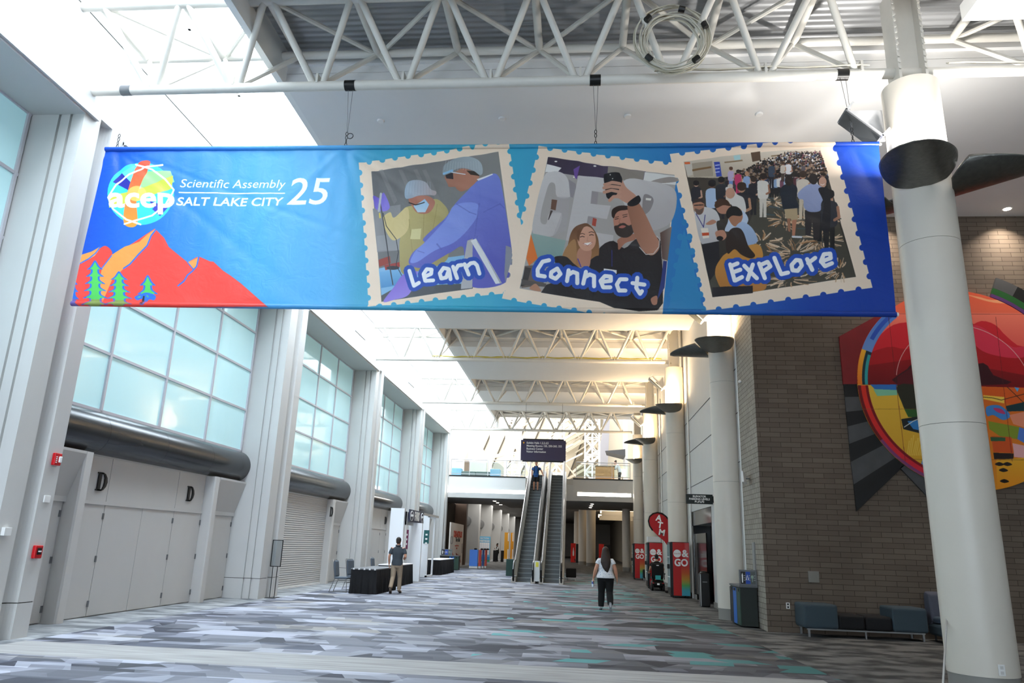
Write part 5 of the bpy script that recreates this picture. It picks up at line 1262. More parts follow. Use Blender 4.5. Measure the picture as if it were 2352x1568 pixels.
# ---- walking woman with long hair
J = dict(pelvis=(0, 0, .9), waist=(0, .01, 1.04), chest=(0, .02, 1.22), neck=(0, .0, 1.42), head=(0, .03, 1.55), face=(0, 1, 0),
         shL=(-.175, 0, 1.31), elL=(-.27, -.03, 1.07), wrL=(-.33, .03, .84), shR=(.175, 0, 1.31), elR=(.27, -.03, 1.07), wrR=(.31, .02, .85),
         hipL=(-.1, 0, .84), knL=(-.11, .08, .47), anL=(-.12, .1, .085), toeL=(-.13, .27, .035), hipR=(.1, .0, .84), knR=(.11, -.04, .47), anR=(.12, -.27, .18), toeR=(.13, -.2, .03), curlL=.9)
t, V, fin = person('woman walking away with long brown hair, white patterned top and black trousers', (.8, 21.55, 0), 0, J, 1.66, 1.22, SK)
def pat():
    m = mat('white_blue_print', 'dfe0e2', .8); nt = m.node_tree; b = nt.nodes['Principled BSDF']
    v = nt.nodes.new('ShaderNodeTexVoronoi'); v.inputs['Scale'].default_value = 24; tc = nt.nodes.new('ShaderNodeTexCoord'); nt.links.new(tc.outputs['Object'], v.inputs['Vector'])
    r = nt.nodes.new('ShaderNodeValToRGB'); e = r.color_ramp.elements; e[0].position = .16; e[0].color = (*lin('7a8fb8'), 1); e[1].position = .3; e[1].color = (*lin('dfe0e2'), 1)
    nt.links.new(v.outputs['Distance'], r.inputs[0]); nt.links.new(r.outputs[0], b.inputs['Base Color']); return m
shirt(t, V, 1.2, pat(), -.05, .42, 'blouse', flare=1.14, puff=1.05)
trousers(t, V, 1.24, mat('black_trousers', '101011', .85), .98, flare=1.12)
for S in 'LR': shoe(t, J['an' + S], J['toe' + S], mat('white_shoe', 'cfcfd2', .6), mat('grey_sole', '8f8f92', .7))
b = MB(); hd = V('head')
b.ell(hd + Vector((0, -.015, .03)), (.098, .108, .112), 18, 12)
loft(b, [hd + Vector((0, -.03, .03)), hd + Vector((0, -.075, -.12)), hd + Vector((0, -.14, -.28)), hd + Vector((.02, -.16, -.42)), hd + Vector((.04, -.165, -.56))], [(.098, .085), (.128, .07), (.145, .05), (.105, .038), (.02, .015)])
remeshed(b, 'hair', mat('long_brown_hair', '33261f', .55, bump=.4, bscale=40), t, .011, 4)
fin()
q_ = Vector((.8 - .35, 21.62, .73))
t = thing('water_bottle', 'small clear bottle with a blue label held in the walking woman\'s left hand', 'bottle', q_)
MB().lathe([(.028, -.13), (.03, -.1), (.03, .02), (.012, .06), (.012, .085)], q_, 14).build('bottle', mat('clear_plastic', 'dfe8f0', .1), t)
MB().lathe([(.031, -.05), (.031, .01)], q_, 14).build('wrapper', mat('blue_wrapper', '4a62a8', .5), t)
# ---- man riding down the escalator, facing the camera
zs = 24 * 5.95 / 30
J = dict(pelvis=(0, 0, .96), waist=(0, .01, 1.09), chest=(0, .02, 1.31), neck=(0, .0, 1.53), head=(0, .03, 1.67), face=(0, 1, -.15),
         shL=(-.19, 0, 1.42), elL=(-.34, .02, 1.2), wrL=(-.42, .16, 1.0), handL=(-.2, .5, -.3), palmL=(0, 0, -1), curlL=.3, shR=(.19, 0, 1.42), elR=(.25, -.03, 1.17), wrR=(.25, .04, .93),
         hipL=(-.1, 0, .9), knL=(-.11, .02, .5), anL=(-.11, 0, .09), toeL=(-.15, .16, .035), hipR=(.1, .0, .9), knR=(.11, .02, .5), anR=(.11, 0, .09), toeR=(.15, .16, .035))
t, V, fin = person('man in a blue T-shirt and black shorts with a backpack, riding down the left escalator', (-2.5, 44.98, zs + .0), pi, J, 1.78, 1.03, SK, .012)
shirt(t, V, 1.03, mat('blue_tshirt', '1f4f8c', .8), -.1, .55, 't_shirt', .012)
trousers(t, V, 1.05, mat('black_shorts', '17181a', .85), .5, 'shorts', voxel=.012)
for S in 'LR': shoe(t, J['an' + S], J['toe' + S], mat('dark_shoe', '26272a', .6), mat('light_sole', 'c9c9c9', .7))
short_hair(t, V, J, mat('dark_brown_hair'))
for s in (-1, 1): MB().path([V('pelvis') + Vector((.13 * s, -.1, .1)), V('waist') + Vector((.15 * s, .1, .0)), V('chest') + Vector((.12 * s, .15, .02)), V('neck') + Vector((.1 * s, .07, -.01)), V('chest') + Vector((.1 * s, -.13, .12))], .022, 8).build('backpack_strap', M_black, t)
MB().box(-.15, -.33, 1.05, .15, -.14, 1.5).build('backpack', M_black, t, bevel=.04, seg=3); fin()
# ---- waiter beyond the bridge
J = dict(pelvis=(0, 0, .92), waist=(0, 0, 1.05), chest=(0, .02, 1.26), neck=(0, .02, 1.46), head=(0, .06, 1.59), face=(0, 1, -.4),
         shL=(-.19, 0, 1.38), elL=(-.25, .03, 1.13), wrL=(-.12, .25, 1.2), handL=(.4, .3, .3), shR=(.19, 0, 1.38), elR=(.25, .03, 1.13), wrR=(.12, .25, 1.2), handR=(-.4, .3, .3),
         hipL=(-.09, 0, .86), knL=(-.1, .03, .48), anL=(-.1, 0, .085), toeL=(-.12, .17, .035), hipR=(.09, .0, .86), knR=(.1, .03, .48), anR=(.1, 0, .085), toeR=(.12, .17, .035))
t, V, fin = person('distant person in a black vest and white sleeves standing beyond the bridge', (-7.57, 73.0, 0), pi / 2 + .2, J, 1.7, 1.0, SKD, .014)
shirt(t, V, .99, mat('white_shirt', 'e6e6e6', .8), -.05, 1.8, 'shirt', .014)
shirt(t, V, 1.06, mat('black_vest', '111112', .8), -.14, .12, 'vest', .014); trousers(t, V, 1.0, mat('black_trousers'), .98, voxel=.014)
for S in 'LR': shoe(t, J['an' + S], J['toe' + S], mat('dark_shoe'), M_black)
short_hair(t, V, J, mat('black_hair', '15120f', .7)); fin()
# ---- person behind the reception desk
J = dict(pelvis=(0, 0, .92), waist=(0, .03, 1.05), chest=(0, .12, 1.25), neck=(0, .2, 1.43), head=(0, .29, 1.54), face=(0, 1, -.5),
         shL=(-.19, .15, 1.37), elL=(-.25, .28, 1.13), wrL=(-.12, .48, 1.08), shR=(.19, .15, 1.37), elR=(.25, .28, 1.13), wrR=(.12, .48, 1.08),
         hipL=(-.09, 0, .86), knL=(-.1, .03, .48), anL=(-.1, 0, .085), toeL=(-.12, .17, .035), hipR=(.09, .0, .86), knR=(.1, .03, .48), anR=(.1, 0, .085), toeR=(.12, .17, .035))
t, V, fin = person('person in a pale shirt leaning at the reception desk on the upper level', (3.1, 55.4, ZB), pi / 2, J, 1.72, 1.0, SK, .014)
t.scale = (1.15,) * 3
shirt(t, V, 1.02, mat('pale_grey_shirt', 'c4c9cf', .8), -.08, 1.3, 'shirt', .014); trousers(t, V, 1.0, mat('dark_grey_trousers', '33363a', .85), .98, voxel=.014)
for S in 'LR': shoe(t, J['an' + S], J['toe' + S], mat('dark_shoe'), M_black)
short_hair(t, V, J, mat('dark_brown_hair')); fin()
# ---- mobility scooter and its rider
sc = thing('mobility_scooter', 'black powered mobility chair seen from behind in front of the middle cooler', 'wheelchair', (0, 0, 0))
MB().prism([(-.45, .2), (-.5, .32), (-.3, .42), (.35, .38), (.45, .16), (-.3, .14)], -.24, .24, 'X').build('chassis', M_black, sc, bevel=.03)
for s in (-1, 1):
    MB().tube((s * .27, -.3, .16), (s * .19, -.3, .16), .16, n=24).build('wheel', mat('tyre_rubber', '18181a', .7), sc)
    MB().tube((s * .25, .32, .11), (s * .18, .32, .11), .11, n=20).build('wheel', mat('tyre_rubber'), sc)
    MB().box(s * .3 - .035, -.2, .66, s * .3 + .035, .2, .7).box(s * .29 - .015, -.18, .45, s * .29 + .015, -.13, .68).build('armrest', M_black, sc, bevel=.01)
MB().box(-.24, -.2, .46, .24, .26, .54).build('seat', M_black, sc, bevel=.03)
MB().prism([(-.2, .5), (-.25, .52), (-.36, 1.08), (-.3, 1.1)], -.25, .25, 'X').build('backrest', M_black, sc, bevel=.03)
MB().box(-.05, -.365, 1.0, .05, -.355, 1.03).build('badge', M_let, sc)
MB().box(-.05, -.52, .24, .05, -.5, .31).build('number_plate', M_let, sc)
MB().box(-.11, -.44, .45, .11, -.42, .62).build('teal_pouch', mat('teal_bag', '3aa7a5', .6), sc)
for s in (-1, 1): MB().box(s * .2 - .03, -.5, .3, s * .2 + .03, -.48, .33).build('rear_lamp', M_al, sc)
MB().tube((0, -.05, .3), (0, -.05, .47), .05).build('seat_post', M_black, sc); MB().tube((.3, .2, .68), (.3, .2, .78), .015).build('joystick', M_black, sc)
MB().box(-.2, .42, .1, .2, .66, .13).build('foot_plate', M_black, sc)
sc.location = (3.38, 33.0, 0)
J = dict(pelvis=(0, -.05, .66), waist=(0, -.06, .79), chest=(0, -.04, .99), neck=(0, -.02, 1.19), head=(0, .03, 1.33), face=(0, 1, -.15),
         shL=(-.2, -.02, 1.11), elL=(-.28, 0, .86), wrL=(-.29, .2, .76), shR=(.2, -.02, 1.11), elR=(.28, 0, .86), wrR=(.29, .2, .78), palmL=(0, 0, -1), palmR=(0, 0, -1),
         hipL=(-.1, 0, .63), knL=(-.12, .4, .6), anL=(-.12, .48, .2), toeL=(-.12, .6, .16), hipR=(.1, 0, .63), knR=(.12, .4, .6), anR=(.12, .48, .2), toeR=(.12, .6, .16))
t, V, fin = person('seated person in a black T-shirt riding the mobility chair, seen from behind', (3.38, 33.0, 0), 0, J, 1.7, 1.05, SK, .011)
shirt(t, V, 1.05, mat('black_tshirt', '141416', .85), -.02, .55, 't_shirt', .012); trousers(t, V, 1.0, mat('dark_grey_trousers'), .95, voxel=.012)
for S in 'LR': shoe(t, J['an' + S], J['toe' + S], mat('dark_shoe'), M_black)
short_hair(t, V, J, mat('black_hair')); fin()
# ================================================================ printed artwork
class Canvas:
    SS = 2
    def __init__(s, x0, x1, z0, z1, ppm, Y):
        s.x0, s.x1, s.z0, s.z1, s.Y = x0, x1, z0, z1, Y; s.k = ppm * s.SS
        s.W = int((x1 - x0) * ppm) * s.SS; s.H = int((z1 - z0) * ppm) * s.SS
        s.a = np.zeros((s.H, s.W, 3), np.float32)
    def cv(s, pts):
        """photo pixels -> print pixels, measured on the plane of the print"""
        o = []
        for p in pts:
            d = ray(p[0], p[1]); t = s.Y / d[1]; o.append(((d[0] * t - s.x0) * s.k, (d[2] * t + CAMH - s.z0) * s.k))
        return np.array(o)
    def mask(s, P):
        a, b = np.floor(P.min(0)).astype(int), np.ceil(P.max(0)).astype(int)
        a = np.maximum(a, 0); b = np.minimum(b, [s.W, s.H])
        if b[0] <= a[0] or b[1] <= a[1]: return None
        X, Y = np.meshgrid(np.arange(a[0], b[0]) + .5, np.arange(a[1], b[1]) + .5)
        ins = np.zeros(X.shape, bool); n = len(P)
        for i in range(n):
            (xa, ya), (xb, yb) = P[i], P[(i + 1) % n]
            if ya == yb: continue
            c = (ya > Y) != (yb > Y); ins ^= c & (X < (xb - xa) * (Y - ya) / (yb - ya) + xa)
        return a, b, ins, X, Y
    def paint(s, r, c, c2=None, ang=90, al=1.0):
        if r is None: return
        a, b, m, X, Y = r; v = s.a[a[1]:b[1], a[0]:b[0]]; col1 = np.array(hexc(c), np.float32)
        if c2 is not None:
            t = (X - a[0]) * cos(radians(ang)) / max(1, b[0] - a[0]) + (b[1] - Y) * sin(radians(ang)) / max(1, b[1] - a[1]); t = np.clip(t, 0, 1)[m][:, None]
            col1 = col1 * (1 - t) + np.array(hexc(c2), np.float32) * t
        v[m] = v[m] * (1 - al) + col1 * al
    def poly(s, pts, c, c2=None, ang=90, al=1.0, T=None):
        if T: pts = [T(p) for p in pts]
        s.paint(s.mask(s.cv(pts)), c, c2, ang, al)
    def smooth(s, pts, c, T=None, c2=None, ang=90, al=1.0, n=6):
        q = []; N = len(pts)
        for i in range(N):
            p0, p1, p2, p3 = [np.array(pts[(i + j) % N], float) for j in (-1, 0, 1, 2)]
            for k in range(n):
                t = k / n; q.append(tuple(.5 * ((2 * p1) + (p2 - p0) * t + (2 * p0 - 5 * p1 + 4 * p2 - p3) * t * t + (3 * p1 - p0 - 3 * p2 + p3) * t ** 3)))
        s.poly(q, c, c2, ang, al, T)
    def disc(s, c0, rx, c, T=None, ry=None, al=1.0, rot=0, c2=None, n=22):
        ry = ry or rx; cr_, sr_ = cos(radians(rot)), sin(radians(rot))
        s.poly([(c0[0] + rx * cos(2 * pi * k / n) * cr_ - ry * sin(2 * pi * k / n) * sr_, c0[1] + rx * cos(2 * pi * k / n) * sr_ + ry * sin(2 * pi * k / n) * cr_) for k in range(n)], c, c2, 90, al, T)
    def line(s, pts, w, c, T=None, al=1.0):
        """polyline of round dabs; w in the same units as pts"""
        for i in range(len(pts) - 1):
            a, b = np.array(pts[i], float), np.array(pts[i + 1], float); d = b - a; L = np.hypot(*d)
            if L > 0:
                n = np.array([-d[1], d[0]]) / L * w / 2; s.poly([tuple(a + n), tuple(b + n), tuple(b - n), tuple(a - n)], c, T=T, al=al)
            s.disc(tuple(a), w / 2, c, T, al=al, n=10)
        s.disc(tuple(pts[-1]), w / 2, c, T, al=al, n=10)
    def text(s, tx, o, xd, yd, c, T=None, bold=0.0, shear=0.0, spacing=1.0):
        """o centre, xd / yd photo vectors of one em"""
        me = text_mesh(tx, 1.0, bold, shear, 'LEFT', 0, spacing); me.calc_loop_triangles(); vs = [v.co for v in me.vertices]
        xs = [v.x for v in vs]; w = max(xs) - min(xs); mn = min(xs); f = T or (lambda p: p)
        P = s.cv([f((o[0] + (v.x - mn) / w * xd[0] + v.y * yd[0], o[1] + (v.x - mn) / w * xd[1] + v.y * yd[1])) for v in vs])
        for t in me.loop_triangles: s.paint(s.mask(P[list(t.vertices)]), c)
    def finish(s, name):
        k = s.SS; h, w = s.H // k, s.W // k
        a = s.a.reshape(h, k, w, k, 3).mean((1, 3)); rgba = np.ones((h, w, 4), np.float32); rgba[..., :3] = a
        im = bpy.data.images.new(name, w, h); im.pixels.foreach_set(rgba.ravel()); im.update(); im.pack(); return im
def hexc(c):
    return tuple(int(c[i:i + 2], 16) / 255 for i in (0, 2, 4)) if isinstance(c, str) else c
def print_mat(name, im, rough=.5, spec=.4, bump=0, sheen=0, trans=0):
    m = bpy.data.materials.new(name); m.use_nodes = True; nt = m.node_tree; b = nt.nodes['Principled BSDF']
    t = nt.nodes.new('ShaderNodeTexImage'); t.image = im; t.extension = 'EXTEND'; nt.links.new(t.outputs[0], b.inputs['Base Color'])
    b.inputs['Roughness'].default_value = rough; b.inputs['Specular IOR Level'].default_value = spec
    if bump:
        tc = nt.nodes.new('ShaderNodeTexCoord'); n = nt.nodes.new('ShaderNodeTexNoise'); n.inputs['Scale'].default_value = 3.5; n.inputs['Detail'].default_value = 5; n.inputs['Distortion'].default_value = 1.2
        nt.links.new(tc.outputs['Object'], n.inputs['Vector']); bu = nt.nodes.new('ShaderNodeBump'); bu.inputs['Strength'].default_value = bump; bu.inputs['Distance'].default_value = .05
        nt.links.new(n.outputs['Fac'], bu.inputs['Height']); nt.links.new(bu.outputs[0], b.inputs['Normal'])
    return m
def planar_uv(o, cvs, off):
    me = o.data; uv = me.uv_layers.new(name='print')
    for l in me.loops:
        v = me.vertices[l.vertex_index].co
        uv.data[l.index].uv = ((v.x + off.x - cvs.x0) / (cvs.x1 - cvs.x0), (v.z + off.z - cvs.z0) / (cvs.z1 - cvs.z0))

BY = 10.7
tl, tr, bl, br = gy(243, 343, BY), gy(2018, 331, BY), gy(165, 697, BY), gy(2058, 722, BY)
C = Canvas(-8.35, 4.8, 4.95, 8.15, 180, BY)
# ground colour: deep blue, light blue, teal, blue, deep blue
xs = np.linspace(0, 1, C.W)
st = [(0, (20, 75, 190)), (.1, (40, 115, 215)), (.24, (78, 168, 228)), (.34, (92, 178, 232)), (.372, (70, 168, 205)), (.5, (60, 172, 200)), (.62, (64, 160, 205)), (.72, (44, 130, 190)), (.82, (34, 96, 180)), (.9, (22, 66, 165)), (1, (20, 60, 160))]
for ch in range(3): C.a[:, :, ch] = np.interp(xs, [p for p, _ in st], [c[ch] / 255 for _, c in st])[None, :]
A1 = lambda p: (160 + p[0] / 3.36, 320 + p[1] / 3.36)
L1 = lambda p: (800 + p[0] / 4.0214, 330 + p[1] / 4.0214)
C1 = lambda p: (1160 + p[0] / 4.0214, 330 + p[1] / 4.0214)
E1 = lambda p: (1520 + p[0] / 3.825, 320 + p[1] / 3.825)
# --- mountains and trees
red, org, blu, grn = 'f2483f', 'f79a4b', '2f6fe0', '57c95c'
C.smooth([(0, 985), (90, 960), (230, 850), (290, 828), (335, 890), (260, 990), (0, 1300)], red, A1)
C.poly([(30, 920), (90, 895), (170, 870), (250, 825), (235, 850), (200, 900), (150, 930), (70, 975), (0, 985)], org, T=A1)
C.line([(60, 975), (150, 925), (205, 880), (245, 828)], 9, blu, A1)
C.poly([(0, 1100), (90, 960), (260, 990), (430, 840), (660, 690), (730, 760), (765, 830), (905, 945), (970, 905), (995, 900), (1080, 938), (1105, 940), (1180, 1010), (1240, 1050), (1320, 1110), (1400, 1180), (1490, 1260), (1530, 1295), (0, 1300)], red, T=A1)
C.poly([(255, 995), (330, 895), (430, 830), (540, 790), (600, 735), (665, 692), (640, 730), (590, 830), (530, 890), (470, 960), (420, 1000), (330, 1090), (240, 1290), (200, 1290), (230, 1100)], org, T=A1)
C.line([(255, 995), (330, 900)], 8, blu, A1)
C.line([(665, 700), (630, 745), (600, 820), (530, 890), (465, 965), (420, 998)], 11, blu, A1)
C.poly([(905, 945), (990, 903), (980, 960), (950, 1000)], org, T=A1)
C.line([(905, 945), (950, 1000)], 8, blu, A1); C.line([(990, 903), (975, 975), (945, 1010), (905, 1045), (880, 1090), (835, 1128)], 11, blu, A1)
def tree(cx, top, bot, w, T=A1, tiers=5, inner=True, fill=grn):
    for (c, g) in ((blu, 16), (fill, 0)):
        pts = [(cx, top - g)]; h = (bot - top) / tiers
        for s in (1, -1):
            rng = range(tiers) if s > 0 else range(tiers - 1, -1, -1); q = []
            for k in range(tiers):
                hw = w * (.35 + .65 * (k + 1) / tiers) / 2; y = top + h * (k + 1)
                q += [(cx + s * (hw * .45 + g), y - h * .45), (cx + s * (hw + g * 1.5), y - h * .05 + g * .3), (cx + s * (hw * .5 + g), y + h * .02)]
            pts += q if s > 0 else q[::-1]
            if s > 0: pts += [(cx + w * .2, bot + 12), (cx - w * .2, bot + 12)]
        C.smooth(pts, c, T, n=3)
tree(25, 1010, 1290, 60, fill='2f6fe0'); tree(200, 950, 1280, 165, tiers=6); tree(385, 1035, 1275, 170, tiers=5); tree(600, 1060, 1190, 110, tiers=2)
C.smooth([(600, 1180), (660, 1205), (650, 1240), (610, 1235), (580, 1280), (550, 1275), (560, 1230), (520, 1240), (500, 1215), (550, 1190)], blu, A1)
C.poly([(550, 1270), (565, 1205), (576, 1205), (572, 1275)], '2a2a2e', T=A1); C.poly([(590, 1195), (610, 1215), (595, 1215)], grn, T=A1); C.poly([(520, 1215), (550, 1208), (535, 1222)], grn, T=A1)
C.poly([(0, 1230), (0, 1300), (1540, 1300), (1500, 1262), (900, 1252), (620, 1245)], red, T=A1, al=.35)
# --- round emblem
ec, er = (550, 420), 242
C.disc(ec, 255, '3cc6ec', A1, 243, n=40)
C.poly([(335, 330), (400, 258), (560, 400), (700, 590), (760, 525), (600, 470)], '2a2f9a', T=A1)
C.poly([(400, 258), (520, 185), (640, 260), (700, 330), (560, 420)], '4fd8f0', '8ff0f0', T=A1)
C.poly([(545, 250), (780, 245), (810, 330), (560, 430)], '9adf8a', T=A1)
C.poly([(300, 440), (560, 380), (800, 280), (790, 380), (520, 480), (310, 530)], 'c3e04a', T=A1)
C.poly([(640, 540), (700, 594), (762, 525), (700, 500)], '3a3fae', T=A1)
C.smooth([(530, 180), (625, 178), (560, 330), (520, 460), (522, 660), (424, 655), (430, 480), (480, 300)], 'f4503c', A1, 'f79a3a', 90)
C.disc((520, 420), 75, 'f5e070', A1, 60, al=.6)
C.line([(505, 190), (640, 235), (740, 310), (805, 390), (740, 510), (640, 590), (520, 625), (425, 655)], 13, 'ffffff', A1)
C.line([(720, 200), (580, 215), (460, 270), (360, 350), (300, 450), (340, 540), (440, 620), (550, 658)], 13, 'ffffff', A1)
C.text('acep', (305, 455), (505, 0), (0, -225), 'ffffff', A1, bold=.028)
C.text('Scientific Assembly', (852, 342), (812, 0), (0, -90), 'ffffff', A1, shear=.25)
C.line([(845, 409), (1655, 411)], 8, 'ffffff', A1)
C.text('SALT LAKE CITY', (822, 480), (828, 0), (0, -88), 'ffffff', A1, bold=.018, shear=.2)
C.text('25', (1672, 412), (338, 0), (0, -290), 'ffffff', A1, bold=.008, shear=.2)
# --- stamps
def stamp(q, T, n, c='f3ddc6', r=27):
    """q: TL TR BR BL; scalloped edges"""
    pts = []; q = [np.array(p, float) for p in q]
    for i in range(4):
        a, b = q[i], q[(i + 1) % 4]; L = np.hypot(*(b - a)); m = n[i]; d = (b - a) / L; nr = np.array([-d[1], d[0]])
        pts.append(tuple(a))
        for k in range(m):
            c0 = a + d * L * (k + .8) / (m + .6)
            for j in range(9):
                an = pi * j / 8; pts.append(tuple(c0 - d * r * cos(an) + nr * r * sin(an)))
    C.poly(pts, c, T=T)
# stamp 1
stamp([(97, 178), (1480, -22), (1685, 1360), (185, 1512)], L1, (11, 11, 11, 11))
PH = lambda pts, c, c2=None, ang=90, al=1.0, T=L1: C.poly(pts, c, c2, ang, al, T)
PH([(213, 258), (1385, 75), (1510, 985), (1515, 1275), (303, 1457)], '6f6f70', '8d8b88', 0)
for x in (300, 480, 620, 700): PH([(x - 20, 240), (x + 15, 235), (x + 150, 520), (x + 120, 560)], '8f8d8b', al=.5)
PH([(225, 600), (480, 560), (480, 980), (265, 1000)], '8e8d8e'); PH([(260, 850), (470, 830), (480, 980), (268, 985)], '9a9a9c')
PH([(278, 1150), (500, 1100), (1080, 1035), (1080, 1330), (303, 1400)], '86b8dc'); PH([(285, 1180), (480, 1160), (500, 1300), (300, 1330)], '7db4dd', '4f8fc4')
PH([(276, 1070), (380, 1035), (390, 1100), (282, 1135)], '9a4036'); PH([(330, 1120), (480, 1090), (500, 1130), (340, 1165)], 'a23a34'); C.disc((410, 1145), 60, '33323a', L1, 18)
PH([(300, 1400), (430, 1330), (1150, 1290), (1150, 1340), (303, 1457)], '54575a')
# left clinician in yellow
C.smooth([(510, 600), (640, 560), (800, 510), (880, 560), (925, 640), (900, 760), (930, 1010), (870, 1110), (700, 1160), (500, 1200), (470, 1000), (480, 850), (530, 700)], 'c9b97a', L1, 'a89a66', 60)
C.smooth([(385, 630), (420, 680), (530, 590), (560, 640), (545, 800), (430, 890), (370, 850), (330, 760), (320, 680)], 'd8c48a', L1)
for a in ([(560, 700), (600, 1100)], [(700, 620), (690, 900)], [(820, 560), (780, 800)]): C.line(a, 7, 'a08f58', L1, .6)
PH([(585, 790), (675, 785), (665, 885), (570, 880)], 'd9cf96')
C.smooth([(560, 500), (720, 480), (800, 540), (740, 640), (640, 640), (590, 580)], 'b97a66', L1)
PH([(600, 575), (705, 510), (745, 560), (710, 635), (640, 635)], '9cc3e2', 'c4dcee'); C.line([(560, 545), (620, 565), (700, 540)], 9, '2e2a2a', L1)
C.smooth([(525, 500), (520, 420), (560, 350), (650, 335), (720, 360), (760, 420), (810, 440), (800, 475), (740, 475), (640, 480), (570, 505)], '9fb3c4', L1, 'b9a8a8', 0)
for k in range(9): C.line([(560 + k * 24, 350), (540 + k * 28, 470)], 3, 'c9d4dc', L1, .5)
C.smooth([(232, 480), (290, 500), (320, 450), (350, 490), (382, 580), (350, 620), (300, 620), (250, 600), (235, 540)], '6a58c0', L1, '8a7cd8', 30)
C.line([(300, 455), (295, 560), (310, 640), (350, 900), (380, 1130), (410, 1300)], 9, '3c3c40', L1); C.line([(300, 460), (280, 620)], 20, 'b5b8bd', L1); C.line([(288, 645), (292, 680)], 16, 'e0c860', L1)
C.line([(320, 640), (350, 760), (440, 880), (460, 1000), (440, 1120), (500, 1230)], 6, '2e2e33', L1)
# right clinician in blue
C.smooth([(985, 560), (1100, 440), (1190, 350), (1330, 280), (1390, 310), (1420, 420), (1450, 600), (1500, 920), (1505, 1100), (1440, 1290), (1160, 1330), (1080, 1180), (1060, 960), (940, 1010), (800, 1090), (680, 1150), (560, 1110), (590, 1010), (700, 920), (700, 870), (900, 680)], '7f8fdc', L1, '5f60b8', 80)
C.smooth([(985, 570), (1190, 560), (1180, 700), (1000, 900), (800, 990), (640, 1090), (570, 1090), (620, 990), (720, 900), (900, 700)], '8ea2ea', L1, al=.8)
for a, w in (([(1210, 560), (1190, 700), (1170, 860)], 12), ([(1000, 560), (1120, 640), (1180, 660)], 9), ([(1250, 640), (1400, 560), (1440, 600)], 10), ([(820, 930), (860, 980)], 14), ([(1190, 860), (1170, 980)], 12), ([(640, 990), (700, 1010)], 8)): C.line(a, w, '5a62b4', L1, .55)
C.smooth([(890, 300), (960, 280), (1050, 230), (1150, 260), (1210, 300), (1160, 380), (1090, 430), (1040, 445), (1000, 420), (985, 400), (930, 400), (915, 370)], 'a8725c', L1, 'b98068', 0)
PH([(895, 290), (965, 265), (970, 330), (905, 320)], '2e2528'); PH([(1090, 250), (1200, 260), (1210, 300), (1130, 290)], '3a3029'); C.disc((1075, 265), 20, 'b07462', L1, 34)
C.smooth([(870, 240), (890, 190), (980, 140), (1090, 118), (1180, 140), (1230, 190), (1240, 270), (1210, 290), (1150, 250), (1050, 225), (960, 250), (880, 285)], '8f989c', L1, 'aab4ba', 0)
for k in range(14): C.line([(900 + k * 23, 165 - abs(7 - k) * 3 + 10), (885 + k * 25, 235 + (k % 3) * 8)], 3, 'c4cacd', L1, .6)
C.line([(880, 275), (960, 250)], 22, '8cc0e4', L1, .8); C.line([(955, 265), (1080, 285)], 8, 'dce4ea', L1)
PH([(1185, 330), (1330, 280), (1335, 290), (1200, 345)], 'e8e6ea')
C.smooth([(500, 1210), (600, 1180), (640, 1200), (560, 1390), (420, 1440), (320, 1455), (420, 1320)], '7a62c4', L1, '9a86de', 50)
PH([(1100, 900), (1150, 880), (1145, 1335), (1040, 1345), (1050, 1200)], 'b8b6b8'); PH([(1130, 900), (1180, 880), (1418, 1290), (1360, 1298)], 'e2e2e4'); PH([(1180, 880), (1195, 920), (1418, 1290), (1400, 1292)], 'a9a9ad')
PH([(1455, 945), (1500, 960), (1520, 1060), (1485, 1150), (1450, 1280), (1440, 1200)], '8f919c')
# stamp 3 lies over stamp 2, stamp 2 over stamp 1
stamp([(308, 30), (1590, 178), (1440, 1680), (-30, 1430)], C1, (9, 0, 10, 11))
PC = lambda pts, c, c2=None, ang=90, al=1.0: C.poly(pts, c, c2, ang, al, C1)
Q2 = [(395, 125), (1585, 290), (1415, 1545), (133, 1335)]
PC(Q2, 'a9a29d'); PC([(395, 125), (1300, 250), (1270, 340), (700, 300), (372, 262)], '3a3040', '5a4c68', 0)
PC([(385, 190), (520, 225), (480, 270), (370, 262)], 'e8e4e0'); PC([(630, 240), (690, 200), (660, 330), (640, 310)], '6f4f9a'); C.disc((468, 168), 13, 'f8f4ec', C1, 7); C.disc((828, 202), 14, 'f8f4ec', C1, 7); C.disc((635, 310), 9, 'f8f4ec', C1, 6)
PC([(950, 205), (1290, 250), (1270, 345), (940, 320)], '8f857c'); PC([(1290, 255), (1585, 300), (1575, 380), (1275, 340)], 'dedbd6'); C.smooth([(1330, 345), (1500, 305), (1590, 320), (1585, 350), (1400, 360)], '9a8f88', C1)
# giant letters
C.smooth([(360, 300), (430, 262), (500, 262), (560, 300), (590, 370), (600, 490), (480, 490), (460, 380), (410, 370), (370, 480), (330, 640), (330, 730), (380, 740), (410, 640), (520, 640), (500, 760), (440, 850), (330, 850), (250, 810), (290, 560)], 'cfc9c6', C1, 'bfb9b6', 90, n=4)
PC([(585, 330), (650, 370), (655, 400), (625, 500), (600, 490)], '948d90'); PC([(480, 490), (600, 490), (560, 800), (440, 850), (520, 640), (410, 640)], 'aaa4a4', al=.5)
PC([(675, 292), (930, 308), (920, 445), (800, 432), (788, 550), (975, 565), (940, 690), (765, 665), (745, 800), (1000, 840), (985, 960), (560, 890)], 'cbc6c4', 'bdb7b5', 90)
PC([(800, 432), (860, 440), (850, 555), (788, 550)], '9d9494'); PC([(765, 665), (840, 675), (820, 740), (752, 735)], '9d9494'); PC([(810, 680), (845, 690), (835, 760), (800, 750)], 'b04a3a')
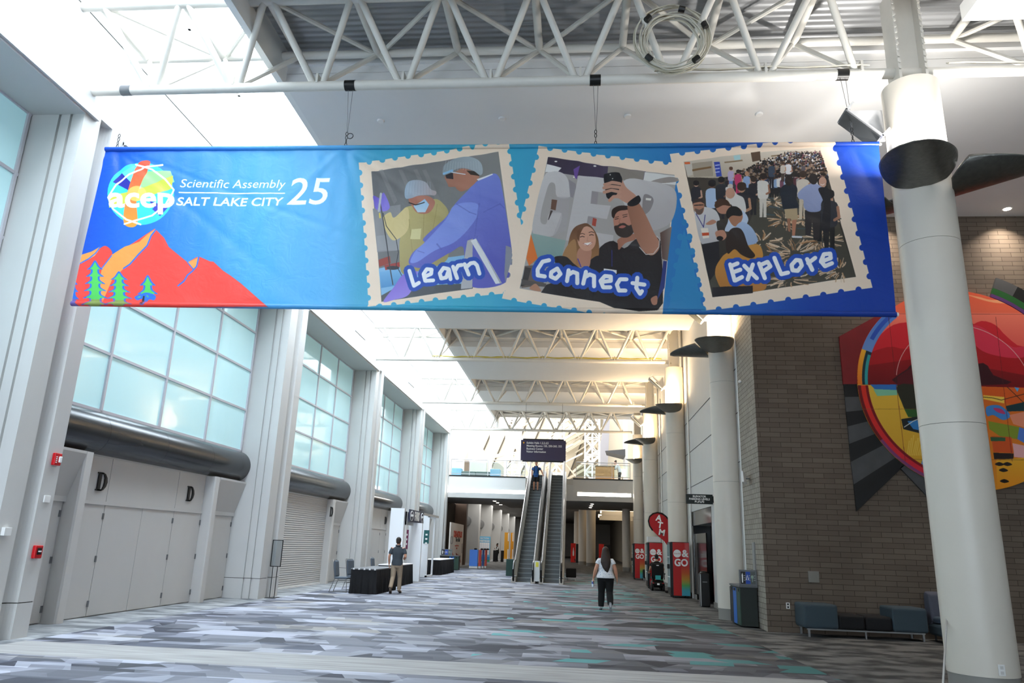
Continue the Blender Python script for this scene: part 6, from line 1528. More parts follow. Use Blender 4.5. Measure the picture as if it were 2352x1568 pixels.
C.smooth([(1115, 325), (1400, 350), (1560, 420), (1582, 560), (1530, 720), (1420, 785), (1350, 790), (1200, 700), (1080, 500)], 'cdc8c6', C1, 'b5afae', 60); C.smooth([(1280, 470), (1350, 480), (1370, 530), (1330, 620), (1270, 640)], '8d8584', C1); PC([(1300, 495), (1350, 500), (1345, 520), (1298, 515)], 'e6e0d6')
PC([(430, 515), (480, 520), (465, 615), (420, 605)], '6e4f40'); PC([(395, 700), (420, 615), (440, 620), (400, 705)], '4a3e3c')
PC([(245, 830), (560, 890), (500, 1130), (290, 1120), (210, 1060)], '93a79f', '7e9a94', 90); PC([(238, 840), (300, 1060), (220, 1130), (195, 1060)], 'e0762f')
PC([(180, 1130), (300, 1120), (360, 1300), (150, 1330)], '6c5c52'); PC([(185, 1140), (240, 1150), (200, 1300), (140, 1320)], '3c3532'); PC([(150, 1250), (380, 1290), (370, 1320), (150, 1300)], '57504c')
# man
C.smooth([(890, 940), (1000, 890), (1100, 960), (1200, 880), (1300, 870), (1420, 870), (1440, 1000), (1450, 1250), (1400, 1545), (860, 1455), (850, 1050)], '2b2323', C1, '201a1a', 90, n=3)
PC([(380, 1300), (700, 1200), (1300, 1300), (1400, 1545), (330, 1372)], '251e1e')
C.smooth([(1040, 880), (1110, 840), (1190, 830), (1200, 880), (1110, 910), (1050, 975), (1040, 920)], 'a87058', C1)
C.smooth([(1000, 660), (1040, 610), (1110, 590), (1160, 610), (1170, 720), (1160, 800), (1110, 850), (1050, 840), (1010, 770)], 'bb806a', C1)
C.smooth([(1005, 760), (1040, 745), (1060, 730), (1100, 725), (1140, 750), (1180, 740), (1190, 800), (1150, 850), (1090, 860), (1030, 830)], '3a2c26', C1); C.smooth([(1048, 765), (1080, 745), (1115, 755), (1085, 772)], 'b0685c', C1)
C.smooth([(985, 660), (990, 600), (1050, 565), (1130, 570), (1165, 600), (1150, 605), (1060, 610), (1020, 640), (1005, 680)], '33231c', C1)
C.line([(1015, 690), (1045, 683)], 7, '3a2620', C1); C.line([(1090, 670), (1125, 663)], 7, '3a2620', C1); C.line([(1018, 672), (1048, 664)], 6, '4a3026', C1); C.line([(1085, 652), (1128, 645)], 6, '4a3026', C1); C.line([(1062, 680), (1050, 722), (1075, 728)], 5, '8d5748', C1, .7)
# raised arm with phone
C.smooth([(1130, 560), (1215, 530), (1270, 600), (1330, 720), (1380, 830), (1420, 900), (1415, 980), (1350, 1030), (1270, 980), (1200, 850), (1160, 720)], '9a6850', C1, 'b58068', 0)
C.line([(1240, 950), (1300, 1020), (1370, 1015), (1420, 950), (1425, 880), (1400, 850)], 7, 'cfc8c4', C1)
C.smooth([(1070, 320), (1120, 400), (1210, 480), (1200, 540), (1130, 545), (1050, 500), (980, 460), (930, 400), (1020, 370)], 'c08e78', C1)
C.smooth([(910, 290), (940, 265), (1040, 262), (1065, 285), (1078, 350), (1010, 490), (945, 495), (925, 420)], '1c1a1c', C1)
for a in ([(920, 368), (985, 350), (1060, 365)], [(912, 400), (975, 385), (1060, 400)], [(915, 440), (980, 420), (1060, 440)], [(965, 515), (1000, 480), (1060, 480)]): C.line(a, 30, 'c4937c', C1)
C.disc((970, 280), 5, 'e8e0d8', C1); C.disc((992, 317), 5, 'e8e0d8', C1)
C.smooth([(1130, 545), (1215, 480), (1240, 480), (1252, 520), (1220, 560), (1160, 575)], '1d1b1d', C1)
# woman
C.smooth([(700, 740), (760, 735), (820, 790), (860, 880), (865, 1020), (830, 1090), (780, 1140), (640, 1130), (510, 1100), (570, 960), (600, 840), (640, 770)], '6a4630', C1, 'a87848', 90)
C.smooth([(560, 960), (640, 880), (660, 1000), (640, 1110), (520, 1095)], 'a97c50', C1)
C.smooth([(455, 1045), (560, 1040), (640, 1110), (720, 1150), (800, 1060), (870, 1040), (860, 1200), (600, 1200), (480, 1120)], '282122', C1)
C.smooth([(660, 1040), (690, 960), (790, 970), (790, 1060), (770, 1140), (700, 1130)], 'b8826a', C1)
C.smooth([(668, 880), (690, 800), (750, 760), (810, 790), (835, 860), (830, 930), (790, 980), (730, 985), (685, 945)], 'cf9a80', C1)
C.smooth([(722, 918), (760, 912), (802, 908), (780, 932), (745, 936)], 'f4ece6', C1); C.line([(720, 916), (760, 940), (803, 906)], 4, 'a04a48', C1)
for x, y in ((712, 855), (797, 838)): C.line([(x - 20, y + 4), (x, y - 3), (x + 18, y + 2)], 7, '3c2a22', C1); C.line([(x - 24, y - 22), (x, y - 30), (x + 22, y - 22)], 6, '4c3226', C1)
C.line([(762, 860), (755, 895), (775, 898)], 5, 'b47e68', C1, .8); C.smooth([(680, 900), (660, 830), (700, 750), (760, 740), (720, 775), (690, 840)], '6f4a30', C1)
C.line([(670, 1060), (700, 1135)], 9, '4b3c9a', C1); C.line([(985, 980), (985, 1130)], 7, '33348a', C1); PC([(910, 1150), (1030, 1165), (1028, 1200), (908, 1185)], 'e8e6e8')
PC([(1430, 820), (1500, 780), (1540, 760), (1500, 1080), (1450, 1060)], '5a4038', '8a8078', 0); PC([(1460, 1080), (1495, 1080), (1470, 1330), (1400, 1450), (1440, 1250)], '2f3a78'); C.smooth([(1345, 1430), (1400, 1405), (1400, 1480), (1360, 1485)], 'b07a62', C1)
C.smooth([(225, 1330), (280, 1290), (330, 1350), (320, 1362), (250, 1350)], 'b88468', C1); 
# stamp 3
stamp([(68, 128), (1500, -20), (1845, 1305), (375, 1510)], E1, (10, 10, 9, 10))
for k in range(10):
    u = (k + .8) / 10.6; C.disc((68 + (375 - 68) * u + 4, 128 + (1510 - 128) * u), 1, '2a7fb8', E1)
C.poly([(195, 790), (240, 960), (345, 1430), (370, 1500), (60, 1500), (90, 1300)], '2f86bd', T=E1)
for k in range(6):
    C.disc((240 + k * 24, 855 + k * 127), 27, '2f86bd', E1, 30); C.disc((160 - k * 17, 855 + k * 127), 27, '2f86bd', E1, 30)
C.disc((195, 728), 22, '2a7fb8', E1, 28)
PE = lambda pts, c, c2=None, ang=90, al=1.0: C.poly(pts, c, c2, ang, al, E1)
PE([(190, 195), (1393, 85), (1700, 1210), (443, 1385)], '4c4238', '2c2724', 90)
PE([(190, 195), (800, 120), (1393, 65), (1420, 200), (900, 260), (520, 340), (225, 330)], 'd8ccbc', 'b7a894', 90)
PE([(195, 200), (260, 195), (270, 310), (225, 320)], 'c9bfb2'); PE([(195, 200), (245, 196), (248, 215), (200, 219)], 'd2622e')
PE([(262, 210), (440, 190), (450, 320), (280, 330)], 'a49684'); PE([(265, 262), (430, 235), (435, 250), (268, 280)], '7a5a38'); PE([(455, 200), (505, 200), (525, 325), (478, 328)], '3648a8')
for k in range(3): PE([(465, 225 + k * 30), (505, 222 + k * 30), (507, 230 + k * 30), (467, 234 + k * 30)], 'b8c0e8')
PE([(545, 200), (705, 180), (708, 192), (548, 212)], '8a7358'); PE([(958, 140), (1050, 130), (1052, 142), (960, 152)], '8a7358'); PE([(780, 115), (860, 105), (868, 180), (795, 195)], '5c4636'); PE([(625, 145), (685, 138), (690, 180), (635, 185)], 'a9cfd0')
rn = random.Random(11)
# patterned carpet of the printed scene
PE([(900, 400), (1180, 400), (1500, 560), (1700, 1210), (443, 1385), (420, 1240), (700, 900)], '4a463c', '55422f', -60)
for cx_, cy_, R_, nr in ((1180, 1000, 330, 60), (1080, 700, 190, 36), (1560, 1150, 260, 44), (880, 900, 240, 34), (980, 540, 130, 22), (1400, 880, 240, 36), (1130, 1230, 260, 40), (1260, 700, 180, 26), (1500, 700, 120, 14)):
    for k in range(nr):
        a = rn.uniform(0, 2 * pi); r0 = rn.uniform(.15, .45) * R_; r1 = r0 + rn.uniform(.25, .6) * R_; b_ = a + rn.uniform(-.25, .25)
        p = [(cx_ + r0 * cos(a), cy_ + r0 * sin(a) * .5), (cx_ + (r0 + r1) / 2 * cos((a + b_) / 2 + .06), cy_ + (r0 + r1) / 2 * sin((a + b_) / 2 + .06) * .5), (cx_ + r1 * cos(b_), cy_ + r1 * sin(b_) * .5)]
        if all(460 < q[0] < 1650 and q[0] < 1400 + (q[1] - 85) * .27 and 420 < q[1] < 1300 - (q[0] - 443) * .09 + 60 for q in p): C.line(p, rn.uniform(5, 13), rn.choice(['d8b898', 'c39a74', 'e0c8ae', '9a6c44', '7f6a54', 'd8b898']), E1, .9)
for k in range(26):
    x = rn.uniform(880, 1500); y = rn.uniform(430, 800); C.line([(x, y), (x + rn.uniform(40, 110), y + rn.uniform(-12, 12))], rn.uniform(6, 14), rn.choice(['3f5560', '2f4148', '6f4c30', '2a2c2a']), E1, .7)
def fig(x, y, h, c, skin='a8765c', hair='2a211d', leg='22201f', arms=True, face=False, long=False):
    """small printed figure: (x, y) top of the head, h height"""
    r = h * .075
    if leg: PE([(x - h * .085, y + h * .5), (x + h * .085, y + h * .5), (x + h * .075, y + h), (x + h * .01, y + h), (x, y + h * .62), (x - h * .02, y + h), (x - h * .08, y + h)], leg)
    C.smooth([(x - h * .05, y + h * .16), (x + h * .05, y + h * .16), (x + h * .13, y + h * .22), (x + h * .13, y + h * .42), (x + h * .1, y + h * .56), (x - h * .1, y + h * .56), (x - h * .13, y + h * .42), (x - h * .13, y + h * .22)], c, E1, n=3)
    if arms: C.line([(x + h * .13, y + h * .26), (x + h * .15, y + h * .42), (x + h * .08, y + h * .46)], h * .045, skin, E1)
    C.disc((x, y + r), r * .9, skin, E1, r * 1.1, n=12)
    C.smooth([(x - r, y + r * 1.1), (x - r * .9, y + r * .1), (x, y - r * .25), (x + r * .9, y + r * .1), (x + r, y + r * 1.1), (x + r * .4, y + r * (.6 if face else 1.6)), (x - r * .4, y + r * (.6 if face else 1.6))], hair, E1, n=3)
    if long: C.smooth([(x - r, y + r), (x + r, y + r), (x + r * 1.2, y + r * 3.4), (x - r * 1.1, y + r * 3.4)], hair, E1, n=3)
cols_ = ['262426', '31303a', 'd8d6d4', '8fa8c8', '2c3c5a', '5a2c34', '3c3c40', 'a5a09a', '6b7c98', '1e1e22', 'b8b0a8', '7a4a5a', 'e0dcd6']
for row in range(13):
    yy = 118 + row * 17; xa = 1010 - row * 36 if row > 2 else 1080 - row * 40; n_ = 26 + row
    for k in range(n_):
        x = xa + (1425 + row * 6 - xa) * (k + rn.uniform(-.3, .3)) / n_; y = yy + rn.uniform(-8, 8) - (x - 900) * .04
        if 560 < x < 1405 + (y - 85) * .27 - 12: fig(x, y, 62 + row * 10, rn.choice(cols_), rn.choice(['a8765c', 'c49880', '7a5240', 'b58668']), rn.choice(['2a211d', '1e1916', '4a372a', '8a7460']), arms=False)
for a in [(605, 245, 210, 'b8a8c8', 'c49880', '5a3a2a', '6f8fc4'), (668, 270, 230, 'c83a6a', 'b58668', '2a211d', 'c83a6a'), (745, 285, 240, '8fa8d0', 'c49880', 'b58668', '2a2a30'), (805, 330, 330, '26242a', 'c49880', '3a2a20', '202024'),
          (890, 300, 380, 'd8d2c8', '9a6a50', '2a1e18', 'd0c8bc'), (965, 195, 230, '3a4658', '6a4636', '1c1614', '22222a'), (1112, 185, 210, 'd8d6d8', 'a8765c', '2a211d', '2a282a'), (1245, 205, 150, '5a5458', 'b58668', '3a2a20', '2a2628'), (1062, 200, 170, 'c8bcae', 'b58668', '4a3426', '4a3c34'),
          (440, 360, 420, 'a9bdd8', '6a4636', '1c1614', '2b2a30'), (300, 365, 330, '2c2a30', 'c49880', '1c1614', None), (520, 335, 360, '2a2a30', '7a5240', '1c1614', '262428'), (600, 395, 300, 'd8cabb', 'c49880', 'c8beb4', None), (700, 385, 520, '27262c', 'b58668', '3a2a20', '202024'),
          (1240, 280, 420, 'd4c8b8', 'b58668', '3a2a20', 'c8b8a0'), (1410, 335, 560, '1c1c20', 'c49880', '1c1614', '18181a'), (1470, 450, 560, '2c2c34', 'a8765c', '1c1614', '22201f')]: fig(*a[:3], a[3], a[4], a[5], a[6])
# the two men seen from behind
C.smooth([(1080, 395), (1150, 390), (1190, 430), (1180, 520), (1200, 600), (1080, 620), (1050, 520), (1040, 440)], '1f2530', E1); C.disc((1115, 360), 36, '2a1e18', E1, 46)
PE([(1075, 610), (1190, 600), (1195, 700), (1140, 710), (1130, 690), (1090, 690)], 'b09a78'); PE([(1100, 690), (1130, 690), (1130, 810), (1110, 800)], '9a6a50'); PE([(1145, 705), (1185, 700), (1170, 840), (1145, 840)], 'b0765a'); C.line([(1150, 850), (1225, 855)], 18, 'c8c8cc', E1)
PE([(1255, 620), (1395, 620), (1380, 880), (1330, 885), (1320, 700), (1305, 850), (1260, 840)], '2a2526')
C.smooth([(1260, 410), (1330, 385), (1400, 410), (1440, 470), (1400, 560), (1390, 625), (1300, 635), (1250, 600), (1240, 530), (1200, 520), (1195, 470)], '9aa4c8', E1, '8a94b8', 90); C.disc((1330, 345), 40, '241c1a', E1, 50)
C.disc((1412, 370), 34, 'c89a84', E1, 44); C.line([(1395, 390), (1412, 398), (1428, 388)], 5, 'f0e6e0', E1)
C.smooth([(1375, 430), (1460, 430), (1480, 520), (1470, 800), (1400, 780), (1420, 560)], '1c1b20', E1)
# left foreground group
C.smooth([(290, 600), (380, 590), (470, 620), (510, 700), (480, 730), (500, 900), (400, 940), (340, 900), (300, 740)], 'cfcccb', E1, 'b5b0b0', 90)
PE([(350, 920), (500, 890), (510, 1100), (420, 1240), (390, 1140)], '232024')
C.smooth([(272, 570), (300, 530), (350, 530), (372, 570), (360, 640), (320, 650), (285, 620)], 'b07c62', E1); C.smooth([(268, 560), (290, 525), (350, 520), (368, 560), (340, 548), (290, 556)], '3a2e2a', E1); C.line([(285, 578), (362, 574)], 8, '1e1a1a', E1); C.smooth([(290, 605), (330, 615), (365, 600), (350, 650), (310, 655)], '6a5448', E1)
C.line([(300, 650), (365, 770), (380, 660)], 7, '3a3878', E1); PE([(340, 780), (405, 775), (415, 860), (360, 870)], 'e8dccb'); PE([(350, 820), (412, 815), (414, 840), (354, 846)], 'c8502e'); C.smooth([(385, 740), (440, 700), (480, 720), (430, 745)], 'b58068', E1)
C.smooth([(560, 420), (620, 425), (660, 480), (720, 520), (735, 640), (640, 600), (590, 540), (570, 480)], 'd6d0ca', E1); C.disc((600, 470), 42, 'c2927a', E1, 48)
C.smooth([(470, 570), (520, 520), (590, 560), (610, 620), (560, 650), (500, 640)], 'b58068', E1); C.smooth([(463, 570), (500, 520), (570, 530), (600, 580), (540, 575), (480, 600)], '4a3020', E1)
C.smooth([(600, 640), (700, 620), (760, 700), (700, 780), (560, 800), (580, 720)], 'bcc9dc', E1)
C.smooth([(570, 640), (620, 590), (690, 610), (710, 680), (680, 740), (640, 760), (600, 720)], 'a87458', E1); C.smooth([(565, 640), (600, 590), (660, 590), (705, 640), (690, 670), (620, 665), (580, 690)], '1d1816', E1)
C.smooth([(700, 720), (780, 760), (830, 840), (835, 900), (740, 930), (660, 860), (640, 780)], 'a9bcd8', E1, '93a6c6', 90); C.smooth([(470, 810), (540, 790), (570, 840), (540, 880), (490, 870)], 'b58068', E1); C.disc((510, 865), 30, '1c1a1c', E1, 20)
C.smooth([(560, 1000), (640, 960), (740, 930), (850, 920), (890, 1000), (880, 1100), (920, 1290), (820, 1330), (560, 1330), (480, 1230), (470, 1130), (520, 1040)], 'c88c3c', E1, 'b5783a', 90)
C.smooth([(580, 820), (620, 775), (680, 775), (720, 820), (760, 930), (820, 1010), (780, 1040), (700, 1010), (640, 960), (580, 1000), (560, 900)], '2e211b', E1)
PE([(440, 1300), (560, 1290), (800, 1280), (800, 1345), (443, 1385)], '262124')
# hand lettered words with blue outline
def word(strokes, T, w, out='2450b4', base='2450b4'):
    for s_ in strokes: C.line(s_, w + 72, out, T)
    for s_ in strokes: C.line(s_, w, 'f4f4f6', T)
word([[(562, 1172), (585, 1250), (605, 1312), (652, 1285)], [(700, 1232), (765, 1205), (770, 1165), (725, 1160), (695, 1205), (710, 1268), (785, 1265)], [(925, 1160), (880, 1150), (845, 1200), (860, 1250), (905, 1240), (930, 1165), (945, 1255)], [(968, 1140), (1005, 1245)], [(985, 1180), (1015, 1130), (1050, 1125)], [(1075, 1118), (1112, 1212)], [(1085, 1150), (1130, 1110), (1165, 1105), (1190, 1130), (1212, 1205)]], L1, 36)
word([[(405, 1075), (345, 1090), (300, 1160), (300, 1215), (365, 1225)], [(480, 1150), (425, 1185), (420, 1225), (465, 1245), (510, 1200), (480, 1150)], [(585, 1165), (570, 1265)], [(580, 1210), (625, 1180), (665, 1195), (665, 1285)], [(745, 1180), (720, 1290)], [(735, 1230), (780, 1205), (820, 1220), (820, 1315)], [(885, 1275), (975, 1265), (975, 1225), (920, 1220), (880, 1265), (905, 1325), (970, 1325)], [(1120, 1250), (1060, 1250), (1030, 1300), (1050, 1355), (1110, 1355)], [(1220, 1235), (1210, 1330), (1245, 1385), (1262, 1360)], [(1175, 1285), (1285, 1300)]], C1, 38)
word([[(600, 1095), (640, 1235)], [(605, 1110), (665, 1085)], [(620, 1165), (690, 1140)], [(645, 1235), (705, 1205)], [(725, 1105), (835, 1215)], [(800, 1095), (755, 1225)], [(855, 1085), (905, 1215)], [(865, 1100), (930, 1070), (955, 1110), (885, 1160)], [(990, 1035), (1050, 1180), (1110, 1165)], [(1180, 1055), (1140, 1100), (1150, 1145), (1195, 1150), (1230, 1105), (1215, 1060), (1180, 1055)], [(1275, 1050), (1320, 1145)], [(1285, 1085), (1345, 1040)], [(1395, 1075), (1480, 1045), (1475, 1005), (1420, 1010), (1395, 1070), (1430, 1115), (1490, 1090)]], E1, 37)
im = C.finish('banner_print')
M_ban = print_mat('printed_banner_vinyl', im, .42, .45, bump=.22)
nt_ = M_ban.node_tree; b_ = nt_.nodes['Principled BSDF']; tr_ = nt_.nodes.new('ShaderNodeBsdfTranslucent'); mx_ = nt_.nodes.new('ShaderNodeMixShader'); mx_.inputs[0].default_value = .22
ti_ = [n for n in nt_.nodes if n.type == 'TEX_IMAGE'][0]; out_ = nt_.nodes['Material Output']
nt_.links.new(ti_.outputs[0], tr_.inputs[0]); nt_.links.new(b_.outputs[0], mx_.inputs[1]); nt_.links.new(tr_.outputs[0], mx_.inputs[2]); nt_.links.new(mx_.outputs[0], out_.inputs[0])
# banner cloth, hung from four points
hang = [gy(268, 343, BY).x, gy(793, 343, BY).x, gy(1368, 340, BY).x, gy(1960, 333, BY).x]
ban = thing('hanging_banner', 'wide blue conference banner with mountains, logo and three photo stamps hanging across the hall', 'banner', ((tl.x + tr.x) / 2, BY, bl.z))
def bpt(u, v):
    top = tl.lerp(tr, u); bot = bl.lerp(br, u); p = top.lerp(bot, v); x = p.x; y = 0.0
    for hx in hang:
        for sl, am in ((1.5, .020), (-1.1, .016), (.35, .022), (3.0, .014)):
            dz = (top.z - p.z); xx = x - hx - sl * dz * .9; w = .05 + .07 * dz
            y += am * math.exp(-(xx / w) ** 2) * math.exp(-dz / 2.2) * (1 if sl > 0 else -1)
    y += .012 * sin(x * 2.1 + v * 2.5) + .006 * sin(x * 7.3 - v * 6 + 1) * (1 - v * .5) + .004 * sin(x * 19 + v * 3) * (1 - v)
    y += .02 * sin(v * pi) * sin(x * .9)
    e = min(v, 1 - v) * 20; y *= min(1, e)
    return (p.x, BY + y, p.z)
o = MB().grid(bpt, 420, 70).build('cloth', M_ban, ban); planar_uv(o, C, BASE[ban.name])
for (a, b, nm_) in ((tl, tr, 'top_hem'), (bl, br, 'bottom_hem')):
    N = 90; pts = [tuple(a.lerp(b, k / N)) for k in range(N + 1)]
    h = MB().path(pts, .042, 12).build(nm_, M_ban, ban); planar_uv(h, C, BASE[ban.name])
for k, hx in enumerate(hang):
    cx_ = [gy(290, 218, BY).x, gy(805, 197, BY).x, gy(1367, 190, BY).x, gy(1935, 180, BY).x][k]; tz = tl.lerp(tr, (hx - tl.x) / (tr.x - tl.x)).z
    MB().tube((hx, BY, tz + .3), (cx_ - .03, BY, 9.05), .004, n=5).tube((hx + .01, BY, tz + .3), (cx_ + .05, BY, 9.05), .004, n=5).build('hanging_wire', M_hinge, ban)
    MB().path([(hx + .018 * cos(a), BY, tz + .26 + .035 * sin(a)) for a in [2 * pi * q / 12 for q in range(12)]], .006, 6, True).path([(hx + .018 * sin(a), BY, tz + .19 + .035 * cos(a)) for a in [2 * pi * q / 12 for q in range(12)]], .006, 6, True).path([(hx, BY + .018 * cos(a), tz + .12 + .035 * sin(a)) for a in [2 * pi * q / 12 for q in range(12)]], .006, 6, True).path([(hx + .018 * cos(a), BY, tz + .05 + .04 * sin(a)) for a in [2 * pi * q / 12 for q in range(12)]], .006, 6, True).build('shackle_chain', mat('dark_steel', '3a3a3c', .35, metal=.8), ban)
    if k == 1: MB().path([(hx + .06 + .05 * cos(a), BY, tz + .22 + .05 * sin(a)) for a in [2 * pi * q / 16 for q in range(16)]], .007, 6, True).build('wire_coil', M_black, ban)
MB().tube(br + Vector((-.02, 0, 0)), br + Vector((.03, 0, 0)), .03).tube(tr + Vector((-.02, 0, 0)), tr + Vector((.04, 0, 0)), .02).build('rod_end', M_white, ban)

# ================================================================ round painted mural on the brick wall
MY = 17.62
T2 = lambda p: (1900 + p[0] / 2.177, 480 + p[1] / 2.177)
def mp_(p, y=MY): q = gy(*T2(p), y); return (q.x, q.z)
a3 = [np.array(mp_(p)) for p in ((152, 800), (700, 413), (860, 1400))]
A_ = np.array([2 * (a3[1] - a3[0]), 2 * (a3[2] - a3[0])]); B_ = np.array([a3[1] @ a3[1] - a3[0] @ a3[0], a3[2] @ a3[2] - a3[0] @ a3[0]])
cc_ = np.linalg.solve(A_, B_); R_ = float(np.hypot(*(a3[0] - cc_)))
D = Canvas(cc_[0] - R_ - 1.6, cc_[0] + R_ + 1.6, cc_[1] - R_ - 2.2, cc_[1] + R_ + 1.2, 110, MY)
D.a[:] = np.array(hexc('8e1018'), np.float32)
S_ = D.SS * 110
def wcirc(r, a0=0, a1=360, n=60): return [((cc_[0] - D.x0 + r * cos(radians(a0 + (a1 - a0) * k / n))) * D.k, (cc_[1] - D.z0 + r * sin(radians(a0 + (a1 - a0) * k / n))) * D.k) for k in range(n + 1)]
def ring(r0, r1, a0, a1, c, c2=None): D.paint(D.mask(np.array(wcirc(r1, a0, a1) + wcirc(r0, a0, a1)[::-1])), c, c2)
def W_(pts, c, c2=None, al=1.0): D.poly(pts, c, c2, 90, al, T2)
hz = 877
# upper half: layered red ranges under a salmon sky
D.paint(D.mask(np.array(wcirc(R_))), 'e6553f')
W_([(150, 413), (1700, 300), (1700, 540), (150, 520)], 'e8532f', 'e4674a'); D.smooth([(700, 430), (760, 440), (830, 455), (984, 450), (960, 470), (830, 468)], 'f0a070', T2)
W_([(150, 520), (1700, 520), (1700, 700), (150, 700)], 'ee7a62', 'e0584e')
D.smooth([(150, 700), (250, 640), (330, 580), (430, 570), (560, 620), (700, 590), (770, 560), (840, 580), (900, 640), (990, 690), (1200, 640), (1500, 700), (1700, 900), (150, 900)], 'c9202c', T2, n=3)
D.smooth([(150, 760), (300, 690), (400, 700), (560, 660), (700, 560), (780, 640), (900, 700), (984, 720), (1200, 760), (1700, 900), (150, 900)], 'a8141c', T2, n=3)
D.smooth([(700, 600), (760, 585), (860, 650), (930, 690), (984, 690), (984, 740), (880, 740), (760, 700)], 'd03048', T2)
W_([(150, 790), (500, 740), (984, 830), (1700, 800), (1700, 890), (150, 890)], '8e0f16', '6e0a10')
D.smooth([(350, 876), (400, 800), (430, 778), (520, 790), (640, 800), (780, 770), (830, 830), (900, 876)], '3a1018', T2, n=3)
W_([(350, 840), (440, 780), (440, 876), (350, 876)], '5a1018', al=.8)
# lower half: yellow and orange patchwork
W_([(150, hz), (1700, hz + 60), (1700, 1500), (150, 1500)], 'e0b53c', 'c89020'); W_([(770, hz + 10), (1700, hz + 40), (1700, 1500), (820, 1500)], 'd0601e', 'd8901e')
W_([(215, 877), (350, 877), (345, 910), (260, 925)], '2f6fb8'); W_([(230, 900), (350, 905), (352, 930), (250, 935)], '7fbf9a')
D.smooth([(352, 880), (480, 880), (700, 890), (760, 920), (720, 990), (560, 1050), (420, 1040), (370, 960)], '2a2a1e', T2, n=3); W_([(385, 1000), (500, 1005), (490, 1040), (405, 1040)], '2f5a28')
W_([(370, 1050), (500, 1030), (560, 1060), (540, 1140), (380, 1100)], '1e2426'); W_([(400, 1060), (470, 1055), (480, 1110), (430, 1100)], '2f78b8'); D.line([(385, 1090), (430, 1060), (480, 1040)], 4, 'd8d8d0', T2)
for k in range(12): D.line([(400 + k * 9, 1230), (410 + k * 11, 1160 - (k % 3) * 14)], 5, 'e8c85a', T2, .7)
D.smooth([(470, 1270), (490, 1235), (505, 1290), (485, 1300)], '5a8fc8', T2)
W_([(780, 890), (984, 905), (984, 985), (885, 970), (780, 945)], 'd2571a'); W_([(780, 930), (885, 940), (885, 972), (780, 950)], 'e8c04a'); D.line([(780, 940), (830, 945), (870, 955), (984, 925)], 3, '2a2018', T2); D.line([(900, 890), (984, 970)], 3, '3a2a1c', T2)
D.smooth([(795, 990), (850, 980), (890, 1000), (915, 1035), (880, 1055), (830, 1030), (800, 1035)], '3f7fc4', T2); D.smooth([(830, 995), (870, 1000), (890, 1025), (850, 1015)], 'b83a6a', T2); W_([(893, 985), (984, 965), (984, 1010), (900, 1012)], '16343a'); W_([(935, 890), (960, 895), (950, 915)], '4f9fd8')
W_([(805, 1060), (960, 1090), (950, 1150), (870, 1140), (810, 1100)], '7f8f2a'); W_([(960, 1090), (1020, 1110), (1020, 1190), (950, 1150)], '4f78c8'); W_([(910, 1030), (1000, 1010), (1010, 1100), (930, 1075)], 'e08a6a')
W_([(820, 1135), (920, 1140), (930, 1220), (830, 1215)], 'c8501e'); W_([(815, 1140), (890, 1142), (890, 1160), (818, 1160)], '2f5a3a'); W_([(925, 1170), (1020, 1190), (1000, 1245), (935, 1240)], 'e0a8a8'); W_([(830, 1218), (932, 1222), (930, 1250), (834, 1250)], '231a18')
W_([(845, 1255), (1020, 1240), (1020, 1400), (850, 1400)], 'e0a82a', 'e08a1a')
for x, y in ((860, 1275), (880, 1305), (900, 1275), (885, 1360)): D.smooth([(x - 22, y), (x, y - 10), (x + 24, y + 2), (x, y + 9)], '1c1614', T2)
# rings
ring(R_ * .9, R_, 128, 178, '3f6fc0', '8aa8d8'); ring(R_ * .93, R_ * .97, 128, 150, '2a4fb0')
ring(R_ * .955, R_, 158, 179.5, 'f0b02a', 'e87a22'); ring(R_ * .9, R_ * .955, 158, 179.5, '17313c'); ring(R_ * .9, R_ * .93, 160, 179.5, '2f9a9a')
ring(R_ * .9, R_, 180, 215, '6a0f14'); ring(R_ * .925, R_ * .97, 180, 262, 'd8301c', 'c8203a'); ring(R_ * .97, R_, 213, 262, '7a3a6a'); ring(R_ * .9, R_ * .925, 180, 262, '7a1018')
for r in (.63, ):
    for k in range(60):
        a0 = 10 + 160 * k / 60; ring(R_ * (r - .003), R_ * (r + .003), a0, a0 + 2.7, 'd8b8b0')
for x in (345, 880): D.line([(x - 38, 540), (x, 877), (x + 45, 1260)], 2.2, '5a1a18', T2, .8)
D.line([(150, 523), (1700, 530)], 2.2, '7a2a22', T2, .8); D.line([(150, 1250), (1200, 1255)], 2.2, '6a4a1c', T2, .8); D.line([(150, 1000), (700, 1000)], 2, '8a6a2c', T2, .8)
mim = D.finish('mural_print'); M_mur = print_mat('painted_mural', mim, .5, .3)
mur = thing('round_mural', 'big round painted landscape mural with red mountains and fan blades on the brick wall', 'mural', (cc_[0], 17.65, cc_[1] - R_))
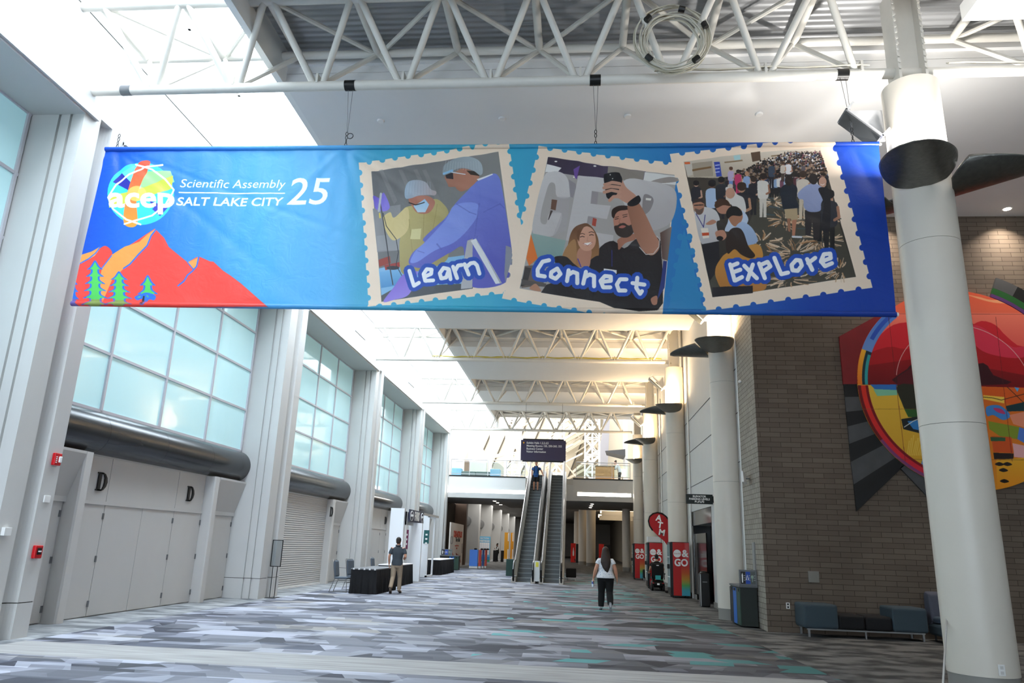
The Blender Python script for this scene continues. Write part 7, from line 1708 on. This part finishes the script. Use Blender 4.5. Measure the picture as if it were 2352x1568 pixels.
od = MB().prism([(cc_[0] + R_ * cos(2 * pi * k / 96), cc_[1] + R_ * sin(2 * pi * k / 96)) for k in range(96)], MY, 17.7, 'Y').build('disc', M_mur, mur); planar_uv(od, D, BASE[mur.name])
w_ = [mp_(p) for p in ((62, 635), (248, 533), (345, 500), (260, 700), (220, 874), (83, 874))]
MB().prism(w_, MY + .02, 17.7, 'Y').build('red_wedge', mat('deep_red_paint', '7c141a', .5, noise=.25, nscale=2), mur)
bk, gk = mat('black_blade', '141414', .5), mat('grey_blade', '4b4b4c', .6, noise=.3, nscale=3)
ed = [((86, 873), (200, 873)), ((92, 938), (200, 936)), ((98, 1012), (220, 1000)), ((106, 1085), (245, 1050)), ((114, 1172), (275, 1110)), ((122, 1262), (310, 1165)), ((136, 1375), (370, 1225)), ((150, 1510), (400, 1270))]
for k in range(7):
    a, b = ed[k], ed[k + 1]
    MB().prism([mp_(a[0]), mp_(a[1]), mp_(b[1]), mp_(b[0])], MY + .03, 17.7, 'Y').build('fan_blade', bk if k % 2 == 0 else gk, mur)
MB().prism([mp_(p) for p in ((365, 1290), (430, 1260), (620, 1380), (700, 1640))], MY + .03, 17.7, 'Y').build('fan_blade', gk, mur)
def warc(r0, r1, a0, a1, m, nm2):
    P = [(cc_[0] + r * cos(radians(a)), cc_[1] + r * sin(radians(a))) for r, rg in ((r1, range(0, 13)), (r0, range(12, -1, -1))) for a in [a0 + (a1 - a0) * q / 12 for q in rg]]
    MB().prism(P, MY + .01, 17.7, 'Y').build(nm2, m, mur)
q1 = np.array(mp_((822, 425))) - cc_; an0 = math.degrees(atan2(q1[1], q1[0]))
warc(R_ * 1.01, R_ * 1.045, an0 - 70, an0, mat('purple_paint', '5a2f6a', .5), 'purple_arc'); warc(R_ * 1.045, R_ * 1.11, an0 - 70, an0, mat('green_paint', '1e5a24', .5), 'green_arc')
for k in range(7): warc(R_ * 1.11, R_ * 1.23, an0 - 10 * (k + 1), an0 - 10 * k, gk if k % 2 == 0 else bk, 'fan_blade')
